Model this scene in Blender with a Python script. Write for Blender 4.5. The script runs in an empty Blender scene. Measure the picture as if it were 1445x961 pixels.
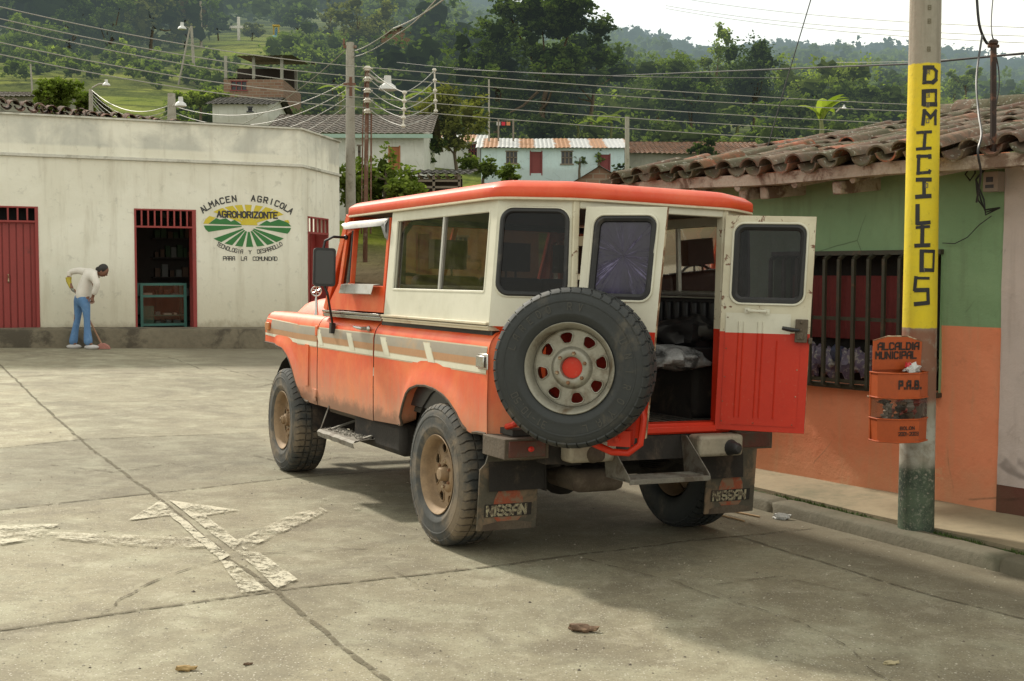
import bpy, bmesh, math, random
from mathutils import Vector, Matrix, noise as mnoise
from mathutils.geometry import tessellate_polygon
R=math.radians; PI=math.pi
random.seed(7)
sc=bpy.context.scene
col=sc.collection
# ------------------------------------------------------------------ camera
CAMZ=1.4929; PITCH=.056; ROLL=.0021; F=1736.25
cam=bpy.data.cameras.new('camera'); camo=bpy.data.objects.new('camera',cam); col.objects.link(camo)
cam.sensor_width=36; cam.lens=F*36/1445; cam.clip_start=.05; cam.clip_end=5000
camo.matrix_world=Matrix.Translation((0,0,CAMZ))@Matrix.Rotation(PI/2-PITCH,4,'X')@Matrix.Rotation(ROLL,4,'Z')
sc.camera=camo
def ray(u,v):
    x,y=u-722.5,v-480.5; c,s=math.cos(ROLL),math.sin(ROLL)
    a=c*x+s*y; b=-s*x+c*y; cp,sp=math.cos(PITCH),math.sin(PITCH)
    return Vector((a/F,cp-b/F*sp,-sp-b/F*cp))
CP=Vector((0,0,CAMZ))
def at(u,v,Y):
    r=ray(u,v); return CP+r*(Y/r.y)
def gnd(u,v,z=0.):
    r=ray(u,v); return CP+r*((z-CAMZ)/r.z)
# truck frame
TYAW=2.0493; TP=.0035; TR=.0282; TT=Vector((.3582,6.9521,0))
TM=Matrix.Translation(TT)@Matrix.Rotation(TYAW,4,'Z')@Matrix.Rotation(TP,4,'Y')@Matrix.Rotation(TR,4,'X')
TI=TM.inverted()
def tl(u,v,ax,val):
    o=TI@CP; r=(TI.to_3x3()@ray(u,v)); return o+r*((val-o[ax])/r[ax])
def sstep(a,b,x):
    t=max(0,min(1,(x-a)/(b-a))); return t*t*(3-2*t)
def g(x,y):
    dx,dy=x-.358,y-6.952
    lat=-.888*dx-.46*dy; fw=-.46*dx+.888*dy
    lat=max(-3.2,min(6.,lat))
    return .0282*lat-.0035*max(-3,min(4,fw))+.16*sstep(9.5,21,y)
# ------------------------------------------------------------------ node helpers
class N:
    def __init__(s,name):
        s.m=bpy.data.materials.new(name); s.m.use_nodes=True; s.nt=s.m.node_tree; s.nt.nodes.clear()
        s.out=s.nt.nodes.new('ShaderNodeOutputMaterial'); s._tc=None
    def n(s,t,**k):
        o=s.nt.nodes.new(t)
        for a,b in k.items(): setattr(o,a,b)
        return o
    def l(s,a,b): s.nt.links.new(a,b)
    def setin(s,i,v):
        if hasattr(v,'links') or isinstance(v,bpy.types.NodeSocket): s.l(v,i)
        else:
            if isinstance(v,(tuple,list)) and len(v)==3 and i.type=='RGBA': v=(*v,1)
            i.default_value=v
    def obj(s):
        if s._tc is None: s._tc=s.n('ShaderNodeTexCoord')
        return s._tc.outputs['Object']
    def pos(s):
        return s.n('ShaderNodeNewGeometry').outputs['Position']
    def math(s,op,a,b=0.,c=None,clamp=False):
        o=s.n('ShaderNodeMath',operation=op,use_clamp=clamp); s.setin(o.inputs[0],a); s.setin(o.inputs[1],b)
        if c is not None: s.setin(o.inputs[2],c)
        return o.outputs[0]
    def xyz(s,v):
        o=s.n('ShaderNodeSeparateXYZ'); s.l(v,o.inputs[0]); return o.outputs
    def comb(s,x,y,z):
        o=s.n('ShaderNodeCombineXYZ'); s.setin(o.inputs[0],x); s.setin(o.inputs[1],y); s.setin(o.inputs[2],z); return o.outputs[0]
    def scale(s,v,sc3):
        o=s.n('ShaderNodeVectorMath',operation='MULTIPLY'); s.l(v,o.inputs[0]); o.inputs[1].default_value=sc3; return o.outputs[0]
    def noise(s,v,scale,detail=4,rough=.55,dist=0.):
        o=s.n('ShaderNodeTexNoise'); s.l(v,o.inputs['Vector']); o.inputs['Scale'].default_value=scale
        o.inputs['Detail'].default_value=detail; o.inputs['Roughness'].default_value=rough; o.inputs['Distortion'].default_value=dist
        return o.outputs['Fac']
    def ramp(s,v,a,b,clamp=True):
        o=s.n('ShaderNodeMapRange'); o.interpolation_type='SMOOTHSTEP'; s.setin(o.inputs[0],v); s.setin(o.inputs[1],a); s.setin(o.inputs[2],b); return o.outputs[0]
    def mix(s,f,a,b,mode='MIX'):
        o=s.n('ShaderNodeMix',data_type='RGBA',blend_type=mode); s.setin(o.inputs[0],f); s.setin(o.inputs[6],a); s.setin(o.inputs[7],b); return o.outputs[2]
    def attr(s,nm):
        return s.n('ShaderNodeAttribute',attribute_name=nm)
    def bump(s,h,st,dist=.01,nrm=None):
        o=s.n('ShaderNodeBump'); o.inputs['Strength'].default_value=st; o.inputs['Distance'].default_value=dist; s.l(h,o.inputs['Height'])
        if nrm is not None: s.l(nrm,o.inputs['Normal'])
        return o.outputs[0]
    def pbr(s,c,rough=.7,metal=0.,nrm=None,spec=.5,coat=0.,alpha=None,emit=None):
        p=s.n('ShaderNodeBsdfPrincipled'); s.setin(p.inputs['Base Color'],c); s.setin(p.inputs['Roughness'],rough); s.setin(p.inputs['Metallic'],metal)
        p.inputs['Specular IOR Level'].default_value=spec; p.inputs['Coat Weight'].default_value=coat; p.inputs['Coat Roughness'].default_value=.12
        if nrm is not None: s.l(nrm,p.inputs['Normal'])
        if alpha is not None: s.setin(p.inputs['Alpha'],alpha)
        s.l(p.outputs[0],s.out.inputs[0]); return s.m
def mul(c,k): return tuple(min(1,x*k) for x in c)
def M(name,c,rough=.7,metal=0.,var=.18,scale=3.,c2=None,t2=(.52,.66),s2=1.5,bump=.2,bs=35.,bd=.004,spec=.5,coat=0.,grad=None,stretch=(1,1,1),dist=.3):
    """two-scale mottled surface; c2 = second colour showing in noisy patches; grad=(z0,z1,colour,noise amount): dirt rising from z0 to z1"""
    q=N(name); v=q.obj()
    if stretch!=(1,1,1): v=q.scale(v,stretch)
    n1=q.noise(v,scale,6,.6,dist)
    cc=q.mix(n1,mul(c,1-var),mul(c,1+var))
    n3=q.noise(v,scale*9,4,.6)
    cc=q.mix(q.math('MULTIPLY',q.ramp(n3,.35,.75),var*1.2),cc,mul(c,.55))
    if c2:
        n2=q.noise(v,s2,8,.68,.4)
        cc=q.mix(q.ramp(n2,t2[0],t2[1]),cc,c2)
    rg=rough
    if grad:
        z0,z1,gc,amt=grad
        z=q.xyz(q.obj())[2]; nn=q.noise(v,4,7,.65)
        zz=q.math('ADD',z,q.math('MULTIPLY',q.math('SUBTRACT',nn,.5),amt))
        f=q.ramp(zz,z1,z0)
        cc=q.mix(q.math('MULTIPLY',f,.92),cc,gc)
        rg=q.math('ADD',rough,q.math('MULTIPLY',f,.85-rough))
    nb=q.noise(v,bs,6,.65)
    nr=q.bump(nb,bump,bd) if bump>0 else None
    return q.pbr(cc,rg,metal,nr,spec,coat)
def glass(name,tint=(.5,.5,.48),refl=.9,dirt=.12,rough=.03,dcol=(.35,.33,.28),ior=1.33):
    q=N(name); v=q.obj()
    t=q.n('ShaderNodeBsdfTransparent'); t.inputs[0].default_value=(*tint,1)
    gl=q.n('ShaderNodeBsdfGlossy'); gl.inputs[0].default_value=(refl,refl,refl,1); gl.inputs['Roughness'].default_value=rough
    df=q.n('ShaderNodeBsdfDiffuse'); df.inputs[0].default_value=(*dcol,1)
    fr=q.n('ShaderNodeFresnel'); fr.inputs[0].default_value=ior
    a=q.n('ShaderNodeMixShader'); q.l(fr.outputs[0],a.inputs[0]); q.l(t.outputs[0],a.inputs[1]); q.l(gl.outputs[0],a.inputs[2])
    nn=q.noise(v,7,8,.7,.6); n2=q.noise(v,60,3,.6)
    f=q.math('ADD',q.math('MULTIPLY',q.ramp(nn,.35,.8),dirt),q.math('MULTIPLY',q.ramp(n2,.66,.72),dirt*1.6))
    b=q.n('ShaderNodeMixShader'); q.l(f,b.inputs[0]); q.l(a.outputs[0],b.inputs[1]); q.l(df.outputs[0],b.inputs[2])
    q.l(b.outputs[0],q.out.inputs[0]); return q.m
# ------------------------------------------------------------------ mesh helper
class MB:
    def __init__(s): s.v=[]; s.f=[]; s.mi=[]; s.cols=None
    def add(s,vs,fs,mi=0):
        o=len(s.v); s.v+= [tuple(p) for p in vs]; s.f+=[tuple(i+o for i in f) for f in fs]; s.mi+=[mi]*len(fs)
    def box(s,x0,x1,y0,y1,z0,z1,mi=0,m=None):
        vs=[Vector((x,y,z)) for x in (x0,x1) for y in (y0,y1) for z in (z0,z1)]
        if m: vs=[m@p for p in vs]
        s.add(vs,[(0,1,3,2),(4,6,7,5),(0,4,5,1),(2,3,7,6),(0,2,6,4),(1,5,7,3)],mi)
    def bar(s,a,b,w,h,mi=0,up=(0,0,1)):
        a,b=Vector(a),Vector(b); d=(b-a); L=d.length
        if L<1e-6: return
        d/=L; up=Vector(up)
        if abs(d.dot(up))>.98: up=Vector((1,0,0))
        r=d.cross(up).normalized(); u=r.cross(d)
        m=Matrix((( d.x,r.x,u.x,a.x),(d.y,r.y,u.y,a.y),(d.z,r.z,u.z,a.z),(0,0,0,1)))
        s.box(0,L,-w/2,w/2,-h/2,h/2,mi,m)
    def tube(s,pts,r,n=8,mi=0,cap=True,closed=False):
        pts=[Vector(p) for p in pts]; k=len(pts); rs=r if isinstance(r,(list,tuple)) else [r]*k
        vs=[]; prev=None
        for i,p in enumerate(pts):
            if closed: d=pts[(i+1)%k]-pts[i-1]
            else: d=pts[min(i+1,k-1)]-pts[max(i-1,0)]
            d.normalize()
            if prev is None:
                u=Vector((0,0,1)) if abs(d.z)<.9 else Vector((1,0,0))
                u=(u-d*u.dot(d)).normalized()
            else: u=(prev-d*prev.dot(d)).normalized()
            prev=u; w=d.cross(u)
            for j in range(n):
                a=2*PI*j/n; vs.append(p+(u*math.cos(a)+w*math.sin(a))*rs[i])
        fs=[]
        for i in range(k if closed else k-1):
            for j in range(n):
                a=i*n+j; b=i*n+(j+1)%n; c=((i+1)%k)*n+(j+1)%n; d_=((i+1)%k)*n+j; fs.append((a,b,c,d_))
        if cap and not closed: fs+= [tuple(range(n))[::-1],tuple((k-1)*n+j for j in range(n))]
        s.add(vs,fs,mi)
    def lathe(s,prof,n=48,m=None,mi=0,arc=2*PI):
        """prof: list of (r, h) about local Z of matrix m"""
        vs=[];k=len(prof)
        for i in range(n):
            a=arc*i/n
            for r,h in prof:
                p=Vector((r*math.cos(a),r*math.sin(a),h)); vs.append(m@p if m else p)
        fs=[]
        for i in range(n):
            for j in range(k-1):
                a=i*k+j; b=((i+1)%n)*k+j; fs.append((a,b,b+1,a+1))
        s.add(vs,fs,mi)
    def sheet(s,loops,fn,th=0.,mi=0,mi_side=None):
        """loops[0]=outline, others holes, of (u,v); fn(u,v,w)->point; th=thickness along w"""
        L=[[Vector((a,b,0)) for a,b in lp] for lp in loops]
        tri=tessellate_polygon(L); flat=[p for lp in loops for p in lp]
        s.add([fn(a,b,0) for a,b in flat],tri,mi)
        if th:
            s.add([fn(a,b,-th) for a,b in flat],tri,mi)
            for lp in loops:
                k=len(lp); vs=[fn(a,b,0) for a,b in lp]+[fn(a,b,-th) for a,b in lp]
                s.add(vs,[(i,(i+1)%k,(i+1)%k+k,i+k) for i in range(k)],mi if mi_side is None else mi_side)
    def grid(s,P,mi=0,closed=False):
        r=len(P); c=len(P[0]); vs=[p for row in P for p in row]
        fs=[(i*c+j,i*c+(j+1)%c,(i+1)*c+(j+1)%c,(i+1)*c+j) for i in range(r-1) for j in range(c if closed else c-1)]
        s.add(vs,fs,mi)
    def ell(s,c,rad,n=16,k=10,mi=0,m=None,jit=0.):
        vs=[];c=Vector(c)
        for i in range(k+1):
            t=PI*i/k
            for j in range(n):
                a=2*PI*j/n; p=Vector((math.sin(t)*math.cos(a)*rad[0],math.sin(t)*math.sin(a)*rad[1],math.cos(t)*rad[2]))
                if jit: p*=1+jit*mnoise.noise(p*(2.5/max(rad))+c*3)
                if m: p=m@p
                vs.append(c+p)
        s.add(vs,[(i*n+j,i*n+(j+1)%n,(i+1)*n+(j+1)%n,(i+1)*n+j) for i in range(k) for j in range(n)],mi)
    def build(s,name,mats,parent=None,smooth=35,bevel=0.,seg=2,weld=True,xf=None,recalc=True):
        me=bpy.data.meshes.new(name); me.from_pydata(s.v,[],s.f)
        if not isinstance(mats,(list,tuple)): mats=[mats]
        for m in mats: me.materials.append(m)
        me.polygons.foreach_set('material_index',s.mi)
        if s.cols is not None:
            at_=me.color_attributes.new('Col','FLOAT_COLOR','POINT'); at_.data.foreach_set('color',[x for c in s.cols for x in c])
        if weld or recalc:
            bm=bmesh.new(); bm.from_mesh(me)
            if weld: bmesh.ops.remove_doubles(bm,verts=bm.verts,dist=1e-5)
            if recalc: bmesh.ops.recalc_face_normals(bm,faces=bm.faces)
            bm.to_mesh(me); bm.free()
        if smooth:
            me.shade_smooth(); me.set_sharp_from_angle(angle=R(smooth))
        o=bpy.data.objects.new(name,me); col.objects.link(o)
        if parent: o.parent=parent
        if xf is not None: o.matrix_local=xf
        if bevel:
            b=o.modifiers.new('bevel','BEVEL'); b.width=bevel; b.segments=seg; b.limit_method='ANGLE'; b.angle_limit=R(40)
        return o
def tag(o,label=None,cat=None,group=None,kind=None):
    if label: o['label']=label
    if cat: o['category']=cat
    if group: o['group']=group
    if kind: o['kind']=kind
    return o
def empty(name,loc=(0,0,0),rz=0.,label=None,cat=None,group=None,mat=None):
    o=bpy.data.objects.new(name,None); col.objects.link(o); o.empty_display_size=.2
    if mat is not None: o.matrix_world=mat
    else: o.location=loc; o.rotation_euler=(0,0,rz)
    return tag(o,label,cat,group)
def rrect(x0,y0,x1,y1,r,n=5):
    o=[]
    for cx,cy,a0 in ((x1-r,y1-r,0),(x0+r,y1-r,90),(x0+r,y0+r,180),(x1-r,y0+r,270)):
        for i in range(n+1):
            a=R(a0+90*i/n); o.append((cx+r*math.cos(a),cy+r*math.sin(a)))
    return o
def lerp(a,b,t): return a+(b-a)*t
def interp(tab,x):
    if x<=tab[0][0]: return tab[0][1]
    for (a,b),(c,d) in zip(tab,tab[1:]):
        if x<=c: return b+(d-b)*(x-a)/(c-a)
    return tab[-1][1]
def copy_tree(o,parent=None):
    c=o.copy(); col.objects.link(c)
    if parent: c.parent=parent
    for ch in [k for k in bpy.data.objects if k.parent==o]: copy_tree(ch,c)
    return c
# stroke font (hand painted capitals), cell 0..1 x 0..1.5
SF={'A':[[(0,0),(.0,1.1),(.4,1.5),(1,1.5),(1,0)],[(0,.65),(1,.65)]],'a':[[(0,0),(.5,1.5),(1,0)],[(.2,.55),(.8,.55)]],
'B':[[(0,0),(0,1.5),(.8,1.5),(.9,1.3),(.9,.95),(.75,.8),(0,.8)],[(.75,.8),(1,.6),(1,.15),(.85,0),(0,0)]],
'C':[[(1,1.3),(.8,1.5),(.2,1.5),(0,1.3),(0,.2),(.2,0),(.8,0),(1,.2)]],'D':[[(0,0),(0,1.5),(.65,1.5),(1,1.15),(1,.35),(.65,0),(0,0)]],
'E':[[(1,1.5),(0,1.5),(0,0),(1,0)],[(0,.78),(.75,.78)]],'G':[[(1,1.25),(.8,1.5),(.2,1.5),(0,1.3),(0,.2),(.2,0),(.8,0),(1,.2),(1,.7),(.55,.7)]],
'H':[[(0,0),(0,1.5)],[(1,0),(1,1.5)],[(0,.75),(1,.75)]],'I':[[(.5,0),(.5,1.5)]],'i':[[(.5,0),(.5,1.5)],[(0,0),(1,0)],[(0,1.5),(1,1.5)]],'L':[[(0,1.5),(0,0),(1,0)]],
'M':[[(0,0),(0,1.5),(.5,.75),(1,1.5),(1,0)]],'N':[[(0,0),(0,1.5),(1,0),(1,1.5)]],'O':[[(.3,0),(.08,.2),(0,.5),(0,1.),(.08,1.3),(.3,1.5),(.7,1.5),(.92,1.3),(1,1.),(1,.5),(.92,.2),(.7,0),(.3,0)]],
'o':[[(0,0),(0,1.5),(1,1.5),(1,0),(0,0)]],'P':[[(0,0),(0,1.5),(1,1.5),(1,.7),(0,.7)]],'R':[[(0,0),(0,1.5),(.85,1.5),(1,1.3),(1,.95),(.85,.75),(0,.75)],[(.5,.75),(1,0)]],
'S':[[(1,1.3),(.8,1.5),(.2,1.5),(0,1.3),(0,.95),(.2,.78),(.8,.72),(1,.55),(1,.2),(.8,0),(.2,0),(0,.2)]],'s':[[(1,1.5),(0,1.5),(0,.8),(1,.8),(1,0),(0,0)]],
'T':[[(.5,0),(.5,1.5)],[(0,1.5),(1,1.5)]],'U':[[(0,1.5),(0,.2),(.2,0),(.8,0),(1,.2),(1,1.5)]],'V':[[(0,1.5),(.5,0),(1,1.5)]],'Y':[[(0,1.5),(.5,.75),(1,1.5)],[(.5,.75),(.5,0)]],
'Z':[[(0,1.5),(1,1.5),(0,0),(1,0)]],'0':[[(0,0),(0,1.5),(1,1.5),(1,0),(0,0)]],'1':[[(.2,1.2),(.5,1.5),(.5,0)]],'2':[[(0,1.3),(.2,1.5),(.8,1.5),(1,1.3),(1,.9),(0,0),(1,0)]],
'3':[[(0,1.5),(1,1.5),(1,0),(0,0)],[(.2,.75),(1,.75)]],'5':[[(1,1.5),(0,1.5),(0,.85),(.8,.85),(1,.6),(1,.2),(.8,0),(0,0)]],'8':[[(0,0),(0,1.5),(1,1.5),(1,0),(0,0)],[(0,.75),(1,.75)]],'.':[[(.4,0),(.4,.14)]],'-':[[(.1,.7),(.9,.7)]],' ':[]}
def strokes(mb,ch,fn,w,th,mi=0,jit=0.):
    """fn(u,v,w)->point, u,v in letter cells; w half stroke width in metres handled by caller scale"""
    for k,line in enumerate(SF[ch]):
        for i in range(len(line)-1):
            a=Vector(line[i]);b=Vector(line[i+1])
            if jit: a=a+Vector((random.uniform(-jit,jit),random.uniform(-jit,jit))); b=b+Vector((random.uniform(-jit,jit),random.uniform(-jit,jit)))
            d=(b-a)
            if d.length<1e-6: continue
            d.normalize(); n=Vector((-d.y,d.x))*w; e=d*w*.8; off=th+.00025*((i+k*3)%5)
            q=[a-e+n,b+e+n,b+e-n,a-e-n]
            mb.add([fn(p.x,p.y,off) for p in q],[(0,1,2,3)],mi)
def text_line(mb,s,fn,x0,y0,h,cw,adv,w,th=.003,mi=0,jit=0.):
    """straight line of text in plane coordinates: fn(x,y,off); h letter height, cw cell width, adv advance"""
    x=x0
    for ch in s:
        wd={'.':.55,'I':.42,'1':.5}.get(ch,1)
        sx=cw; sy=h/1.5
        xx=x-{'.':.25,'I':.40,'1':.25}.get(ch,0)*cw
        strokes(mb,ch,lambda u,v,o:fn(xx+u*sx,y0+v*sy,o),w,th,mi,jit)
        x+=adv*wd
    return x
def text_arc(mb,s,fn,cx,cy,rx,ry,a0,a1,h,cw,w,th=.003,mi=0,flip=False):
    n=len(s)
    for i,ch in enumerate(s):
        a=R(lerp(a0,a1,i/(n-1))); px,py=cx+rx*math.cos(a),cy+ry*math.sin(a)
        tx,ty=-rx*math.sin(a),ry*math.cos(a); L=math.hypot(tx,ty); tx/=L;ty/=L
        if tx<0: tx,ty=-tx,-ty
        nx,ny=-ty,tx
        strokes(mb,ch,lambda u,v,o:fn(px+(u-.5)*cw*tx+v*h/1.5*nx,py+(u-.5)*cw*ty+v*h/1.5*ny,o),w,th,mi)
# ------------------------------------------------------------------ materials: vehicle
DUST=(.44,.305,.19)
RED=(.70,.072,.012)
def paint(name,c,faded,z0,z1,amt=.35,rough=.38,chips=(.30,.14,.07),chip=.70,dust=DUST):
    q=N(name); v=q.obj(); z=q.xyz(v)[2]
    n=q.noise(v,3.5,7,.62,.3); n2=q.noise(v,18,5,.7)
    cc=q.mix(q.ramp(n,.36,.68),c,faded)
    cc=q.mix(q.math('MULTIPLY',q.ramp(n2,.5,.8),.30),cc,mul(c,.7))
    st=q.noise(q.scale(v,(9,9,1.1)),3,6,.7,.2)
    zz=q.math('ADD',z,q.math('MULTIPLY',q.math('SUBTRACT',n,.5),amt)); zz=q.math('ADD',zz,q.math('MULTIPLY',q.math('SUBTRACT',st,.5),amt*.8))
    f=q.ramp(zz,z1,z0)
    sp=q.ramp(q.noise(v,70,3,.6),.60,.74)
    f2=q.math('ADD',q.math('MULTIPLY',f,.74),q.math('MULTIPLY',sp,.14),clamp=True)
    cc=q.mix(f2,cc,dust)
    low=q.ramp(q.math('ADD',z,q.math('MULTIPLY',q.math('SUBTRACT',q.noise(v,9,6,.7),.5),.18)),.66,.585)
    if z1>.8: cc=q.mix(q.math('MULTIPLY',low,.65),cc,(.10,.06,.035))
    ch=q.ramp(q.noise(v,11,8,.75,.5),chip,chip+.02); cc=q.mix(ch,cc,chips)
    sc_=q.ramp(q.noise(q.scale(v,(3,3,60)),2.5,3,.6),.70,.73); cc=q.mix(q.math('MULTIPLY',sc_,.5),cc,mul(faded,1.25))
    rg=q.math('ADD',rough,q.math('MULTIPLY',f2,.5)); rg=q.math('ADD',rg,q.math('MULTIPLY',n2,.15))
    nr=q.bump(q.noise(v,4,3,.5),.22,.012); nr=q.bump(q.noise(v,120,3,.6),.10,.001,nr)
    return q.pbr(cc,rg,0,nr,.45,.12)
m_red=paint('red_paint',RED,(.74,.165,.050),.48,.99,.40)
m_redroof=paint('roof_paint',(.66,.060,.014),(.70,.105,.035),-9,-8,.1,.42,(.45,.3,.2),.76)
m_redin=paint('red_inner_paint',(.52,.020,.002),(.56,.026,.003),-9,-8,.1,.50,(.16,.08,.05),.68)
m_white=paint('cream_paint',(.66,.64,.53),(.58,.56,.45),-9,-8,.1,.40,(.25,.13,.06),.735)
m_whiterust=paint('cream_rusty_paint',(.62,.58,.44),(.50,.44,.31),-9,-8,.1,.45,(.16,.07,.035),.585)
m_rust=M('rusty_edge',(.20,.10,.05),.85,0,.5,20,(.50,.42,.28),(.5,.6),14,.5,80)
m_beige=M('stripe_beige',(.62,.55,.40),.5,0,.15,6,DUST,(.55,.75),3,grad=(.80,1.10,DUST,.3))
m_grey=M('stripe_grey',(.33,.29,.235),.55,0,.12,6,DUST,(.55,.75),3)
m_tan=M('stripe_tan',(.44,.235,.115),.55,0,.15,6,DUST,(.6,.8),3)
m_swhite=M('stripe_white',(.68,.65,.52),.5,0,.12,8,(.40,.30,.19),(.58,.72),4)
m_chrome=M('chrome_trim',(.50,.49,.46),.25,.95,.15,8,(.35,.27,.18),(.56,.72),5,.05)
m_alu=M('dull_aluminium',(.52,.51,.47),.42,.6,.2,7,(.32,.26,.18),(.5,.75),4,.12)
m_defl=M('scuffed_metal_deflector',(.24,.235,.22),.5,.6,.25,14,(.12,.10,.08),(.5,.68),9,.3)
m_step_=M('grimy_tread_plate',(.20,.185,.155),.65,.3,.4,14,(.10,.08,.06),(.46,.62),9,.3)
m_bmp=M('dirty_bumperette',(.33,.29,.22),.6,.2,.3,6,(.14,.11,.08),(.5,.68),5,.2)
m_rub=M('black_rubber',(.018,.018,.019),.5,0,.3,9,(.07,.06,.05),(.55,.75),6,.15)
m_tyre=M('tyre_rubber',(.024,.027,.027),.66,0,.3,7,(.12,.10,.07),(.52,.76),3.2,.3,90,.002)
m_tyred=M('dusty_tyre_rubber',(.050,.052,.050),.82,0,.3,6,(.20,.155,.105),(.42,.66),3,.3,90,.002)
m_rimt=M('dusty_wheel_steel',(.30,.205,.12),.75,.1,.2,9,(.19,.13,.08),(.48,.7),8,.15)
m_rims=M('silver_wheel_steel',(.29,.275,.225),.45,.45,.25,9,(.13,.095,.06),(.46,.68),7,.12)
m_dark=M('underbody_grime',(.022,.018,.015),.85,0,.4,9,(.09,.065,.045),(.52,.72),5,.4,40,.006)
m_mud=M('mud_caked_metal',(.11,.085,.060),.9,0,.4,9,(.07,.05,.035),(.45,.62),6,.5,40,.008)
m_flap=M('mudflap_rubber',(.080,.070,.050),.8,0,.35,8,(.19,.13,.08),(.48,.66),6,.2)
m_redlens=M('red_emblem',(.30,.07,.03),.7,0,.4,16,(.20,.13,.08),(.46,.6),14,.1)
m_lett=M('worn_lettering',(.36,.32,.21),.7,0,.3,30,(.10,.075,.05),(.45,.56),38,.1)
m_glass=glass('dusty_window_glass',(.60,.57,.52),1.,.09,.03,(.30,.27,.22))
m_dglass=glass('dark_window_glass',(.14,.14,.15),.9,.05,.03,(.14,.14,.14))
m_tglass=glass('tinted_door_glass',(.17,.14,.19),.9,.06,.04,(.22,.22,.26))
m_blk=M('black_plastic',(.015,.015,.016),.4,0,.2,10,bump=.05)
m_seat=M('brown_seat_vinyl',(.10,.045,.035),.5,0,.25,6,(.17,.11,.07),(.55,.75),4,.2)
m_seatd=M('black_seat_vinyl',(.022,.021,.022),.42,0,.3,6,(.07,.06,.05),(.6,.8),4,.15)
m_floor=M('vehicle_floor_mat',(.05,.045,.038),.9,0,.3,8,(.14,.11,.08),(.5,.7),4,.3)
m_plast=M('clear_plastic_wrap',(.30,.30,.30),.25,0,.5,8,(.06,.06,.06),(.45,.6),6,.6,12,.02)
m_amber=M('amber_lens',(.50,.20,.07),.3,0,.2,20)
q=N('crinkled_purple_film'); v=q.obj(); s_=q.xyz(v)
# radial creases around the knot in the middle of the film (object space of the pane, x along, z up)
ang=q.math('ARCTAN2',s_[2],s_[0]); rad=q.math('SQRT',q.math('ADD',q.math('MULTIPLY',s_[0],s_[0]),q.math('MULTIPLY',s_[2],s_[2])))
vv=q.comb(q.math('MULTIPLY',ang,9.),q.math('MULTIPLY',rad,3.),0.)
cr=q.noise(vv,1.6,5,.7,.9); lobe=q.ramp(q.noise(q.comb(q.math('MULTIPLY',ang,1.3),0.,3.),1.1,2,.5),.44,.60)
cr=q.ramp(cr,.50,.60); fall=q.ramp(rad,.40,.02); wob=q.noise(v,5,4,.6,.5)
cr=q.math('MULTIPLY',cr,q.math('ADD',q.math('MULTIPLY',fall,.9),.18)); cr=q.math('MULTIPLY',cr,q.math('MULTIPLY',q.ramp(wob,.34,.56),q.math('ADD',q.math('MULTIPLY',lobe,.9),.1)))
cc=q.mix(cr,(.016,.012,.030),(.19,.17,.30)); cc=q.mix(q.math('MULTIPLY',q.ramp(wob,.4,.8),.4),cc,(.07,.055,.14))
m_film=q.pbr(cc,.22,0,q.bump(cr,.5,.01),.6)
# ------------------------------------------------------------------ the vehicle (local frame: +X front, +Y left, Z up, origin under rear axle)
truck=empty('off_road_vehicle',mat=TM,label='dusty red and cream long off-road vehicle with open rear doors and spare wheel',cat='off-road vehicle')
def part(mb,name,mats,parent=truck,**k): return mb.build(name,mats,parent,**k)
PROF=[(.45,.805),(.58,.820),(.80,.826),(1.06,.825),(1.095,.820),(1.125,.808),(1.145,.792),(1.16,.772),(1.168,.75)]
ZR=[1.0,1.05,1.08,1.10,1.12,1.135,1.147,1.158,1.168]
def pf(z): return interp(PROF,z)
RA=[(-.60,.652),(-.40,.648),(-.325,.640),(-.265,.665),(-.19,.728),(-.10,.778),(-.02,.808),(.10,.830),(.223,.838),(.34,.830),(.443,.805),(.50,.77),(.56,.69),(.59,.63),(.615,.575),(.68,.572),(1.085,.556)]
FA=[(2.10,.547),(2.42,.553),(2.47,.575),(2.557,.649),(2.673,.779),(2.74,.83),(2.80,.862),(2.912,.903),(3.126,.921),(3.45,.925)]
def skin(mb,s,x0,x1,low,flare=None,step=.02,mi=0,ztop=1.168,lip=True):
    nx=max(2,int((x1-x0)/step)+1); P=[]
    xs=[lerp(x0,x1,i/(nx-1)) for i in range(nx)]
    rows=[]
    def yy(x,z):
        y=pf(z)
        if flare:
            zl=interp(low,x); fx=sstep(flare[0]-.12,flare[0]+.08,x)*(1-sstep(flare[1]-.08,flare[1]+.12,x))
            y+=.026*fx*math.exp(-((z-zl)/.085)**2)
        return y
    if lip:
        rows.append([(x,s*(yy(x,interp(low,x))-.10),interp(low,x)+.03) for x in xs])
        rows.append([(x,s*(yy(x,interp(low,x))-.015),interp(low,x)+.004) for x in xs])
    for t in (0,.08,.18,.32,.5,.75): rows.append([(x,s*yy(x,lerp(interp(low,x),.98,t)),lerp(interp(low,x),.98,t)) for x in xs])
    for z in ZR:
        if z<=ztop: rows.append([(x,s*pf(z),z) for x in xs])
    mb.grid(rows,mi)
YS=lambda z:.818-(z-1.2)*.060          # greenhouse side
def gh(s): return lambda x,z,w: Vector((x,s*(YS(z)+w),z))
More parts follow.
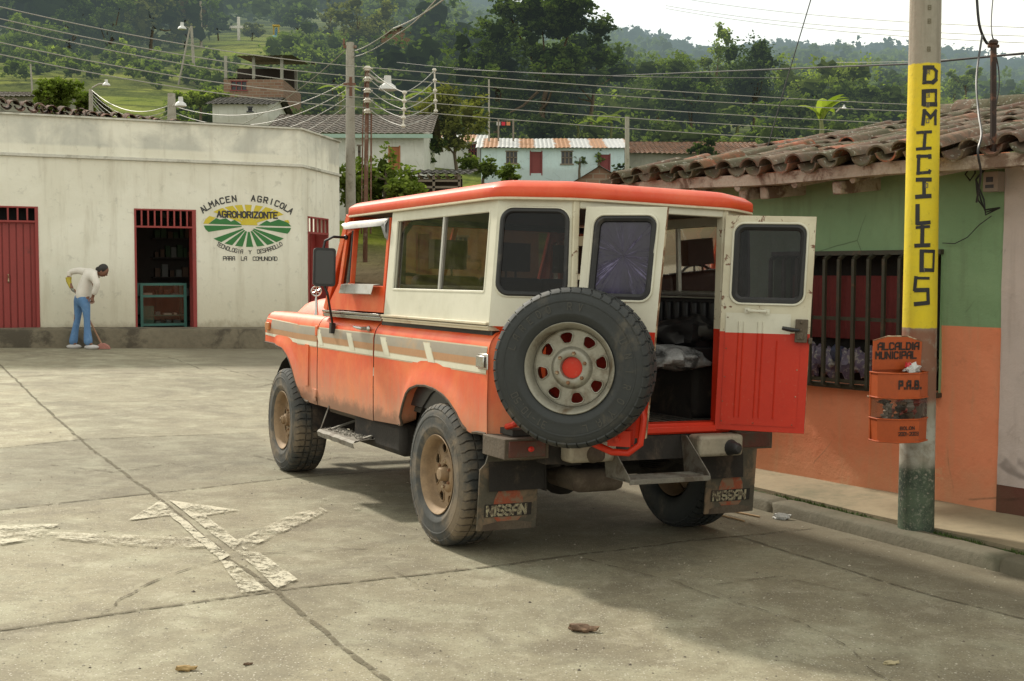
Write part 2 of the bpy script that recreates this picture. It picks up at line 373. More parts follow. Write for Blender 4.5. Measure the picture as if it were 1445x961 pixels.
for s in (1,-1):
    # lower quarter, from the door to the rear corner
    mb=MB(); skin(mb,s,-.50,1.075,RA,(-.30,.60)); part(mb,'quarter_panel',m_red,bevel=0)
    fn=MB()
    # front wing with flat top and inner faces
    skin(fn,s,2.168,3.44,FA,(2.5,3.1))
    fn.grid([[(x,s*.75,1.168) for x in (2.168,2.6,3.0,3.44)],[(x,s*.60,1.166) for x in (2.168,2.6,3.0,3.44)],[(x,s*.50,1.15) for x in (2.168,2.6,3.0,3.44)]])
    fn.sheet([[(s*.30,.80),(s*.825,.921),(s*.825,1.06),(s*.80,1.145),(s*.75,1.168),(s*.50,1.15),(s*.30,1.15)]],lambda a,b,w:Vector((3.44,a,b)))
    fn.box(2.34,2.42,s*.826,s*.834,.67,.96)      # vent flap on the wing
    fn.box(2.168,2.26,s*.822,s*.829,.575,.66)
    w=part(fn,'wing',m_red)
    for low_,xa,xb,nm in ((RA,-.49,.66,'mud_caked_lip'),(FA,2.36,3.43,'mud_caked_lip')):
        lp=MB(); lp.tube([(x,s*(pf(interp(low_,x))+(.022 if (-.3<x<.6 or 2.5<x<3.1) else .002)),interp(low_,x)+.002) for x in [lerp(xa,xb,i/50) for i in range(51)]],.0085,5); part(lp,nm,m_mud)
    # wing lamp
    l=MB(); l.box(3.30,3.39,s*.826,s*.846,1.025,1.085); part(l,'side_lamp',m_amber,bevel=.006)
    l=MB(); l.box(-.50,-.41,s*.826,s*.852,.985,1.045,0); l.box(-.51,-.40,s*.825,s*.836,.975,1.055,1); part(l,'side_lamp',[m_chrome,m_chrome],bevel=.006)
    # door
    d=MB(); skin(d,s,1.088,2.155,[(1.0,.553),(2.2,.551)],None,.05)
    dl=d.build('front_door',m_red,truck)
    up=MB()
    fnn=gh(s)
    hole=[(1.0,1.385),(1.585,1.385),(1.585,1.74)]+[(1.56+.0*i,1.76) for i in range(1)]+[(1.05,1.765),(1.015,1.75),(1.0,1.71)]
    vent=[(1.625,1.385),(1.765,1.385),(1.70,1.72),(1.625,1.735)]
    up.sheet([[(.965,1.222),(2.03,1.222),(1.815,1.385),(1.735,1.79),(.965,1.80)],hole,vent],fnn,.035)
    up.build('window_frame',m_red,dl,bevel=.003)
    vg=MB(); vg.sheet([vent],lambda x,z,w:fnn(x,z,-.018)); vg.build('quarter_light',m_dglass,dl,smooth=0)
    ps=MB(); ps.tube([fnn(1.6,1.40,.0),fnn(1.6,1.74,.0)],.008,6); ps.tube([fnn(1.57,1.745,-.01),fnn(1.4,1.60,-.08),fnn(1.30,1.50,-.10)] if 0 else [fnn(1.6,1.76,0),fnn(1.02,1.765,0)],.006,6); ps.build('window_rubber',m_rub,dl)
    if s<0:
        og=MB(); og.sheet([hole],lambda x,z,w:fnn(x,z,-.018)); og.build('window_glass',m_glass,dl,smooth=0)
    # chrome wind deflector over the door window and plate at the sill
    vz=MB(); xs=[1.745,1.73,1.68,1.55,1.35,1.15,1.02,.975]
    P=[]
    for x in xs:
        dz=.05 if 1.0<x<1.72 else (.02 if x>1.72 else .10)
        P.append([fnn(x,1.80,.004),fnn(x,1.80-dz*.45,.026),fnn(x,1.80-dz,.036 if x>1.0 else .02)])
    vz.grid(P); vz.add([fnn(1.02,1.752,.036),fnn(.972,1.80,.004),fnn(.968,1.66,.004),fnn(.985,1.68,.02)],[(0,1,2,3)])
    vz.build('wind_deflector',m_defl,dl)
    pl=MB(); pl.grid([[fnn(x,1.395,.006),fnn(x,1.39,.05),fnn(x,1.335,.062),fnn(x,1.33,.056)] for x in (1.615,1.4,1.2,1.03)]); pl.build('sill_plate',m_alu,dl)
    hd=MB(); hd.tube([(1.20,s*.822,1.118),(1.20,s*.865,1.118),(1.245,s*.872,1.12),(1.33,s*.868,1.125)],[.012,.011,.010,.007],8)
    hd.ell((1.165,s*.83,1.118),(.018,.014,.018),10,6); hd.build('door_handle',m_chrome,dl)
    hg=MB(); hg.box(2.16,2.20,s*.815,s*.835,1.03,1.10); hg.build('hinge',m_red,dl,bevel=.006); hg=MB(); hg.box(2.16,2.20,s*.812,s*.832,.60,.66); hg.build('hinge',m_red,dl,bevel=.006)
    # double chrome / cream mouldings on the waist
    def mould(x0,x1,m,par):
        b=MB()
        b.bar((x0,s*.826,1.207),(x1,s*.826,1.207),.022,.014); b.bar((x0,s*.822,1.190),(x1,s*.822,1.190),.016,.010); b.bar((x0,s*.785,1.183),(x1,s*.785,1.183),.075,.024)
        b.build('waist_moulding',m,par,bevel=.003)
    mould(.985,2.05,m_chrome,dl)
    # cream hardtop side
    hs=MB(); win=rrect(-.402,1.365,.842,1.778,.012,2)
    hs.sheet([[(-.485,1.196),(.952,1.196),(.935,1.832),(-.485,1.832)],win],fnn,.035)
    ht=part(hs,'hardtop_side',m_white,bevel=.003)
    fr=MB()
    fr.tube([fnn(a,b,-.004) for a,b in rrect(-.402,1.365,.842,1.778,.015,3)],.008,6,closed=True)
    fr.build('window_rubber',m_white,ht)
    mu=MB(); mu.bar(fnn(.172,1.37,-.012),fnn(.172,1.776,-.012),.022,.022); mu.build('window_divider',m_alu,ht)
    gl=MB(); gl.sheet([[(-.40,1.367),(.17,1.367),(.17,1.776),(-.40,1.776)]],lambda x,z,w:fnn(x,z,-.012)); gl.build('window_glass',m_glass,ht,smooth=0)
    gl=MB(); gl.sheet([[(.17,1.367),(.84,1.367),(.84,1.776),(.17,1.776)]],lambda x,z,w:fnn(x,z,-.022)); gl.build('window_glass',m_glass,ht,smooth=0)
    mould(-.485,.955,m_beige,ht)
    # stripes
    st=MB()
    def dec(poly,mi,off): 
        nn=max(1,int(abs(poly[1][0]-poly[0][0])/.25))
        top=[(lerp(poly[0][0],poly[1][0],i/nn),lerp(poly[0][1],poly[1][1],i/nn)) for i in range(nn+1)]
        bot=[(lerp(poly[3][0],poly[2][0],i/nn),lerp(poly[3][1],poly[2][1],i/nn)) for i in range(nn+1)]
        st.grid([[(x,s*(pf(z)+off),z) for x,z in top],[(lerp(a[0],b[0],.5),s*(pf(lerp(a[1],b[1],.5))+off),lerp(a[1],b[1],.5)) for a,b in zip(top,bot)],[(x,s*(pf(z)+off),z) for x,z in bot]],mi)
    for x0,x1 in ((-.485,1.07),(1.093,2.15),(2.175,2.62)):
        dec([(x0,1.092),(x1,1.092),(x1,.950),(x0,.950)],3,.0012)
        dec([(x0,1.085),(x1,1.085),(x1,1.030),(x0,1.030)],0,.002)
        dec([(x0,1.030),(x1,1.030),(x1,.990),(x0,.990)],1,.002)
        dec([(x0,.985),(x1,.985),(x1,.957),(x0,.957)],2,.0024)
    dec([(2.62,1.092),(3.29,1.112),(3.29,1.04),(2.62,1.03)],0,.002); dec([(2.62,1.03),(3.40,1.04),(3.40,1.005),(2.62,.99)],1,.002)
    dec([(2.62,.988),(3.43,1.003),(3.43,.985),(2.62,.958)],2,.0022); dec([(2.62,1.096),(3.43,1.118),(3.43,1.110),(2.62,1.088)],3,.003)
    for xc in (2.12,1.50,.90,.24,):
        dec([(xc-.015,1.078),(xc+.085,1.078),(xc+.005,.970),(xc-.095,.970)],3,.0032); dec([(xc-.008,1.074),(xc+.078,1.074),(xc-.002,.970),(xc-.088,.970)],2,.004)
    part(st,'side_stripe',[m_grey,m_tan,m_swhite,m_beige],recalc=False)
# roof shell
base=[(1.80,.60),(1.72,.775),(-.505,.795),(-.715,.475),(-.715,-.475),(-.505,-.795),(1.72,-.775),(1.80,-.60)]
def rnd(poly,r,n=5):
    o=[];k=len(poly)
    for i in range(k):
        p=Vector(poly[i]);a=(Vector(poly[i-1])-p);b=(Vector(poly[(i+1)%k])-p);ra=min(r,a.length*.45,b.length*.45);A=p+a.normalized()*ra;B=p+b.normalized()*ra
        for j in range(n+1):
            t=j/n; o.append((A*(1-t)**2+p*2*t*(1-t)+B*t*t))
    return o
rb=rnd(base,.075,5)
# resample long edges
def resamp(L,st=.12):
    o=[];k=len(L)
    for i in range(k):
        a,b=L[i],L[(i+1)%k];m=max(1,int((b-a).length/st))
        for j in range(m): o.append(a.lerp(b,j/m))
    return o
rb=resamp(rb)
def inset(L,d):
    o=[];k=len(L)
    for i in range(k):
        t=(L[(i+1)%k]-L[i-1]).normalized(); n=Vector((-t.y,t.x)); c=L[i]
        if n.dot(Vector((.5,0))-c)<0: n=-n
        o.append(c+n*d)
    return o
rings=[]
for d_,z in ((.030,1.842),(-.012,1.840),(-.021,1.850),(-.019,1.888),(-.013,1.896),(.030,1.921),(.060,1.929),(.11,1.935)):
    rings.append([(p.x,p.y,z) for p in inset(rb,d_)])
i0=inset(rb,.11)
for t,z in ((.25,1.941),(.5,1.946),(.8,1.949),(.97,1.950)):
    rings.append([(lerp(p.x,.55,t),lerp(p.y,0,t),z) for p in i0])
mb=MB(); mb.grid(rings,0,closed=True); k=len(rings[0]); mb.add([rings[-1][i] for i in range(k)],[tuple(range(k))])
roof=part(mb,'roof',m_redroof,smooth=60)
mb=MB(); gt=inset(rb,-.012); mb.tube([(p.x,p.y,1.836) for p in gt],.0085,6,closed=True); mb.build('rain_gutter',m_beige,roof)
mb=MB(); mb.sheet([[(p.x,p.y) for p in inset(rb,.03)]],lambda a,b,w:Vector((a,b,1.835))); mb.build('headlining',M('headlining',(.17,.15,.12),.9),roof,smooth=0)
# rear corners (chamfered) and rear frame
def cham(s):
    a=Vector((-.485,s)) ; 
    def fn(u,z,w):
        ya=YS(z) if z>1.19 else pf(min(z,1.168)); yb=.47
        A=Vector((-.487,ya));B=Vector((-.700,yb)); d=(B-A); L=d.length; d/=L; n=Vector((-abs(d.y),abs(d.x)))  # outward rearwards
        n=Vector((d.y,-d.x)); 
        if n.x>0: n=-n
        p=A+d*(u*L)+n*w
        return Vector((p.x,s*p.y,z))
    return fn
for s in (1,-1):
    fn=cham(s)
    h=rrect(.075,1.355,.93,1.782,.12,6) ; h=[(u,z) for u,z in [( .5+(math.copysign(1,a-.5)*abs(a-.5)),b) for a,b in h]]
    # rounded opening: radius scaled for the 0..1 coordinate
    h=[]; L_=.40
    for a,b in rrect(.028,1.362,.362,1.778,.055,6): h.append((a/L_*1.02,b))
    mb=MB(); mb.sheet([[(0,1.196),(1,1.196),(1,1.832),(0,1.832)],h],fn,.03); cp=part(mb,'corner_panel',m_white)
    mb=MB(); mb.tube([fn(a,b,.004) for a,b in h],.013,8,closed=True); mb.build('window_rubber',m_rub,cp)
    mb=MB(); mb.tube([fn(.5+(a-.5)*1.06,1.57+(b-1.57)*1.06,-.004) for a,b in h],.011,8,closed=True); mb.build('window_surround',m_white,cp)
    mb=MB(); mb.sheet([h],lambda a,b,w:fn(a,b,-.006)); mb.build('window_glass',m_dglass,cp,smooth=0)
    mb=MB(); mb.grid([[fn(u,z,0) for z in (.655,.75,.9,1.0,1.06,1.10,1.125,1.145,1.158,1.168)] for u in (0,.02,.5,1)])
    mb.sheet([[(0,1.166),(1,1.166),(1,1.20),(0,1.20)]],lambda a,b,w:fn(a,b,-.01))
    part(mb,'rear_corner',m_red)
    mb=MB(); mb.box(-.712,-.655,s*.440,s*.476,.70,1.20,1); mb.box(-.712,-.655,s*.440,s*.476,1.20,1.834,0); part(mb,'rear_pillar',[m_whiterust,m_redin],bevel=.006)
mb=MB(); mb.box(-.712,-.66,-.44,.44,1.792,1.834,0); part(mb,'rear_header',m_white,bevel=.005)
mb=MB(); mb.box(-.722,-.63,-.52,.52,.648,.705,0); mb.box(-.735,-.715,-.52,.52,.655,.690,0); part(mb,'tailgate_sill',m_redin,bevel=.006)
mb=MB(); mb.box(-.715,-.64,.44,.475,.62,.70,0); mb.box(-.715,-.64,-.475,-.44,.62,.70,0)
part(mb,'sill_end',m_redin,bevel=.004)
# floor, wheel boxes, inner walls
mb=MB(); mb.box(-.66,2.0,-.76,.76,.66,.690); 
for i in range(14): mb.box(-.64,1.0,-.42+i*.062,-.40+i*.062,.690,.696)
part(mb,'floor',m_floor)
for s in (1,-1):
    mb=MB(); mb.box(-.42,.62,s*.50,s*.775,.69,.98); part(mb,'wheel_housing',m_dark,bevel=.03)
    mb=MB(); mb.box(-.47,1.05,s*.772,s*.790,.70,1.19); part(mb,'inner_lining',m_seatd)
    # inner wheel arch underneath
    for xc in (0,2.81):
        mb=MB(); P=[]
        for i in range(13):
            a=R(-5+190*i/12); P.append([(xc+.50*math.cos(a),s*.80,.40+.46*math.sin(a)),(xc+.50*math.cos(a),s*.48,.40+.46*math.sin(a))])
        mb.grid(P); mb.sheet([[(xc-.52,.35),(xc+.52,.35),(xc+.50,.60),(xc+.36,.82),(xc,.90),(xc-.36,.82),(xc-.50,.60)]],lambda a,b,w:Vector((a,s*.48,b)))
        part(mb,'wheel_arch_liner',m_dark)
# hood, cowl, grille, windscreen, bulkhead
mb=MB()
P=[]
for x,zt,zs in ((3.60,1.02,.96),(3.60,1.14,1.06),(3.57,1.20,1.12),(3.50,1.245,1.15),(3.38,1.268,1.155),(3.1,1.288,1.16),(2.6,1.305,1.165),(2.05,1.315,1.17)):
    row=[]
    for i in range(13):
        a=-1+2*i/12; y=.56*math.copysign(abs(a)**.85,a); k_=1-max(0,abs(a)-.72)/.28; row.append((x,y,lerp(zs,zt,math.sin(k_*PI/2)) + .008*(1-a*a)))
    P.append(row)
mb.grid(P); part(mb,'bonnet',m_red,smooth=50)
mb=MB(); mb.box(1.86,2.10,-.815,.815,1.168,1.215); 
for s in (1,-1):
    mb.sheet([[(1.80,1.215),(2.045,1.215),(1.83,1.39),(1.80,1.39)]],lambda x,z,w:Vector((x,s*(YS(z)-.004+w),z)),.04)
    mb.bar((2.03,s*.80,1.215),(1.70,s*.765,1.84),.05,.055)
mb.sheet([[(-.80,0),(.80,0),(.78,1)  ,(-.78,1)]],lambda a,b,w:Vector((2.05-.04*b,a,1.215+.115*b)),.02)
mb.bar((1.70,-.76,1.82),(1.70,.76,1.82),.05,.045)
cw=part(mb,'windscreen_frame',m_red,bevel=.004)
mb=MB(); mb.sheet([[(-.76,0),(.76,0),(.745,1),(-.745,1)]],lambda a,b,w:Vector((2.0-.295*b,a,1.33+.48*b))); mb.build('windscreen',m_glass,cw,smooth=0)
mb=MB(); mb.bar((1.98,0,1.34),(1.72,0,1.80),.03,.03); mb.build('centre_bar',m_red,cw)
mb=MB(); mb.box(3.44,3.62,-.56,.56,.72,1.05); 
for i in range(9): mb.box(3.62,3.632,-.48,.48,.76+i*.03,.775+i*.03)
part(mb,'grille',m_alu,bevel=.004)
for s in (1,-1):
    mb=MB(); mb.lathe([(0,.02),(.05,.015),(.085,0),(.09,-.03)],20,Matrix.Translation((3.47,s*.67,.99))@Matrix.Rotation(PI/2,4,'Y')); part(mb,'headlight',M('lens_glass',(.6,.6,.6),.1))
mb=MB(); mb.box(3.64,3.72,-.55,.55,.52,.64); part(mb,'front_bumper',m_alu,bevel=.01)
mb=MB(); mb.box(1.75,2.0,-.74,.74,1.10,1.32); part(mb,'dashboard',m_blk,bevel=.03)
mb=MB(); mb.tube([(1.58+.08*math.sin(a)*0+.05*math.sin(a),.38+.19*math.cos(a),1.30+.17*math.sin(a)) for a in [2*PI*i/24 for i in range(24)]],.012,6,closed=True); mb.tube([(1.58,.38,1.30),(1.85,.38,1.20)],.02,6); mb.tube([(1.55,.20,1.30),(1.55,.56,1.30)],.01,6); part(mb,'steering_wheel',m_blk)
for y in (.40,-.05,-.48):
    mb=MB(); mb.box(1.0,1.48,y-.24,y+.22,.86,1.00); mb.box(.93,1.06,y-.23,y+.21,.96,1.46); st_=part(mb,'front_seat',m_seat,bevel=.04,seg=3)
    mb=MB(); mb.box(.93,1.02,y-.12,y+.10,1.50,1.68); mb.tube([(.98,y-.04,1.44),(.98,y-.04,1.53)],.008,6); mb.tube([(.98,y+.03,1.44),(.98,y+.03,1.53)],.008,6); mb.build('headrest',m_seat,st_,bevel=.03,seg=3)
for s in (1,-1):
    mb=MB(); mb.box(-.46,.86,s*.36,s*.77,1.0,1.09); mb.box(-.46,.86,s*.70,s*.79,1.09,1.36)
    for i in range(15): x=-.44+i*.088; mb.tube([(x+.04,s*.70,1.12),(x+.04,s*.695,1.34)],.028,8)
    b_=part(mb,'side_bench',m_seatd,bevel=.02)
    mb=MB(); mb.tube([(-.45,s*.735,1.385),(.88,s*.735,1.385)],.012,8); mb.build('grab_rail',m_alu,b_)
mb=MB(); mb.tube([(.95,-.70,1.0),(.95,-.70,1.70),(.95,-.64,1.78),(.95,.64,1.78),(.95,.70,1.70),(.95,.70,1.0)],.02,8); part(mb,'roll_bar',m_blk)
# chassis
mb=MB()
for s in (1,-1): mb.box(-.66,3.5,s*.36,s*.45,.50,.60)
mb.box(-.72,-.62,-.55,.60,.52,.645); mb.box(1.0,1.08,-.4,.4,.5,.58); mb.box(2.2,2.3,-.4,.4,.48,.58)
mb.tube([(0,-.72,.37),(0,.72,.37)],.045,10); mb.ell((0,.10,.38),(.15,.14,.15),14,8); mb.tube([(2.81,-.70,.37),(2.81,.70,.37)],.04,10); mb.ell((2.81,.25,.38),(.13,.12,.13),14,8)
mb.tube([(.1,.1,.40),(1.5,.05,.48)],.035,8); mb.tube([(1.6,-.25,.42),(.6,-.28,.46),(.1,-.40,.50),(-.62,-.42,.46)],.028,8); mb.box(.3,.9,-.25,.25,.42,.60); 
for s in (1,-1):
    for xc in (0,2.81):
        for i in range(4): mb.tube([(xc-.55+.03*i,s*.42,.50),(xc-.25,s*.42,.425-.012*i),(xc,s*.42,.405-.012*i),(xc+.25,s*.42,.425-.012*i),(xc+.55-.03*i,s*.42,.50)],.018,4)
part(mb,'chassis',m_dark)
mb=MB(); mb.box(.72,1.55,.42,.78,.37,.575); part(mb,'fuel_tank',m_dark,bevel=.04)
mb=MB(); mb.box(.95,2.15,.55,.74,.50,.57); part(mb,'sill_box',m_mud,bevel=.02)
mb=MB(); mb.box(-.60,-.25,.05,.35,.34,.46); part(mb,'silencer',m_mud,bevel=.04)
# running board: tread plate bent and dented
mb=MB(); P=[]
for i in range(25):
    x=1.15+i*.029; s1=.012*mnoise.noise(Vector((x*6,0,3))); 
    P.append([(x,.74,.425+s1),(x,.82,.428+s1+.006*mnoise.noise(Vector((x*20,2,0)))),(x+.01,.905,.420+s1),(x+.01,.92,.405+s1),(x,.915,.375+s1)])
mb.grid(P)
for i in range(120):
    x=random.uniform(1.16,1.82);y=random.uniform(.76,.89); mb.box(x-.006,x+.006,y-.002,y+.002,.428,.436)
mb.bar((1.2,.60,.50),(1.2,.90,.41),.03,.01); mb.bar((1.78,.60,.50),(1.78,.90,.41),.03,.01); mb.bar((1.83,.91,.40),(1.93,.80,.60),.008,.008)
part(mb,'running_board',m_step_)
# rear bumper corners, bumperettes, tow stubs, step
for s,(y0,y1) in ((1,(.60,.845)),(-1,(-.795,-.55))):
    mb=MB(); mb.box(-.745,-.50,y0,y1,.555,.655,0); mb.box(-.752,-.744,y0+.02,y1-.02,.565,.645,1); part(mb,'rear_light_box',[m_mud,M('dirty_tail_lamp',(.10,.028,.018),.4,0,.4,9,(.07,.045,.03),(.45,.6),7)],bevel=.008)
mb=MB(); mb.ell((-.756,.705,.605),(.006,.018,.014),10,6); part(mb,'reflector',M('red_reflector',(.6,.03,.02),.2))
for y0,y1,z0,z1 in ((.255,.525,.535,.640),(-.535,-.245,.535,.648)):
    mb=MB(); mb.box(-.83,-.72,y0,y1,z0,z1); b_=part(mb,'bumperette',m_bmp,bevel=.02,seg=3)
    yc=(y0+y1)/2-(.0 if y0>0 else .06)
    mb=MB(); mb.lathe([(.0,.075),(.018,.073),(.030,.06),(.034,.03),(.040,.012),(.045,0)],16,Matrix.Translation((-.825,yc,(z0+z1)/2-.01))@Matrix.Rotation(-PI/2,4,'Y')); mb.build('rubber_buffer',m_rub if y0<0 else m_mud,b_)
mb=MB(); mb.box(-.985,-.80,-.20,.275,.452,.462); 
for i in range(5): mb.box(-.985+.035*i,-.970+.035*i,-.195,.27,.462,.467)
for y in (-.205,.275): mb.sheet([[(-.985,.45),(-.975,.475),(-.77,.645),(-.72,.645),(-.76,.45)]],lambda a,b,w:Vector((a,y+w,b)),.006)
mb.box(-.99,-.984,-.205,.28,.442,.466)
part(mb,'rear_step',m_step_,bevel=.0015)
# mud flaps
for s,y0,y1 in ((1,.505,.845),(-1,-.905,-.565)):
    mb=MB()
    out=[(y0,.155),(y1,.155),(y1,.47),(y1-.03*(s>0),.50),(y1-.05*(s>0),.57),(y0,.57)]
    mb.sheet([out],lambda a,b,w:Vector((-.47+w-(b-.5)*.06,a,b)),.012); fl=part(mb,'mud_flap',m_flap,bevel=.003)
    fx=lambda a,b,o:Vector((-.4825-.0005-o-(b-.5)*.06,a,b))
    yc=(y0+y1)/2
    mb=MB(); cz=.285; circ=[(yc+.085*math.cos(R(t)),cz+.10*math.sin(R(t))) for t in range(0,181,12)]
    mb.sheet([circ],lambda a,b,w:fx(a,b,.002)); mb.sheet([[(yc-.08,.222),(yc+.08,.222),(yc+.06,.20),(yc-.06,.20)]],lambda a,b,w:fx(a,b,.002)); mb.build('emblem',m_redlens,fl,smooth=0)
    mb=MB(); mb.sheet([[(yc-.135,.225),(yc+.135,.225),(yc+.135,.290),(yc-.135,.290)]],lambda a,b,w:fx(a,b,.0035)); mb.build('name_band',m_dark,fl,smooth=0)
    mb=MB(); mb.sheet([[(yc-.14,.155),(yc+.14,.155),(yc+.14,.185),(yc+.05,.20),(yc-.05,.20),(yc-.14,.185)]],lambda a,b,w:fx(a,b,.003)); mb.build('lower_plate',m_mud,fl,smooth=0)
    mb=MB(); text_line(mb,'NISSAN',lambda x,y,o:fx(yc-x,y,o),-.122,.234,.046,.030,.0435,.22,.006); mb.build('lettering',m_lett,fl,smooth=0)
# mirror on its arms, ornament on a stalk
mc=tl(458,377,1,.96); mt=tl(488,335,1,.80); mbt=tl(470,462,1,.83)
mb=MB(); rm=Matrix.Translation(mc)@Matrix.Rotation(R(-14),4,'Z')
mb.sheet([rrect(-.072,-.125,.072,.125,.022,5)],lambda a,b,w:rm@Vector((w,a,b)),-.055); mr=part(mb,'door_mirror',m_blk,bevel=.006)
mb=MB(); mb.sheet([rrect(-.058,-.108,.058,.108,.016,5)],lambda a,b,w:rm@Vector((-.003,a,b))); 
qg=N('mirror_glass'); mg_=qg.pbr((.05,.05,.05),.15,.6); mb.build('mirror_glass',mg_,mr,smooth=0)
mb=MB(); mb.tube([mc+Vector((.03,0,.12)),mc+Vector((.03,-.01,.17)),mc+Vector((.02,-.06,.20)),mt],.009,8); mb.tube([mc+Vector((.03,-.01,-.12)),mc+Vector((.02,-.03,-.17)),mbt],.0085,8); mb.box(mbt.x-.02,mbt.x+.02,mbt.y-.01,mbt.y+.02,mbt.z-.04,mbt.z+.03); mb.ell(tuple(mt),(.018,.015,.018),8,6); mb.build('mirror_arm',m_blk,mr)
oc=tl(446.5,411,1,.74); ob=Vector((oc.x-.01,.74,1.165))
mb=MB(); oa=(TI.to_3x3()@Vector((0,-1,0))); ax=Vector((0,0,1)).cross(oa).normalized()
mb.tube([oc+(ax*math.cos(t)+Vector((0,0,1))*math.sin(t))*.035 for t in [2*PI*i/20 for i in range(20)]],.0055,6,closed=True)
for t in (.5,1.57,2.6): mb.tube([oc-(ax*math.cos(t)+Vector((0,0,1))*math.sin(t))*.034,oc+(ax*math.cos(t)+Vector((0,0,1))*math.sin(t))*.034],.004,6)
mb.ell(tuple(oc),(.012,.012,.012),8,6)
mb.tube([oc-Vector((0,0,.035)),oc-Vector((0,0,.06)),ob+Vector((0,0,.05)),ob],[.005,.010,.011,.018],8); part(mb,'wing_ornament',m_chrome)
# ------------------------------------------------------------------ wheels
def wheel(M4,mtyre,mrim,tread_seed=0,hub='plain',text=None,depth=.045,Rt=.38):
    """axis = local Z of M4 pointing outwards"""
    t=MB(); pr=[(.205,-.095),(.212,-.108),(.24,-.122),(.29,-.130),(.33,-.126),(.352,-.118),(.362,-.108),(.367,-.09),(.369,-.045),(.369,.045),(.367,.09),(.362,.108),(.352,.118),(.33,.126),(.32,.1275),(.318,.130),(.312,.130),(.31,.128),(.29,.130),(.262,.127),(.258,.1285),(.252,.1275),(.24,.122),(.222,.112),(.212,.106),(.205,.095)]
    t.lathe(pr,72,M4)
    n=46
    for i in range(n):
        a=2*PI*i/n
        for sd in (1,-1):
            aa=a+(PI/n if sd<0 else 0)
            mm=M4@Matrix.Rotation(aa,4,'Z')
            # shoulder lug, wraps round the shoulder
            w0,w1=(-.0205,.0205)
            vs=[];
            for (r_,h_) in ((Rt,.050),(Rt-.001,.088),(Rt-.008,.108),(.354,.1215),(.345,.119),(.36,.095),(.36,.050)):
                for w_ in (w0,w1): vs.append(mm@Vector((r_,w_+(.010 if (h_<.09) else 0)*sd,h_*sd)))
            k=7; fs=[(2*j,2*((j+1)%k),2*((j+1)%k)+1,2*j+1) for j in range(k)]+[tuple(2*j for j in range(k)),tuple(2*j+1 for j in range(k))[::-1]]
            t.add(vs,fs)
        mm=M4@Matrix.Rotation(a+PI/n/2,4,'Z')
        for h0,h1,sh in ((-.040,-.008,.006),(.008,.040,-.006)):
            vs=[mm@Vector((r_,w_+sh*(1 if w_>0 else 1),h_)) for r_ in (.366,Rt+.001) for w_ in (-.020,.020) for h_ in (h0,h1)]
            t.add(vs,[(0,1,3,2),(4,6,7,5),(0,4,5,1),(2,3,7,6),(0,2,6,4),(1,5,7,3)])
    o=t.build('wheel',mtyre,truck,smooth=40,weld=False)
    r=MB()
    dz=.108-depth   # axial position of the disc face
    r.lathe([(.196,-.10),(.190,-.09),(.186,dz-.03),(.187,dz-.01),(.190,.055),(.197,.075),(.200,.096),(.207,.104),(.214,.110),(.2155,.116),(.212,.119),(.206,.115),(.200,.106),(.193,.098),(.188,.085),(.184,.060),(.181,dz+.006),(.176,dz-.002)],64,M4)
    outl=[(.1765*math.cos(2*PI*i/64),.1765*math.sin(2*PI*i/64)) for i in range(64)]
    inn=[(.100*math.cos(2*PI*i/48),.100*math.sin(2*PI*i/48)) for i in range(48)]
    holes=[inn]
    for i in range(8):
        a=2*PI*i/8+.2; ca,sa=math.cos(a),math.sin(a); h=[]
        for x,y in ((.116,.008),(.121,.019),(.146,.031),(.158,.031),(.167,.020),(.170,0),(.167,-.020),(.158,-.031),(.146,-.031),(.121,-.019),(.116,-.008)): h.append((x*ca-y*sa,x*sa+y*ca))
        holes.append(h)
        # pressed rim around each slot
        r.tube([M4@Vector((x,y,dz+.001)) for x,y in h],.0035,5,closed=True)
    r.sheet([outl]+holes,lambda a,b,w:M4@Vector((a,b,dz-.002+w)),.005)
    r.lathe([(.101,dz-.004),(.094,dz+.004),(.088,dz+.014),(.080,dz+.018),(.060,dz+.018),(.054,dz+.014),(.050,dz+.0),(.050,dz-.02)],48,M4)
    ro=r.build('rim',mrim,o,smooth=40)
    nt=MB()
    for i in range(6):
        a=2*PI*i/6+.35; c=M4@Matrix.Translation((.070*math.cos(a),.070*math.sin(a),dz+.017)); ln=MB(); ln.lathe([(0,.014),(.007,.013),(.0095,.008),(.0095,0)],6,c); ln.build('lug_nut',m_rust,o)
    if hub=='cap': nt.lathe([(0,.055),(.03,.053),(.036,.045),(.040,.0),(.050,-.01)],20,M4@Matrix.Translation((0,0,dz)))
    if hub=='lock':
        nt.lathe([(0,.075),(.018,.074),(.030,.070),(.032,.05),(.045,.045),(.048,.0),(.050,-.01)],20,M4@Matrix.Translation((0,0,dz))); nt.lathe([(.012,.082),(.022,.080),(.024,.07)],6,M4@Matrix.Translation((0,0,dz)))
    if nt.v: nt.build('hub',mrim,o)
    if text:
        for string,a0,a1 in text:
            e=MB(); nchar=len(string)
            for i,ch in enumerate(string):
                a=R(lerp(a0,a1,i/(nchar-1))); mm=M4@Matrix.Rotation(a,4,'Z')
                # upright letters: top points outwards, reading clockwise
                strokes(e,ch,lambda u,v,o_:mm@Vector((.272+v*.021,-(u-.5)*.017,.1305+o_)),.12,.0012)
            e.build('raised_lettering',M('raised_rubber',(.062,.060,.052),.75,0,.3,20),o,smooth=0)
    return o
def wm(x,y,s,steer=0.,rot=0.): return Matrix.Translation((x,y,.38))@Matrix.Rotation(steer,4,'Z')@Matrix.Rotation(-s*PI/2,4,'X')@Matrix.Rotation(rot,4,'Z')
wheel(wm(0,.755,1,0,.1),m_tyred,m_rimt,hub='cap',depth=.060,text=[('RADIAL',-150,-115)])
wheel(wm(2.81,.755,1,R(-1),.3),m_tyred,m_rimt,hub='lock',depth=.060)
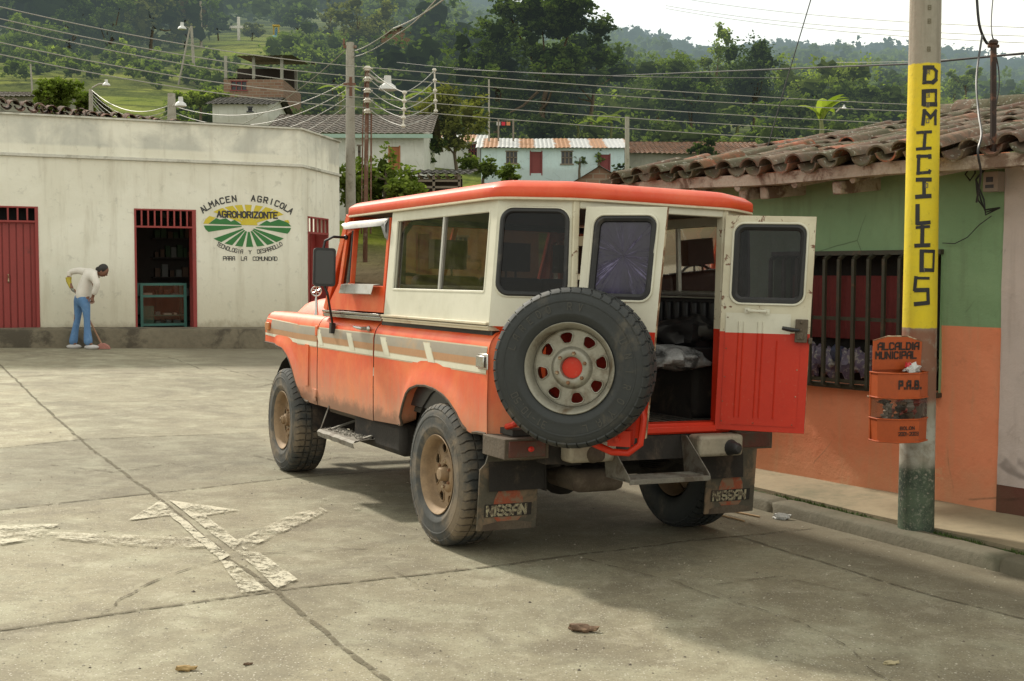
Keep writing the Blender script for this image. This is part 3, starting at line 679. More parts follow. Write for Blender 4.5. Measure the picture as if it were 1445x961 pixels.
wheel(wm(0,-.755,-1,0,.5),m_tyre,m_rimt,hub='cap',depth=.060)
wheel(wm(2.81,-.755,-1,R(-1),.7),m_tyred,m_rimt,hub='lock',depth=.060)
# spare wheel on its swing-out carrier
sp=TI@at(811,518,5.80)
axw=Matrix.Rotation(R(-13.5),3,'Z')@Vector((at(808,517,1)-CP).normalized()*-1); axw.z=.02; axw.normalize()
axl=(TI.to_3x3()@axw).normalized(); xl=Vector((0,0,1)).cross(axl).normalized(); zl=axl.cross(xl)
SPM=Matrix(((xl.x,zl.x,axl.x,sp.x),(xl.y,zl.y,axl.y,sp.y),(xl.z,zl.z,axl.z,sp.z),(0,0,0,1)))
wheel(SPM,m_tyre,m_rims,depth=.050,Rt=.3765,text=[('LAREDO RV',162,80),('UNIROYAL',28,-72),('31-10.50',-112,-152)])
mb=MB()
mb.lathe([(0,.052),(.049,.050),(.049,.02)],24,SPM)
mb.box(-.17,.17,-.20,.20,-.125,-.105,0,SPM)
Dl=lambda a,b,c:SPM@Vector((a,b,c))
mb.tube([Dl(-.30,.10,-.135),Dl(.10,.10,-.135),Dl(.26,-.02,-.13),Dl(.315,-.24,-.11),Dl(.305,-.36,-.10),Dl(.25,-.405,-.10),Dl(.17,-.405,-.10),Dl(.05,-.36,-.11),Dl(-.12,-.30,-.13),Dl(-.30,-.28,-.14)],.017,10)
mb.sheet([[(.12,-.36),(.27,-.37),(.28,-.22),(.20,-.12),(.05,-.25)]],lambda a,b,w:Dl(a,b,-.125+w),.008)
mb.box(.15,.26,-.375,-.30,-.12,-.085,0,SPM)
mb.tube([Dl(.20,-.34,-.09),Dl(.20,-.34,-.06)],.012,6)
mb.tube([Dl(-.30,.12,-.135),(-.66,.80,1.10),(-.60,.80,1.10)],.016,8)
mb.tube([Dl(-.30,-.28,-.14),(-.68,.76,.72),(-.60,.76,.70)],.016,8)
part(mb,'spare_wheel_carrier',m_redin,bevel=0)
# ------------------------------------------------------------------ rear doors
def rdoor(hinge_y,ang,sgn,Wd,label,inside,filmmat,shear=0.,hx=-.725):
    """door frame: local x from hinge, z up; sgn=+1 hinge on the left pillar. ang opening in degrees"""
    # closed direction from hinge is toward the centre (-Y for left door)
    d0=Vector((0,-sgn,0)); rot=Matrix.Rotation(R(-ang*sgn),3,'Z'); d=rot@d0
    n_=rot@Vector((-1,0,0))  # outward normal
    hp=Vector((hx,hinge_y,0))
    Mx=Matrix(((d.x,n_.x,d.x*shear,hp.x-d.x*shear*1.8),(d.y,n_.y,d.y*shear,hp.y-d.y*shear*1.8),(0,0,1,0),(0,0,0,1)))
    Z0,Z1=.668,1.802
    e=MB()
    out=[(0,Z0),(Wd,Z0),(Wd,Z1-.004),(0,Z1)]; hw=rrect(.062,1.355,Wd-.055,1.745,.045,5)
    P=lambda a,b,w:Mx@Vector((a,w,b))
    e.sheet([[(0,1.19),(Wd,1.19),(Wd,Z1-.004),(0,Z1)],hw],lambda a,b,w:P(a,b,w),.032,0,2)
    e.sheet([[(0,Z0),(Wd,Z0),(Wd,1.19),(0,1.19)]],lambda a,b,w:P(a,b,w),.032,1,2)
    door=part(e,'rear_door',[m_white if not inside else m_whiterust,m_redin,m_rust],bevel=.002); door['label']=label
    # inner face sits at w=-.032
    k=MB(); lw=-.034
    rim_o=rrect(.012,1.12,Wd-.012,Z1-.02,.01,2)
    k.tube([P(a,b,(-.036 if inside else .004)) for a,b in rrect(.045,1.338,Wd-.038,1.762,.055,5)],.006,6,closed=True); k.build('window_surround',m_white,door)
    k=MB(); k.tube([P(a,b,-.016) for a,b in hw],.021,8,closed=True); k.build('window_rubber',m_rub,door)
    cx=(.062+Wd-.055)/2; cz=1.56
    g_=MB(); g_.sheet([hw],lambda a,b,w:Vector((a-cx+shear*(b-cz),0,b-cz))); go=g_.build('window_glass',filmmat,door,smooth=0)
    go.matrix_local=Matrix(((d.x,n_.x,0,(Mx@Vector((cx,-.016,cz))).x),(d.y,n_.y,0,(Mx@Vector((cx,-.016,cz))).y),(0,0,1,cz),(0,0,0,1)))
    # pressed inner panel with ribs and screws
    k=MB()
    if inside:
        k.sheet([[(.03,.70),(Wd-.045,.70),(Wd-.045,1.185),(.03,1.185)]],lambda a,b,w:P(a,b,-.0365),0,1); k.sheet([[(.03,1.185),(Wd-.10,1.185),(Wd-.10,1.29),(.03,1.29)]],lambda a,b,w:P(a,b,-.0365),0,0)
        for x in (.10,.125,.20,.225,.30):
            k.tube([P(x,.74,-.037),P(x,1.184 if x<.29 else 1.15,-.037)],.0045,5,1)
            if x<.29: k.tube([P(x,1.186,-.0372),P(x,1.245,-.0372)],.0046,5,0)
        k.build('inner_panel',[m_white,m_redin],door)
        sc_=MB()
        for x,z in ((.04,1.265),(.04,1.10),(.04,.95),(.035,.82),(.035,.715),(.20,.712),(.40,.712),(.41,.86),(.41,1.00)): sc_.ell(P(x,z,-.0375),(.0042,.0042,.003),8,5)
        sc_.build('screw',m_rust,door)
        h_=MB(); h_.tube([P(.14,1.305,-.037),P(.145,1.303,-.062),P(.235,1.30,-.062),P(.24,1.30,-.037)],.007,6); h_.box(.125,.155,-.042,-.036,1.29,1.318,0,Mx); h_.box(.225,.255,-.042,-.036,1.285,1.313,0,Mx); h_.build('grab_handle',m_white,door)
        l_=MB(); l_.box(Wd-.075,Wd-.012,-.066,-.030,1.145,1.265,0,Mx); l_.box(Wd-.065,Wd-.03,-.072,-.064,1.16,1.195,0,Mx)
        for z in (1.17,1.21,1.25): l_.ell(P(Wd-.045,z,-.068),(.008,.008,.008),8,5)
        l_.box(Wd-.006,Wd+.014,-.05,-.02,1.14,1.17,0,Mx)
        lo=l_.build('lock',m_mud,door,bevel=.003)
        l_=MB(); l_.tube([P(Wd-.055,1.208,-.07),P(Wd-.09,1.210,-.085),P(Wd-.14,1.218,-.085)],[.006,.012,.010],8); l_.build('lock_lever',m_blk,lo)
    return door
dl_=rdoor(.425,50,1,.415,'left rear door with crinkled purple film over its window',False,m_film,.068,-.745)
dr_=rdoor(-.452,137,-1,.465,'right rear door swung wide showing its inner side with the lock',True,m_tglass,.022)
# hinges on the right pillar
for z in (.80,1.10,1.60):
    mb=MB(); mb.tube([(-.735,-.458,z-.03),(-.735,-.458,z+.03)],.010,8); part(mb,'hinge',m_redin)
# things on the benches
bag=MB(); bag.ell((-.30,-.52,1.17),(.20,.17,.09),24,14,jit=.5); bo=bag.build('travel_bag',m_seatd); bo.matrix_world=TM; tag(bo,'dark slumped bag lying on the bench inside the open vehicle','bag')
wr=MB(); wr.ell((-.42,-.30,1.04),(.16,.26,.055),28,14,jit=.7); wo=wr.build('plastic_bundle',m_plast); wo.matrix_world=TM; tag(wo,'bundle in shiny plastic wrap inside the open rear door','plastic bundle')
# ------------------------------------------------------------------ ground
def pip(p,poly):
    x,y=p; c=False; k=len(poly)
    for i in range(k):
        x1,y1=poly[i]; x2,y2=poly[i-1]
        if (y1>y)!=(y2>y) and x<(x2-x1)*(y-y1)/(y2-y1)+x1: c=not c
    return c
def GP(u,v):
    p=gnd(u,v,.03)
    for _ in range(4): p=gnd(u,v,g(p.x,p.y))
    return p
def wpoly(L): return [tuple(GP(u,v)[:2]) for u,v in L]
slabs=[(wpoly([(0,515),(112,619),(0,632),(-400,690),(-300,520)]),.16),(wpoly([(0,720),(214,697),(386,833),(0,890),(-300,930),(-300,760)]),.07),
 (wpoly([(225,700),(417,674),(640,690),(700,795),(400,838),(386,833)]),.0),(wpoly([(0,632),(112,620),(360,611),(417,674),(214,697),(0,720)]),-.10),
 (wpoly([(1040,757),(1138,787),(1285,833),(1445,873),(1600,910),(1600,850),(1060,718)]),-.10),(wpoly([(0,890),(386,835),(464,898),(547,958),(700,1100),(-300,1100)]),.06),
 (wpoly([(860,870),(1180,890),(1290,961),(1150,1050),(900,961)]),.05)]
def lines(a,b,n,f): return [a+(b-a)*f(i/n) for i in range(n+1)]
xs=[-60,-40,-28,-20,-16,-13,-11,-9.5,-8.2,-7.2,-6.4,-5.7]+[-5.2+i*.07 for i in range(131)]+[4.4,5,6,8,11,16,26,40,60]
ys=[-70,-40,-20,-10,-5,-2,-.5,.8,1.8,2.5]+[3.0+i*.075 for i in range(110)]+[11.5+i*.5 for i in range(26)]+[26]
mb=MB(); P=[];tint=[]
for y in ys:
    row=[]
    for x in xs:
        z=g(x,y)
        if abs(x)<7 and y>2: z+=.006*mnoise.noise(Vector((x*.6,y*.6,0)))
        row.append((x,y,z))
        t=0
        for pl,v_ in slabs:
            if pip((x,y),pl): t+=v_
        tint.append((.5+t,0,0,1))
    P.append(row)
mb.grid(P); mb.cols=tint
def dz(x,y): return g(x,y)+(.006*mnoise.noise(Vector((x*.6,y*.6,0))) if abs(x)<7 and y>2 else 0)
q=N('weathered_concrete'); v=q.pos(); n1=q.noise(v,.45,5,.6,.4); n2=q.noise(v,2.6,8,.66,.3); n3=q.noise(v,30,6,.75); n4=q.noise(v,110,3,.7)
vo=q.n('ShaderNodeTexVoronoi'); q.l(v,vo.inputs['Vector']); vo.inputs['Scale'].default_value=85; vd=vo.outputs['Distance']; vc=vo.outputs['Color']
tt=q.xyz(q.attr('Col').outputs['Color'])[0]
c=q.mix(q.ramp(n1,.32,.70),(.185,.163,.108),(.265,.236,.160))
c=q.mix(q.ramp(n2,.42,.70),c,(.30,.283,.20)); c=q.mix(q.math('MULTIPLY',q.ramp(n2,.47,.30),.65),c,(.165,.142,.098))
n5=q.noise(v,.9,7,.7,1.2); c=q.mix(q.math('MULTIPLY',q.ramp(n5,.48,.64),.55),c,(.13,.11,.075)); n6=q.noise(v,5.5,7,.72,.6); c=q.mix(q.math('MULTIPLY',q.ramp(n6,.52,.66),.35),c,(.40,.37,.28)); c=q.mix(q.math('MULTIPLY',q.ramp(n6,.46,.34),.35),c,(.13,.115,.08))
c=q.mix(q.math('MULTIPLY',q.ramp(n3,.50,.72),.50),c,(.16,.14,.105)); c=q.mix(q.math('MULTIPLY',q.ramp(n4,.56,.75),.55),c,(.50,.46,.36)); c=q.mix(q.math('MULTIPLY',q.ramp(n4,.44,.30),.5),c,(.10,.085,.06))
sx=q.xyz(vc)[0]; peb=q.math('MULTIPLY',q.ramp(vd,.34,.22),q.ramp(sx,.80,.86)); c=q.mix(q.math('MULTIPLY',peb,.7),c,(.52,.49,.42))
peb2=q.math('MULTIPLY',q.ramp(vd,.36,.22),q.ramp(sx,.16,.10)); c=q.mix(q.math('MULTIPLY',peb2,.7),c,(.075,.06,.045))
tm=q.math('MULTIPLY',tt,1.7); tm=q.math('ADD',tm,.15); c=q.mix(1.0,c,q.comb(tm,tm,tm),'MULTIPLY')
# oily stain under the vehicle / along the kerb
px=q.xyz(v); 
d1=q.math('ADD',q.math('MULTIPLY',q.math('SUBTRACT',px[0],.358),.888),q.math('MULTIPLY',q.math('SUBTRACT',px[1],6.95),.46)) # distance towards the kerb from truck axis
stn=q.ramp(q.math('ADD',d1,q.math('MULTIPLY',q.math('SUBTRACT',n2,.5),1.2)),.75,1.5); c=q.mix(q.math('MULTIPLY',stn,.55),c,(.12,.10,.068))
bn=q.bump(n3,.55,.006); bn=q.bump(n4,.5,.003,bn); bn=q.bump(n2,.3,.02,bn)
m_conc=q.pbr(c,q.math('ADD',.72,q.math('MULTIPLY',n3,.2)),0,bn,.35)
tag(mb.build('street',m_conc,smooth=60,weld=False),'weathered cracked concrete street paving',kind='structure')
def ribbon(mb,pts,w,off,jit=.01,wj=.5,step=.05):
    P3=[]
    for a,b in zip(pts,pts[1:]):
        L=(b-a).length; k=max(1,int(L/step))
        for i in range(k): P3.append(a.lerp(b,i/k))
    P3.append(pts[-1]); P=[]
    for i,p in enumerate(P3):
        d=(P3[min(i+1,len(P3)-1)]-P3[max(i-1,0)]); d.z=0; d.normalize(); n=Vector((-d.y,d.x,0))
        c=p+n*(mnoise.noise(Vector((p.x*3,p.y*3,w*90)))*jit*3+mnoise.noise(Vector((p.x*17,p.y*17,w*50)))*jit)
        ww=w*(1+wj*mnoise.noise(Vector((p.x*9,p.y*9,5.))))
        if i in (0,len(P3)-1): ww*=.2
        a=c+n*ww/2; b=c-n*ww/2
        P.append([(a.x,a.y,dz(a.x,a.y)+off),(b.x,b.y,dz(b.x,b.y)+off)])
    mb.grid(P)
q=N('joint_dirt'); v=q.pos(); n=q.noise(v,25,5,.7); q.pbr(q.mix(n,(.115,.10,.068),(.20,.175,.125)),.95,0,q.bump(n,.4,.004),.2,alpha=q.math('MULTIPLY',q.ramp(q.noise(v,14,4,.7),.36,.56),.8)); m_joint=q.m
q=N('crack_dark'); v=q.pos(); n=q.noise(v,25,5,.7); q.pbr(q.mix(n,(.075,.062,.042),(.13,.11,.078)),.95,0,None,.2,alpha=q.math('MULTIPLY',q.ramp(q.noise(v,9,5,.7),.40,.58),.75)); m_crack=q.m  # dark mottled colour of the thin crack strips
W_=lambda L:[GP(u,v) for u,v in L]
J=[([(-150,380+60),(0,515),(112,619),(219,700),(330,793),(386,833),(464,898),(547,958),(640,1040)],.027),([(-300,665),(0,632),(112,620.6),(360,611)],.02),([(-300,748),(0,720),(214,697),(417,674),(560,664)],.022),
([(-300,928),(0,890),(141,871),(386,835),(720,796),(964,765),(1149,746)],.028),([(1040,757),(1138,787),(1285,833),(1445,873),(1560,905)],.02),([(-100,536),(0,532),(290,525),(560,524)],.025),([(-100,572),(0,569),(360,564)],.015),([(-100,510),(330,507)],.02)]
mb=MB()
for L,w in J: ribbon(mb,W_(L),w,.004,.006,.4)
tag(mb.build('expansion_joint',m_joint,smooth=0,weld=False,recalc=False),'dirt filled joints between the concrete slabs',kind='structure')
Cc=[([(141,869),(167,848),(250,809),(323,788),(420,778),(521,775)],.012),([(817,787),(953,825),(1122,879),(1190,910),(1274,975)],.009),([(90,732),(135,722),(142,724)],.01),([(205,500),(245,506),(285,522)],.02),([(350,640),(410,655),(480,646),(560,652)],.014),([(1180,760),(1250,768),(1330,770)],.01),([(455,585+40),(520,618),(570,640)],.01),([(960,690),(1010,720),(1060,742),(1140,750)],.012),([(300,517),(390,540),(360,548)],.018),([(60,655),(160,668),(240,655),(300,664)],.012),([(540,800),(600,830),(690,842)],.006),([(1000,830),(1100,815),(1230,842)],.008)]
mb=MB()
for L,w in Cc: ribbon(mb,W_(L),w,.006,.012,.8,.03)
tag(mb.build('pavement_crack',m_crack,smooth=0,weld=False,recalc=False),'thin dark cracks running through the paving',kind='structure')
# painted arrows
q=N('worn_road_paint'); v=q.pos(); n=q.noise(v,7,9,.72,.3); n2=q.noise(v,55,4,.7); a=q.ramp(q.math('ADD',q.math('MULTIPLY',n,.6),q.math('MULTIPLY',n2,.4)),.44,.56)
wear=q.xyz(q.attr('Col').outputs['Color'])[0]
a=q.ramp(q.math('SUBTRACT',q.math('ADD',q.math('MULTIPLY',n,.55),q.math('MULTIPLY',n2,.45)),wear),-.02,.10)
q.pbr(q.mix(n2,(.62,.58,.46),(.50,.46,.35)),.8,0,q.bump(n2,.3,.003),.3,alpha=q.math('MULTIPLY',a,.88)); m_rp=q.m
Z12=lambda L:[(x/1.918,460+y/1.918) for x,y in L]
arrows=[([(345,530),(435,475),(470,505),(620,625),(598,640),(560,605),(460,515)],.40),([(598,640),(625,640),(722,718),(655,727)],.42),([(458,475),(650,502),(555,515),(650,590),(632,610),(600,585)],.40),
([(636,612),(702,616),(805,690),(752,716)],.43),([(640,585),(800,510),(870,495),(885,505),(660,612)],.43),([(820,478),(965,455),(1020,497),(965,500),(900,488),(860,490)],.52),([(0,545),(160,540),(125,562),(105,578),(0,598)],.42),([(125,562),(320,570),(320,598),(110,575)],.43),([(320,570),(540,578),(560,607),(320,598)],.45)]
def subdiv_poly(L,off,mb,wear):
    L=[tuple(GP(u,v)[:2]) for u,v in Z12(L)]
    bm=bmesh.new(); vs=[bm.verts.new((x,y,0)) for x,y in L]; bm.faces.new(vs)
    bmesh.ops.triangulate(bm,faces=bm.faces)
    bmesh.ops.subdivide_edges(bm,edges=bm.edges,cuts=6,use_grid_fill=True)
    bm.verts.ensure_lookup_table(); o=len(mb.v)
    mb.add([(p.co.x+.01*mnoise.noise(p.co*6),p.co.y+.01*mnoise.noise(p.co*6+Vector((9,9,9))),dz(p.co.x,p.co.y)+off) for p in bm.verts],[[w.index for w in f.verts] for f in bm.faces])
    mb.cols+=[(wear+.035,0,0,1)]*len(bm.verts); bm.free()
mb=MB(); mb.cols=[]
for i,(L,wr_) in enumerate(arrows): subdiv_poly(L,.0085+.0006*i,mb,wr_)
tag(mb.build('road_marking',m_rp,smooth=0,weld=False,recalc=False),'worn white arrows painted on the street',kind='structure')
# small litter
def leafbit(name,u,v,sz,mat,label,cat,hgt=.012,seed=1,pts=14):
    p=GP(u,v); mb=MB(); random.seed(seed)
    mb.ell((0,0,0),(sz,sz*.45,hgt),pts,8,jit=.8); o=mb.build(name,mat); o.location=(p.x,p.y,dz(p.x,p.y)+hgt*.8); o.rotation_euler=(0,0,random.uniform(-.4,.4)); tag(o,label,cat); return o
m_brown=M('dried_dung',(.14,.085,.05),.9,0,.4,20,(.28,.18,.11),(.5,.65),25,.8,60,.01)
leafbit('flat_stone',822,891,.058,m_brown,'flat brown stone lying alone on the sunlit paving in front','stone',.016,3)
leafbit('dry_leaf',262,946,.035,M('dry_leaf',(.33,.22,.09),.9,0,.4,30,bump=.6),'small crumpled dry leaf near the bottom edge','leaf',.01,5)
leafbit('dry_leaf',350,960-22,.016,m_brown,'tiny brown leaf fragment beside the crumpled dry leaf','leaf',.005,15)
leafbit('dry_leaf',1258,938,.03,M('pale_leaf',(.42,.36,.22),.9,0,.3,30,bump=.6),'pale curled leaf on the shaded paving at right','leaf',.008,6)
m_pw=M('white_plastic',(.62,.62,.60),.5,0,.2,30,bump=.8,bs=30,bd=.02)
leafbit('plastic_scrap',1103,733,.05,m_pw,'crumpled white plastic scrap on the street beside the kerb','litter',.022,7)
for i,(a,b) in enumerate((((992,724),(1050,737)),((1000,718),(1072,731)))):
    A=GP(*a);B=GP(*b); mb=MB(); mb.tube([A+Vector((0,0,.008)),A.lerp(B,.5)+Vector((0,.01,.010)),B+Vector((0,0,.008))],.006,6); tag(mb.build('stick',M('dry_stick',(.38,.25,.13),.8)),['thin dry stick nearer the camera beside the rear right mud flap','thin dry stick farther back beside the rear right mud flap'][i],'stick')
# grit: countless small stones
mb=MB(); random.seed(11)
for i in range(2200):
    y=3.2+10*random.random()**1.5; x=random.uniform(-.45,.42)*y
    s=random.uniform(.002,.006)*(1.6 if random.random()<.06 else 1); z=dz(x,y)
    a=random.random()*PI
    vs=[(x+s*math.cos(a+k*PI/2)*(1+.3*random.random()),y+s*math.sin(a+k*PI/2),z+.001) for k in range(4)]+[(x,y,z+s*.9)]
    mb.add(vs,[(0,1,4),(1,2,4),(2,3,4),(3,0,4)],random.choice((0,0,1)))
tag(mb.build('grit',[M('pale_grit',(.42,.38,.30),.9),M('dark_grit',(.12,.10,.08),.9)],smooth=0,weld=False,recalc=False),'fine grit scattered on the paving','grit',kind='stuff')
# ------------------------------------------------------------------ right side: kerb, pavement, low house
kd=(gnd(1445,817,-.04)-gnd(1080,721,-.04)); kd.z=0; kd.normalize(); KA=gnd(1080,721,-.04); KA.z=0
kn=Vector((-kd.y,kd.x,0)); 
if kn.x<0: kn=-kn     # towards the house
WA=gnd(1075,662,.075); WB=gnd(1426,724,.075); wd=(WB-WA); wd.z=0; wd.normalize(); WA.z=0
wn=Vector((-wd.y,wd.x,0))
if wn.x>0: wn=-wn     # towards the street
m_kerb=M('kerb_concrete',(.135,.12,.082),.85,0,.25,3,(.10,.095,.06),(.5,.68),2.5,.6,30,.01)
m_walk=M('pavement_concrete',(.31,.255,.165),.85,0,.22,2,(.17,.16,.10),(.52,.68),1.6,.5,40,.006)
m_moss=M('moss',(.05,.085,.02),.95,0,.5,14,(.10,.08,.04),(.45,.6),6,1.,40,.03)
mb=MB()
def kp(t,o,z): 
    p=KA+kd*t+kn*o; return Vector((p.x,p.y,g(p.x,p.y)+z))
t=-6.4
P=[]
breaks=(-7.1,-4.4,-1.9,.05,2.15-.33,3.9)
while t<6.5:
    j=mnoise.noise(Vector((t*2.5,0,1)))*.012; j2=mnoise.noise(Vector((t*7,4,1)))*.006
    br=any(abs(t-b)<.012 for b in breaks)
    k_=.010 if br else 0
    P.append([kp(t,0+j+k_,-.05),kp(t,.004+j+k_,.062+j2-k_),kp(t,.022+j,.078+j2-k_),kp(t,.13+j,.085+j2-k_),kp(t,.15,.080-k_),kp(t,.155,.02)])
    t+=.02 if abs(t)<4.5 else .1
mb.grid(P); kb=mb.build('kerb',m_kerb,smooth=50,weld=False); tag(kb,'worn concrete kerb along the low house',kind='structure')
mb=MB(); P=[]
t=-6.4
while t<6.6:
    a=KA+kd*t+kn*.26; 
    # point on the wall line matching this t
    # moss strip between kerb and slab
    b=WA+wd*(t*1.0); 
    za=g(a.x,a.y)+.082; row=[]
    for i in range(9):
        p=a.lerp(b+wn*-.02,i/8); row.append((p.x,p.y,lerp(za,.075,i/8)+.004*mnoise.noise(Vector((p.x*4,p.y*4,0)))))
    P.append(row); t+=.15
mb.grid(P); 
# front edge of the slab
mb.grid([[r[0] for r in P],[(r[0][0],r[0][1],r[0][2]-.1) for r in P]])
tag(mb.build('pavement',m_walk,smooth=60),'narrow concrete pavement in front of the low house',kind='structure')
mb=MB(); random.seed(5)
P=[[kp(-6.4+i*.2,.15,.062),kp(-6.4+i*.2,.27,.062)] for i in range(65)]; mb.grid(P)
tag(mb.build('mossy_gutter',m_moss,smooth=0),'mossy gap between kerb and pavement',kind='structure')
mb=MB()
for i in range(5200):
    t=random.uniform(-3.5,4.5); dn=mnoise.noise(Vector((t*1.7,3,0)))
    if dn<-.12: continue
    o=.21+.055*random.uniform(-1,1); p=kp(t,o,.062); h=random.uniform(.006,.026)*(1+max(0,dn)); a=random.random()*6.28; w=.004
    mb.add([(p.x-w*math.cos(a),p.y-w*math.sin(a),p.z),(p.x+w*math.cos(a),p.y+w*math.sin(a),p.z),(p.x+random.uniform(-.01,.01),p.y+random.uniform(-.01,.01),p.z+h)],[(0,1,2)])
tag(mb.build('moss_tufts',M('moss_tuft',(.065,.12,.02),.9,0,.5,9,(.13,.12,.04),(.5,.65),7,bump=0),smooth=0,weld=False,recalc=False),'low green moss growing in the gap behind the kerb','moss',kind='stuff')
# --- wall with window
HM=Matrix(((wd.x,wn.x,0,WA.x),(wd.y,wn.y,0,WA.y),(0,0,1,0),(0,0,0,1)))   # x along the wall (towards camera), y out to street, z up
HI=HM.inverted()
def wpt(u,v,off=0.):
    o=HI@CP; r=HI.to_3x3()@ray(u,v); return o+r*((off-o.y)/r.y)
wl=wpt(1142,360);wr=wpt(1330,357);wb=wpt(1142,541); wrb=wpt(1328,552); zb=wpt(1371,461).z; xl=wpt(1416,400).x; xl2=wpt(1425,700).x; zred=wpt(1435,687).z
print('WALL',wl,wr,wb,wrb,zb,xl,xl2,zred)
X0=HI@Vector((0,0,0)); 
xL=wpt(938,500).x
wx0=wl.x-.30; wx1=(wr.x+wrb.x)/2; wz0=(wb.z+wrb.z)/2; wz1=wl.z
def stucco(name,c,dirt,c2,seed=0,amp=1.):
    q=N(name); v=q.obj(); z=q.xyz(v)[2]; n=q.noise(v,1.6,6,.6,.4); n2=q.noise(v,9,7,.65); st=q.noise(q.scale(v,(6,6,.7)),2,5,.6)
    cc=q.mix(q.ramp(n,.3,.7),c,c2); cc=q.mix(q.math('MULTIPLY',q.ramp(n2,.55,.75),.35),cc,mul(c,.6))
    cc=q.mix(q.math('MULTIPLY',q.ramp(st,.50,.72),.35),cc,dirt)
    f=q.ramp(q.math('ADD',z,q.math('MULTIPLY',q.math('SUBTRACT',n2,.5),.5)),.42,.10); cc=q.mix(q.math('MULTIPLY',f,.45),cc,dirt)
    ch=q.ramp(q.noise(v,6,8,.75,.3),.69,.71); cc=q.mix(ch,cc,mul(dirt,.5))
    pe=q.ramp(q.noise(v,2.2,9,.72,.6),.63,.65); cc=q.mix(q.math('MULTIPLY',pe,.55),cc,mul(dirt,1.15))
    vr=q.n('ShaderNodeTexVoronoi',feature='DISTANCE_TO_EDGE'); q.l(q.mix(.12,q.scale(v,(1.1,1.1,1.1)),q.n('ShaderNodeTexNoise').outputs['Color']),vr.inputs['Vector']); vr.inputs['Scale'].default_value=1.1; ck=q.math('MULTIPLY',q.ramp(vr.outputs['Distance'],.006,.001),q.ramp(n,.50,.62)); cc=q.mix(q.math('MULTIPLY',ck,.6),cc,mul(dirt,.4))
    b=q.bump(q.noise(v,7,6,.6,.2),.35*amp,.03); b=q.bump(q.noise(v,38,6,.7),.45*amp,.006,b)
    return q.pbr(cc,.85,0,b,.25)
m_or=stucco('orange_stucco',(.82,.30,.165),(.60,.34,.20),(.76,.25,.13)); m_gr=stucco('green_stucco',(.25,.375,.21),(.16,.21,.12),(.21,.33,.18)); m_li=stucco('lilac_stucco',(.60,.50,.46),(.38,.31,.28),(.52,.44,.41)); m_dr=stucco('maroon_base',(.16,.05,.04),(.12,.08,.05),(.12,.04,.03))
house=empty('low_house',mat=HM,label='low house with green and orange wall, barred window and mossy tiled eaves',cat='house')
wy=lambda x,z: .020*mnoise.noise(Vector((x*1.3,z*1.7,7)))+.008*mnoise.noise(Vector((x*5,z*5,2)))
def wallgrid(mb,x0,x1,z0,z1,mi,zj=0.,st=.07,y0=0.):
    nx=max(1,int((x1-x0)/st)); nz=max(1,int((z1-z0)/st)); P=[]
    for i in range(nx+1):
        x=lerp(x0,x1,i/nx); P.append([(x,wy(x,z)+y0,z) for z in [lerp(z0,z1,j/nz) for j in range(nz+1)]])
    mb.grid(P,mi)
wt=2.19
mb=MB()
wallgrid(mb,xL,wx0,.0,zb,0);wallgrid(mb,wx0,wx1,0,wz0,0);wallgrid(mb,wx1,xl,.0,zb,0)
wallgrid(mb,xL,wx0,zb,wt,1);wallgrid(mb,wx0,wx1,wz1,wt,1);wallgrid(mb,wx1,xl,zb,wt,1)
# reveals of the window opening
mb.grid([[(wx0,.02,wz0),(wx1,.02,wz0)],[(wx0,-.16,wz0),(wx1,-.16,wz0)]],0); mb.grid([[(wx0,.02,wz1),(wx1,.02,wz1)],[(wx0,-.16,wz1),(wx1,-.16,wz1)]],1)
for x in (wx0,wx1): mb.grid([[(x,.02,wz0),(x,.02,wz1)],[(x,-.16,wz0),(x,-.16,wz1)]],1)
# gable end and far walls
mb.grid([[(xL,0,0),(xL,-4.6,0)],[(xL,0,wt),(xL,-4.6,wt+.9)]],0)
mb.build('wall',[m_or,m_gr],house,smooth=60,weld=False)
# window: dark frame, cage of bars, red cloth and goods behind
m_bar=M('olive_iron_bar',(.055,.052,.035),.6,.2,.35,12,(.12,.07,.04),(.55,.7),9,.3)
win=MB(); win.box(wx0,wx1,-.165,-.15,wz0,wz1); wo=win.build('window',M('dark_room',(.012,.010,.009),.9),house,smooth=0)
c=MB()
nb=int(round((wx1-wx0)/.128))
for i in range(nb+1):
    x=lerp(wx0+.02,wx1-.02,i/nb); c.bar((x,.075,wz0+.0),(x,.075,wz1-.03),.022,.022,up=(1,0,0)); c.bar((x,.075,wz1-.03),(x,.0,wz1+.01),.022,.022); c.bar((x,.075,wz0+.005),(x,.0,wz0-.02),.022,.022)
zm=wpt(1200,450,.07).z
for z in (wz0+.03,zm): c.bar((wx0,.062,z),(wx1,.062,z),.012,.024)
c.bar((wx0-.01,.02,wz1+.01),(wx1+.01,.02,wz1+.01),.04,.03); c.bar((wx0-.01,.02,wz0-.01),(wx1+.01,.02,wz0-.01),.05,.03)
c.build('window_bars',m_bar,wo)
c=MB(); P=[]
for i in range(70):
    x=lerp(wx0+.05,wx1-.3,i/69); P.append([(x,-.12+.014*math.sin(x*38)+.006*math.sin(x*91),z) for z in (wz0+.30,wz1-.14)])
c.grid(P); c.build('curtain',M('maroon_cloth',(.16,.022,.020),.8,0,.3,4),wo)
random.seed(3); c=MB()
for i in range(16):
    x=lerp(wx0+.1,wx1-.1,(i+.5)/16); c.ell((x,-.085,wz0+.12+random.uniform(-.03,.1)),(random.uniform(.05,.08),.035,random.uniform(.06,.12)),12,8,random.choice((0,1,2,1)),jit=.6)
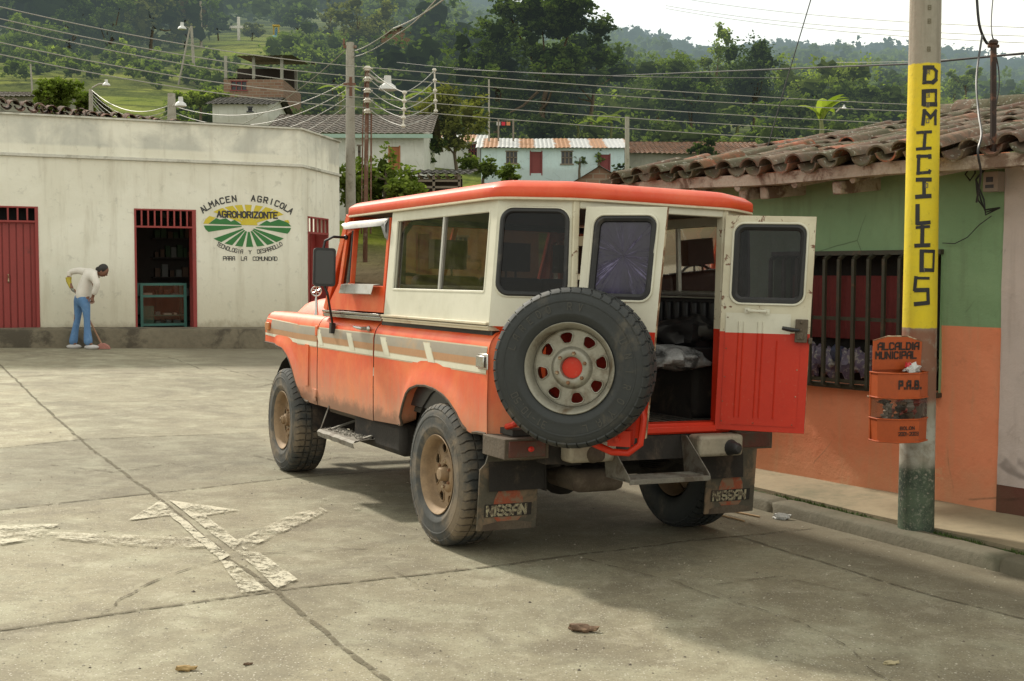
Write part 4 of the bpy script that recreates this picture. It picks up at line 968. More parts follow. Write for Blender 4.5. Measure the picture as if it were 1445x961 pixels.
c.build('packets',[M('packet_blue',(.05,.06,.12),.4,0,.5,20),M('packet_mauve',(.16,.13,.20),.4,0,.6,25,(.4,.38,.35),(.5,.6),30),M('packet_pale',(.28,.27,.24),.4,0,.5,25,(.06,.05,.05),(.5,.6),30)],wo)
# lilac neighbour
nbh=empty('lilac_house',mat=HM,label='lilac plastered house front with maroon base beyond the concrete pole',cat='house')
mb=MB(); wallgrid(mb,xl,xl+7,zred,2.19,0,y0=.012); wallgrid(mb,xl,xl+7,0,zred,1,y0=.016); mb.grid([[(xl,.012,0),(xl,.012,2.19)],[(xl,-.02,0),(xl,-.02,2.19)]],0); mb.build('wall',[m_li,m_dr],nbh,smooth=60,weld=False)
mx=wpt(1411,258).x; mz=wpt(1411,258).z
mbx=MB(); mbx.box(mx-.045,mx+.05,.03,.10,mz-.055,mz+.06,0); mbx.box(mx-.025,mx+.02,.10,.104,mz+.0,mz+.03,1); mbx.box(mx-.03,mx+.025,.10,.103,mz-.035,mz-.015,1)
mo=mbx.build('electric_meter',[M('meter_case',(.30,.24,.20),.6),m_blk],None,bevel=.004); mo.matrix_world=HM; tag(mo,'small grey electric meter under the eaves where green wall meets lilac','electric meter')
mb=MB()
for k in range(3):
    mb.tube([(mx-.05+.01*k,.06,mz+.09+.02*k),(mx-.10,.09,mz+.02),(mx-.09+.02*k,.08,mz-.10),(mx-.03,.09,mz-.16-.015*k),(mx+.05,.07,mz-.15)],.005,6)
mb.tube([(mx-.14,.04,mz+.12),(mx-.12,.07,mz+.06),(mx-.16,.06,mz+.02),(mx-.20,.05,mz+.06),(mx-.15,.04,mz+.13)],.005,6)
o=mb.build('meter_cable',m_blk); o.matrix_world=HM; tag(o,'black looped cables hanging around the electric meter','cable')
mb=MB(); a_=wpt(1335,343);b_=wpt(1370,335);c_=wpt(1404,305)
mb.tube([(a_.x,.035,a_.z),(lerp(a_.x,b_.x,.5),.035,a_.z-.005),(b_.x,.035,b_.z),(lerp(b_.x,c_.x,.5),.035,lerp(b_.z,c_.z,.6)),(c_.x,.035,c_.z)],.003,6); o=mb.build('wall_wire',m_blk); o.matrix_world=HM; tag(o,'thin wire sagging across the green wall right of the pole','wire')
# --- roof: barrel tiles on a sagging slope
OV=.50; ZE=2.11; SL=math.tan(R(10.6)); 

q=N('mossy_clay_tile'); v=q.obj(); n=q.noise(v,2.5,6,.6,.3); n2=q.noise(v,14,6,.7,.3); isl=q.n('ShaderNodeNewGeometry').outputs['Random Per Island']
c=q.mix(isl,(.115,.060,.042),(.20,.15,.11)); c=q.mix(q.ramp(isl,.88,.97),c,(.36,.12,.07)); c=q.mix(q.math('MULTIPLY',q.ramp(n2,.42,.62),.75),c,(.10,.085,.065)); c=q.mix(q.math('MULTIPLY',q.ramp(n,.46,.60),.7),c,(.075,.08,.045))
c=q.mix(q.math('MULTIPLY',q.ramp(q.noise(v,30,5,.7),.58,.66),.8),c,(.36,.36,.31))
m_tile=q.pbr(c,.9,0,q.bump(n2,.6,.01),.2)
def tile(mb,m,r0,r1,L,up,mi=0,n=7,a0=8):
    vs=[]
    for (x,r) in ((0,r0),(L,r1)):
        for rr in (r,r-.013):
            for i in range(n+1):
                a=R(a0+(180-2*a0)*i/n); vs.append(m@Vector((rr*math.cos(a),x,(rr*math.sin(a))*up)))
    k=n+1; fs=[]
    for i in range(n):
        fs+=[(i,i+1,2*k+i+1,2*k+i),(k+i,k+i+1,3*k+i+1,3*k+i),(i,i+1,k+i+1,k+i)]
    fs+=[(0,k,3*k,2*k),(n,k+n,3*k+n,2*k+n)]
    mb.add(vs,fs,mi)
random.seed(21)
mb=MB(); xe0=HI@at(884,262,9.4); 
xe0=xL-.10; pitch=.215; ncol=int((xl+2.6-xe0)/pitch); nrow=11; step=.36
tilt=Matrix.Rotation(math.atan(SL),4,'X')
for ci in range(ncol):
    xc=xe0+ci*pitch
    for ri in range(nrow):
        sag=.035*mnoise.noise(Vector((xc*.7,ri*.3,1)))+.02*mnoise.noise(Vector((xc*3,ri*.9,5)))
        yb=OV-ri*step*math.cos(math.atan(SL)); zb_=ZE+.05+ri*step*math.sin(math.atan(SL))+sag
        jx=random.uniform(-.014,.014); jr=random.uniform(-.09,.09); jo=random.uniform(-.03,.03)*(1.6 if ri==0 else 1)
        for kind in (0,1):
            m=Matrix.Translation((xc+jx+(pitch/2 if kind==0 else 0),yb+jo,zb_+(.030 if kind==0 else .010)+.0*ri))@Matrix.Rotation(PI+jr,4,'Z')@Matrix.Rotation(math.atan(SL)*1.0+R(random.uniform(-2,4)) ,4,'X')
            pass
            if kind==0: tile(mb,m,.080,.066,.44,.85)
            else: tile(mb,m@Matrix.Translation((0,0,.035)),.078,.062,.44,-.9)
rf=mb.build('roof',m_tile,house,smooth=50,weld=False,recalc=False)
m_wood=M('old_painted_wood',(.30,.20,.15),.85,0,.3,5,(.12,.07,.045),(.5,.65),4,.5)
m_oldw=M('whitewashed_timber',(.42,.34,.27),.9,0,.3,5,(.16,.10,.07),(.48,.62),5,.6,30,.02)
mb=MB(); 
P=[]
for i in range(60):
    x=lerp(xe0-.05,xl+2.5,i/59); sg=.035*mnoise.noise(Vector((x*.7,0,1)))
    P.append([(x,OV-.06,ZE+.045+sg),(x,OV-.055,ZE-.03+sg),(x,OV-.11,ZE-.035+sg),(x,OV-.115,ZE+.045+sg)])
mb.grid(P,0,closed=True); mb.build('eaves_board',m_oldw,rf)
mb=MB()
sl=math.atan(SL)
P=[[(lerp(xe0-.02,xl+2.5,i/40),OV-.1-t,ZE+.045+t*SL) for i in range(41)] for t in (0,.3,.6,1.2,4.1)]; mb.grid(P); mb.build('roof_boarding',m_wood,rf)
mb=MB(); x=xe0+.25; random.seed(9)
while x<xl+2.4:
    r=random.uniform(.022,.035); e=random.uniform(-.01,.06); mb.tube([(x,OV-.10+e,ZE-.045),(x+random.uniform(-.02,.02),-.10,ZE-.045+(OV)*SL)],[r*.9,r],7); x+=random.uniform(.42,.62)
mb.build('rafter',m_oldw,rf)
for u_,v_ in ((1080,283),(1183,268),(1050,290)):
    e_=wpt(u_,v_,OV-.16); mb=MB(); mb.bar((e_.x,OV-.14,ZE-.085),(e_.x+.02,-.05,ZE-.04),.075,.085); mb.build('beam_end',m_oldw,rf,bevel=.012)
# tile-verge mortar and a ridge cap
mb=MB(); yr=OV-nrow*step*math.cos(sl); zr=ZE+.11+nrow*step*math.sin(sl)
random.seed(4)
for i in range(int((xl+2.6-xe0)/.36)):
    m=Matrix.Translation((xe0+i*.36,yr+.02,zr+.02*random.random()))@Matrix.Rotation(-PI/2,4,'Z')@Matrix.Rotation(R(random.uniform(-3,3)),4,'X'); tile(mb,m,.12,.10,.40,1)
mb.build('ridge',m_tile,rf,smooth=50,weld=False,recalc=False)
# ------------------------------------------------------------------ concrete pole with painted letters
pb=gnd(1293,752,.03); pb.y+=.10; pb.x+=.03; prr=.5*50/F*pb.y*1.0; ptop=7.5
pole=empty('concrete_pole',(pb.x,pb.y,0),0,'round concrete utility pole with a yellow band lettered DOMICILIOS','utility pole')
lean=(at(1307,0,pb.y)-at(1293,752,pb.y)); lx=lean.x/lean.z
def pr(z): return lerp(prr,prr*.70,(z-.04)/6.)
q=N('painted_concrete_pole'); v=q.obj(); z=q.xyz(v)[2]; n=q.noise(v,6,7,.7,.3); n2=q.noise(v,30,6,.7); st=q.noise(q.scale(v,(20,20,1.5)),1.2,5,.6)
zz=q.math('ADD',z,q.math('MULTIPLY',q.math('SUBTRACT',n,.5),.10)); ze=q.math('ADD',z,q.math('MULTIPLY',q.math('SUBTRACT',n2,.5),.02))
c=q.mix(n2,(.36,.33,.27),(.25,.23,.18)); c=q.mix(q.math('MULTIPLY',q.ramp(st,.45,.7),.6),c,(.18,.16,.12))
zg=at(1293,655,pb.y).z; zy0=at(1293,462,pb.y).z; zy1=at(1303,92,pb.y).z; zw=at(1293,590,pb.y).z
def band(a,b,w,src): return q.math('MULTIPLY',q.ramp(src,a-w,a+w),q.ramp(src,b+w,b-w))
gcol=q.mix(q.ramp(n,.4,.62),(.085,.115,.075),(.04,.055,.042)); gcol=q.mix(q.ramp(n2,.52,.66),gcol,(.20,.21,.16)); c=q.mix(q.math('MULTIPLY',q.ramp(zz,zg+.035,zg-.035),q.ramp(n2,.30,.45)),c,gcol)
c=q.mix(q.math('MULTIPLY',band(zg+.03,zw,.05,zz),q.ramp(n,.38,.55)),c,(.42,.42,.37))
c=q.mix(q.math('MULTIPLY',band(zw+.1,zy0,.03,zz),q.ramp(n,.35,.5)),c,(.23,.115,.075))
ycol=q.mix(q.ramp(n,.3,.75),(.72,.56,.025),(.62,.50,.04)); ycol=q.mix(q.math('MULTIPLY',q.ramp(n2,.56,.7),.35),ycol,(.30,.26,.04)); ycol=q.mix(q.ramp(q.noise(v,22,8,.75),.66,.68),ycol,(.30,.27,.2))
c=q.mix(q.math('MULTIPLY',band(zy0,zy1,.004,ze),.99),c,ycol)
m_pole=q.pbr(c,.8,0,q.bump(n2,.5,.006),.3)
mb=MB(); P=[]
zs=[0]+[.1+i*.2 for i in range(38)]
for zz_ in zs:
    r_=pr(zz_); P.append([((zz_)*lx+r_*math.cos(2*PI*i/28)*(1+.012*mnoise.noise(Vector((i*.5,zz_*3,0)))),r_*math.sin(2*PI*i/28),zz_) for i in range(28)])
mb.grid(P,closed=True); shaft=mb.build('shaft',m_pole,pole,smooth=60)
def onpole(xa,z,o):  # xa metres sideways on the face turned to the street, seen from the camera
    r_=pr(z)+.0015+o; a=-PI/2-.04+xa/r_; return Vector((z*lx+r_*math.cos(a),r_*math.sin(a),z))
mb=MB(); m_pt=M('black_brush_paint',(.022,.022,.024),.7,0,.3,30,(.20,.17,.03),(.62,.72),40,.1)
zt=[(98,134),(136,172,),(174,200+8),(206,222+6),(226,250),(252,280),(291,320),(322,350),(354,386),(390,430)]
zt=[('D',95,123),('o',128,154),('M',157,181),('i',187,213),('L0',219,247),('i',252,280),('L',287,316),('i',318,347),('o',353,383),('s',388,430)]
zt=[('D',97,122),('o',129,153),('M',157,180),('i',187,214),('C',220,248),('i',253,281),('L',289,318),('i',319,349),('o',353,384),('s',390,430)]
for ch,ra,rb_ in zt:
    z1=at(1300,ra,pb.y).z; z0=at(1298,rb_-2.5,pb.y).z; z1-=.009
    hw={'i':.055,'L':.05,'C':.05}.get(ch,.058)
    xo=.012 if ch in 'DoM' else -.018
    if ch=='C': sg=[[(1,1.35),(1,1.5),(0,1.5),(0,0),(1,0),(1,.1)]]; SF['#']=sg; ch='#'
    def fn(u,v,o,z0=z0,z1=z1): return onpole(xo+(u-.5)*hw*1.25,lerp(z0,z1,v/1.5),o)
    # subdivide strokes so that they follow the curve
    for k,line in enumerate(SF[ch]):
        for i in range(len(line)-1):
            a=Vector(line[i])+Vector((random.uniform(-.05,.05),random.uniform(-.05,.05)));b=Vector(line[i+1])+Vector((random.uniform(-.05,.05),random.uniform(-.05,.05))); d=(b-a); L=d.length
            if L<1e-6: continue
            d/=L; S=8; asp=(z1-z0)/1.5/(hw*1.25); wd_=.0102
            pa=Vector((a.x*hw*1.25,a.y*(z1-z0)/1.5)); pb2=Vector((b.x*hw*1.25,b.y*(z1-z0)/1.5)); dd=(pb2-pa).normalized(); nn=Vector((-dd.y,dd.x))*wd_*random.uniform(.75,1.2)
            pa-=dd*wd_*.8; pb2+=dd*wd_*.8
            P=[]
            for s_i in range(S+1):
                p=pa.lerp(pb2,s_i/S)
                row=[]
                for e in (-1,0,1):
                    qv=p+nn*e; row.append(onpole(xo-hw*.625+qv.x,z0+qv.y,.0012+.0004*((i+k)%3)))
                P.append(row)
            mb.grid(P)
mb.build('lettering',m_pt,pole,smooth=0,weld=False,recalc=False)
m_stamp=M('stamped_mark',(.16,.14,.09),.9)
for ch,ra in (('8',72),('8',14),('8',33),('R',104),('3',136),('8',150),('0',172),('0',262),('1',380)):
    z0=at(1300,ra+4,pb.y).z; hh=.022
    mb=MB(); text_line(mb,ch,lambda x,y,o:onpole(x-.002,y,o+.0005),-.008,z0,hh,.014,.02,.16,.0008); mb.build('stamped_mark',m_stamp,pole,smooth=0,weld=False,recalc=False)
# litter bin hung on the pole
yb_=pb.y-.11
def bp(u,v): return at(u,v,yb_-.12)
bc=at(1263,545,yb_); 
binM=Matrix.Translation((bc.x,yb_,0))@Matrix.Rotation(R(12),4,'Z')
bino=empty('litter_bin',mat=binM,label='small orange metal litter bin lettered ALCALDIA MUNICIPAL strapped to the concrete pole',cat='litter bin')
m_bin=M('orange_bin_paint',(.43,.078,.012),.5,0,.18,5,(.18,.06,.03),(.60,.74),6,.2); m_binb=M('bin_black_paint',(.03,.018,.015),.7)
Zb=lambda v:at(1270,v,yb_-.14).z
Wb=.152; Db=.15
def hexo(w,d): return [(-w,0),(-w,-d*.55),(-w*.42,-d),(w*.42,-d),(w,-d*.55),(w,0)]
def shell(mb,z0,z1,w0,w1,mi=0):
    a=hexo(w0,Db);b=hexo(w1,Db)
    A=[(x,y,z0) for x,y in a];B=[(x,y,z1) for x,y in b]; k=len(A)
    mb.add(A+B,[(i,(i+1)%k,k+(i+1)%k,k+i) for i in range(k)],mi)
mb=MB(); za,zb1,zc,zd=Zb(624),Zb(592),Zb(562),Zb(527)
shell(mb,za,zb1,Wb*.97,Wb*1.0); shell(mb,zc,zd,Wb*1.0,Wb*1.0); mb.add([(x,y,za) for x,y in hexo(Wb*.97,Db)],[(0,1,2,3,4,5)])
for zq in (zb1,zc,zd,za):
    L=[(x*1.015,y*1.015,zq) for x,y in hexo(Wb,Db)]; mb.tube(L,.0045,6)
for x in (-Wb,Wb): mb.bar((x,-.003,za),(x,-.003,zd),.012,.004); 
for x,y in hexo(Wb,Db)[1:3]+hexo(Wb,Db)[3:5]: pass
mb.box(-Wb*.93,Wb*.93,-.004,.0,zd,zd+.14)   # back plate behind lid
body=mb.build('bin_body',m_bin,bino)
lid=[(-Wb*.95,0),(-Wb*.98,.162),(-.06,.186),(.06,.184),(Wb*.98,.155),(Wb*.95,0)]
mb=MB(); zl0=zd+.012; mb.sheet([lid],lambda a,b,w:Vector((a,-.012+w-b*.03,zl0+b)),.004); 
lo=mb.build('lid',m_bin,bino)
mb=MB(); mb.tube([Vector((a,-.014-b*.03,zl0+b)) for a,b in lid[1:5]],.004,6); mb.build('lid_rim',m_rust,lo)
mb=MB(); f_=lambda x,y,o:Vector((x,-.018-o-(y-zl0)*.03,y))
text_line(mb,'ALCALDIA',f_,-Wb*.78,zl0+.112,.036,.024,.0345,.20,.001); text_line(mb,'MUNICIPAL',f_,-Wb*.86,zl0+.062,.036,.022,.0325,.20,.001); mb.build('lettering',m_binb,lo,smooth=0)
mb=MB(); fl=lambda x,y,o:Vector((lerp(-Wb,-Wb*.42,(x+.0)/.12),lerp(-Db*.55,-Db,x/.12),y))+Vector((-.4,-.9,0))*(o+.003) if 0 else Vector((x,-Db-.0035-o,y))
text_line(mb,'P.A.B.',fl,-.062,(zc+zd)/2-.014,.040,.020,.031,.24,.001); text_line(mb,'BOLON',fl,-.050,(za+zb1)/2+.008,.017,.012,.018,.16,.001); text_line(mb,'2001-2003',fl,-.060,(za+zb1)/2-.024,.018,.010,.0145,.17,.001); mb.build('lettering',m_binb,body,smooth=0)
# clear plastic middle and trash
mb=MB(); shell(mb,zb1,zc,Wb*.985,Wb*.985); mb.build('clear_window',glass('scratched_plastic',(.80,.76,.70),.8,.16,.15),bino,smooth=0)
random.seed(8); tr=MB()
for i in range(26):
    tr.ell((random.uniform(-.11,.11),random.uniform(-.11,-.02),lerp(zb1-.02,zc+.015,random.random()**.8)),(random.uniform(.02,.045),random.uniform(.015,.03),random.uniform(.012,.03)),9,6,random.randrange(4),jit=.9)
tro=tr.build('rubbish',[M('wrap_brown',(.13,.08,.05),.5,0,.5,30),M('wrap_grey',(.28,.26,.25),.4,0,.6,30),M('wrap_red',(.35,.05,.04),.4,0,.5,30),M('wrap_dark',(.06,.05,.05),.5,0,.5,30)]); tro.matrix_world=binM; tag(tro,'crumpled wrappers filling the litter bin','rubbish',kind='stuff')
tr=MB(); tr.ell((.055,-.075,zd+.02),(.045,.03,.028),12,8,0,jit=1.1); tr.ell((.035,-.07,zd+.03),(.018,.02,.026),9,6,1,jit=1.); 
to=tr.build('snack_wrapper',[m_pw,M('wrap_bright_red',(.55,.03,.04),.35)]); to.matrix_world=binM; tag(to,'red and white wrapper poking out of the top of the litter bin','wrapper')
mb=MB(); mb.tube([Vector((.02+(.135)*math.cos(a),.075+.085*math.sin(a)*1.15,lerp(zc,zb1,.1))) for a in [R(-200+i*22) for i in range(11)]],.006,6); mb.box(.155,.185,.03,.05,zc-.012,zc+.004); mb.build('strap',m_rust,bino)
# metal service pipe standing on the roof with hanging cables
def houseroof_z(x,y): return ZE+.12+(OV-y)*SL
pp=at(1403,175,6.9); p2=at(1402,60,6.9)
mb=MB(); mb.tube([pp-Vector((0,0,.25)),p2],.018,8); mb.ell(tuple(p2),(.028,.028,.02),8,5); mb.tube([p2+Vector((-.03,0,-.02)),p2+Vector((.03,0,-.02))],.01,6)
tag(mb.build('service_pipe',M('rusty_dark_pipe',(.035,.022,.018),.7,.3,.3,20,(.16,.07,.04),(.5,.65),15)),'dark rusty service pipe rising through the tiled roof','pipe')
def cable(pts,r,label,cat='cable',mat=None,group=None,name='hanging_cable'):
    # smooth by catmull-rom
    o=[]; 
    for i in range(len(pts)-1):
        p0,p1,p2_,p3=pts[max(i-1,0)],pts[i],pts[i+1],pts[min(i+2,len(pts)-1)]
        for k in range(6):
            t=k/6; o.append(.5*((2*p1)+(-p0+p2_)*t+(2*p0-5*p1+4*p2_-p3)*t*t+(-p0+3*p1-3*p2_+p3)*t**3))
    o.append(pts[-1]); mb=MB(); mb.tube(o,r,6); return tag(mb.build(name,mat or m_blk),label,cat,group)
cable([at(1378,-10,6.9),at(1382,35,6.9),at(1392,60,6.95),p2+Vector((-.01,0,0))],.008,'thick black cable dropping from above to the top of the rusty pipe')
cable([at(1402,-10,7.2),at(1399,25,7.0),at(1400,50,6.9),p2+Vector((.01,0,0))],.004,'thin cable running straight up from the rusty pipe')
cable([p2+Vector((.0,.02,0)),at(1408,90,7),at(1410,120,7),at(1405,150,7)],.004,'thin cable twisted around the rusty pipe')
cable([at(1386,50,6.75),at(1378,110,6.5),at(1381,160,6.35),at(1385,190,6.2),at(1380,215,6.15),at(1384,245,6.2),at(1378,285,6.35)],.006,'black cable hanging loose over the eaves in front of the green wall')
# ------------------------------------------------------------------ left building: farm supplies shop
FL=at(0,300,21.3); FR=at(425,300,23.6); FC=at(479,300,25.9)
A2=Vector((FL.x,FL.y,0)); B2=Vector((FR.x,FR.y,0)); C2=Vector((FC.x,FC.y,0))
fd=(B2-A2).normalized(); fo=Vector((fd.y,-fd.x,0))   # outwards to the camera
A3=A2-fd*5.0
SM=Matrix(((fd.x,fo.x,0,A2.x),(fd.y,fo.y,0,A2.y),(0,0,1,0),(0,0,0,1))); SI=SM.inverted()
def fpt(u,v,off=0.):
    o=SI@CP; r=SI.to_3x3()@ray(u,v); return o+r*((off-o.y)/r.y)
LX=(B2-A2).length; ZT=4.17
shop=empty('farm_supply_shop',mat=SM,label='long whitewashed corner building with red doors and a painted AGROHORIZONTE sign',cat='shop')
q=N('stained_whitewash'); v=q.obj(); z=q.xyz(v)[2]; n=q.noise(v,.8,7,.62,.4); n2=q.noise(v,5,7,.7); st=q.noise(q.scale(v,(3,3,.35)),1.5,6,.65)
c=q.mix(q.ramp(n,.35,.65),(.80,.785,.68),(.72,.70,.59)); c=q.mix(q.math('MULTIPLY',q.ramp(st,.48,.72),.38),c,(.42,.38,.29))
f=q.ramp(q.math('ADD',z,q.math('MULTIPLY',q.math('SUBTRACT',n,.5),1.3)),1.9,.45); c=q.mix(q.math('MULTIPLY',f,.55),c,(.47,.42,.29))
f=q.ramp(q.math('ADD',z,q.math('MULTIPLY',q.math('SUBTRACT',n2,.5),.5)),.62,.42); c=q.mix(q.math('MULTIPLY',f,.6),c,(.26,.22,.15))
f=q.math('MULTIPLY',q.ramp(z,3.66,3.72),q.ramp(n,.38,.60)); c=q.mix(q.math('MULTIPLY',f,.6),c,(.42,.43,.40)); c=q.mix(q.math('MULTIPLY',q.ramp(n2,.56,.66),.25),c,(.24,.235,.20))
m_wash=q.pbr(c,.85,0,q.bump(n2,.5,.02),.25)
zf=.44
d1=(fpt(-32,300).x,fpt(53,291).x,fpt(30,291).z); d2=(fpt(189,295).x,fpt(274,296).x,fpt(230,295).z)
zt1=fpt(30,311).z; zt2=fpt(230,319).z; zf1=fpt(30,462).z
print('SHOP',d1,d2,zt1,zt2,zf1,LX)
mb=MB()
pf_=lambda x,z,w:Vector((x,w,z))
def hole(x0,x1,z1): return [(x0,zf-.1),(x1,zf-.1),(x1-.05,z1),(x0+.0,z1)]
mb.sheet([[(-5,.0),(d1[0],.0),(d1[0]+.03,d1[2]),(d1[1]-.03,d1[2]),(d1[1]+.02,.0),(d2[0]+.02,0),(d2[0],d2[2]),(d2[1]-.02,d2[2]),(d2[1]+.03,0),(LX,0),(LX,ZT),(-5,ZT)]],pf_,.35)
# chamfer wall
C_=SI@C2; dch=(Vector((C_.x,C_.y,0))-Vector((LX,0,0))); Lc=dch.length; dch/=Lc; nch=Vector((-dch.y,dch.x,0)); 
if nch.y<0: nch=-nch
def cpt(u,z,w): p=Vector((LX,0,0))+dch*u+nch*w; return Vector((p.x,p.y,z))
SCM=SM@Matrix(((dch.x,nch.x,0,LX),(dch.y,nch.y,0,0),(0,0,1,0),(0,0,0,1)))
def chp(u,v):
    I=SCM.inverted(); o=I@CP; r=I.to_3x3()@ray(u,v); return o+r*((-o.y)/r.y)
c0=chp(434,305);c1=chp(463,307)
mb.sheet([[(0,0),(c0.x,0),(c0.x,c0.z),(c1.x,c0.z),(c1.x,0),(Lc,0),(Lc,ZT),(0,ZT)]],cpt,.3)
# far return wall and back
e=cpt(Lc,0,0); mb.grid([[(e.x,e.y,0),(e.x+1.5,e.y-7.5,0)],[(e.x,e.y,ZT),(e.x+1.5,e.y-7.5,ZT)]]); 
mb.build('wall',m_wash,shop,smooth=20)
# mouldings following facade and chamfer
def mold(z0,z1,pr_,mat,name):
    b=MB(); prof=[(0.0,z0),(pr_,z0+.01),(pr_,z1-.01),(0.0,z1)]
    path=[Vector((-5,0,0)),Vector((LX,0,0)),Vector((e.x,e.y,0))]
    offs=[]
    n0=Vector((0,1,0)); n1=nch
    P=[]
    for p,nn in ((path[0],n0),(path[1],(n0+n1)/ (1+n0.dot(n1))),(path[2],n1)): P.append([(p.x+nn.x*w,p.y+nn.y*w,z) for w,z in prof])
    b.grid(P); b.build(name,mat,shop)
zc1=fpt(0,165).z; zc2=fpt(0,216).z
m_wash2=M('grey_moulding',(.60,.59,.52),.85,0,.25,2,(.36,.35,.29),(.5,.66),2,.4)
mold(ZT-.0,ZT+.05,.05,m_wash2,'coping'); mold(zc2-.045,zc2+.02,.05,m_wash2,'string_course')
mb=MB(); mb.grid([[(-5,-.35,ZT+.05),(-5,.05,ZT+.05)],[(LX,-.35,ZT+.05),(LX,.05,ZT+.05)]]); mb.build('parapet_top',m_wash2,shop)
# doors
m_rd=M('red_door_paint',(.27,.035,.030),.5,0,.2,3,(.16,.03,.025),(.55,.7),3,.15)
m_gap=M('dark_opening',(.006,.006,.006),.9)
def transom(mb,x0,x1,z0,z1,n):
    mb.box(x0,x1,-.03,.012,z1-.03,z1); mb.box(x0,x1,-.03,.012,z0-.035,z0)
    for i in range(n+1): x=lerp(x0,x1-.03,i/n); mb.box(x,x+.03,-.02,.008,z0,z1-.03)
mb=MB(); transom(mb,d1[0],d1[1],zt1,d1[2],6)
x=d1[0]
mb.box(d1[0],d1[1],-.10,-.085,zf,zt1-.03)
x=d1[0]+.05
while x<d1[1]-.05: mb.box(x,x+.095,-.085,-.062,zf+.02,zt1-.05); x+=.115
mb.box(d1[1]-.05,d1[1]+.005,-.06,.014,zf,d1[2]); mb.box(d1[0]-.01,d1[0]+.04,-.06,.014,zf,d1[2])
dd=mb.build('metal_door',m_rd,shop,bevel=.004); 
mb=MB(); xx=fpt(12,393); mb.tube([(xx.x,-.06,xx.z+.07),(xx.x,-.02,xx.z+.05),(xx.x,-.02,xx.z-.05),(xx.x,-.06,xx.z-.07)],.012,6); mb.build('door_handle',m_rust,dd)
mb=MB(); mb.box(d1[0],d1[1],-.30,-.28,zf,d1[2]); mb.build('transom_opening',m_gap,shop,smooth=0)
mb=MB(); transom(mb,d2[0],d2[1],zt2,d2[2],9); mb.box(d2[1]-.04,d2[1]+.03,-.30,.014,zf,d2[2]); mb.box(d2[0]-.0,d2[0]+.035,-.12,.014,zf,d2[2]); mb.build('door_frame',m_rd,shop,bevel=.004)
# interior room
mb=MB(); rx0,rx1=d2[0]-.8,d2[1]+1.2
for w in (0,): 
    mb.grid([[(rx0,-3.2,zf),(rx1,-3.2,zf)],[(rx0,-3.2,2.9),(rx1,-3.2,2.9)]],0); mb.grid([[(rx0,-.36,zf),(rx0,-3.2,zf)],[(rx0,-.36,2.9),(rx0,-3.2,2.9)]],0); mb.grid([[(rx1,-.36,zf),(rx1,-3.2,zf)],[(rx1,-.36,2.9),(rx1,-3.2,2.9)]],0)
    mb.grid([[(rx0,-.3,2.9),(rx1,-.3,2.9)],[(rx0,-3.2,2.9),(rx1,-3.2,2.9)]],0); mb.grid([[(rx0,.0,zf),(rx1,.0,zf)],[(rx0,-3.2,zf),(rx1,-3.2,zf)]],0)
    for k in range(5):
        zz=zf+.5+.4*k; mb.box(rx0+1.6,rx1-.1,-3.18,-2.9,zz,zz+.03,0)
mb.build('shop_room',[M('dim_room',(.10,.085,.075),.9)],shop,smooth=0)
random.seed(31); mb=MB()
for k in range(5):
    x=rx0+1.65
    while x<rx1-.2:
        w=random.uniform(.06,.12);h=random.uniform(.1,.26); mb.box(x,x+w,-3.1,-2.95,zf+.53+.4*k,zf+.53+.4*k+h,random.randrange(3)); x+=w+random.uniform(.01,.05)
o=mb.build('shelf_goods',[M('box_pale',(.3,.3,.28),.6),M('box_green',(.08,.14,.07),.6),M('box_brown',(.20,.12,.08),.6)],smooth=0); o.matrix_world=SM; tag(o,'rows of boxed goods on the back shelves of the dark shop','goods',kind='stuff')
# display counter
ca=fpt(203,400);cb=fpt(274,462)
dc=empty('display_counter',mat=SM@Matrix.Translation((0,-.42,0)),label='green framed glass display counter standing inside the open shop door',cat='counter')
mg=M('teal_counter_paint',(.035,.14,.115),.5,0,.2,6)
x0,x1=ca.x,cb.x-.06; z1=ca.z
mb=MB()
for x in (x0,x1-.04):
    for y in (0,-.45): mb.box(x,x+.05,y-.04,y,zf,z1)
for y in (0,-.45):
    for zz in (zf+.03,z1-.045,(zf+z1)/2+.15): mb.box(x0,x1,y-.035,y-.005,zz,zz+.045)
mb.box(x0,x0+.25,-.06,-.045,zf+.03,zf+.4)
mb.build('frame',mg,dc)
mb=MB(); 
for zz in ((zf+z1)/2+.15,(zf+z1)/2-.20,zf+.06): mb.box(x0+.02,x1-.02,-.46,-.03,zz,zz+.02)
mb.build('shelf',mg,dc)
mb=MB(); mb.sheet([[(x0+.02,zf+.05),(x1-.02,zf+.05),(x1-.02,z1-.02),(x0+.02,z1-.02)]],lambda a,b,w:Vector((a,-.018,b))); mb.build('glass_front',m_glass,dc,smooth=0)
random.seed(2); mb=MB()
for zz in ((zf+z1)/2+.17,(zf+z1)/2-.18,zf+.08):
    x=x0+.08
    while x<x1-.15: w=random.uniform(.05,.16); mb.box(x,x+w,-.35,-.12,zz,zz+random.uniform(.02,.06),random.randrange(2)); x+=w+random.uniform(.02,.12)
o=mb.build('counter_goods',[M('pale_packet',(.45,.45,.42),.5),M('blue_packet',(.08,.14,.16),.5)],smooth=0); o.matrix_world=SM@Matrix.Translation((0,-.42,0)); tag(o,'small packets laid out in the green display counter','goods',kind='stuff')
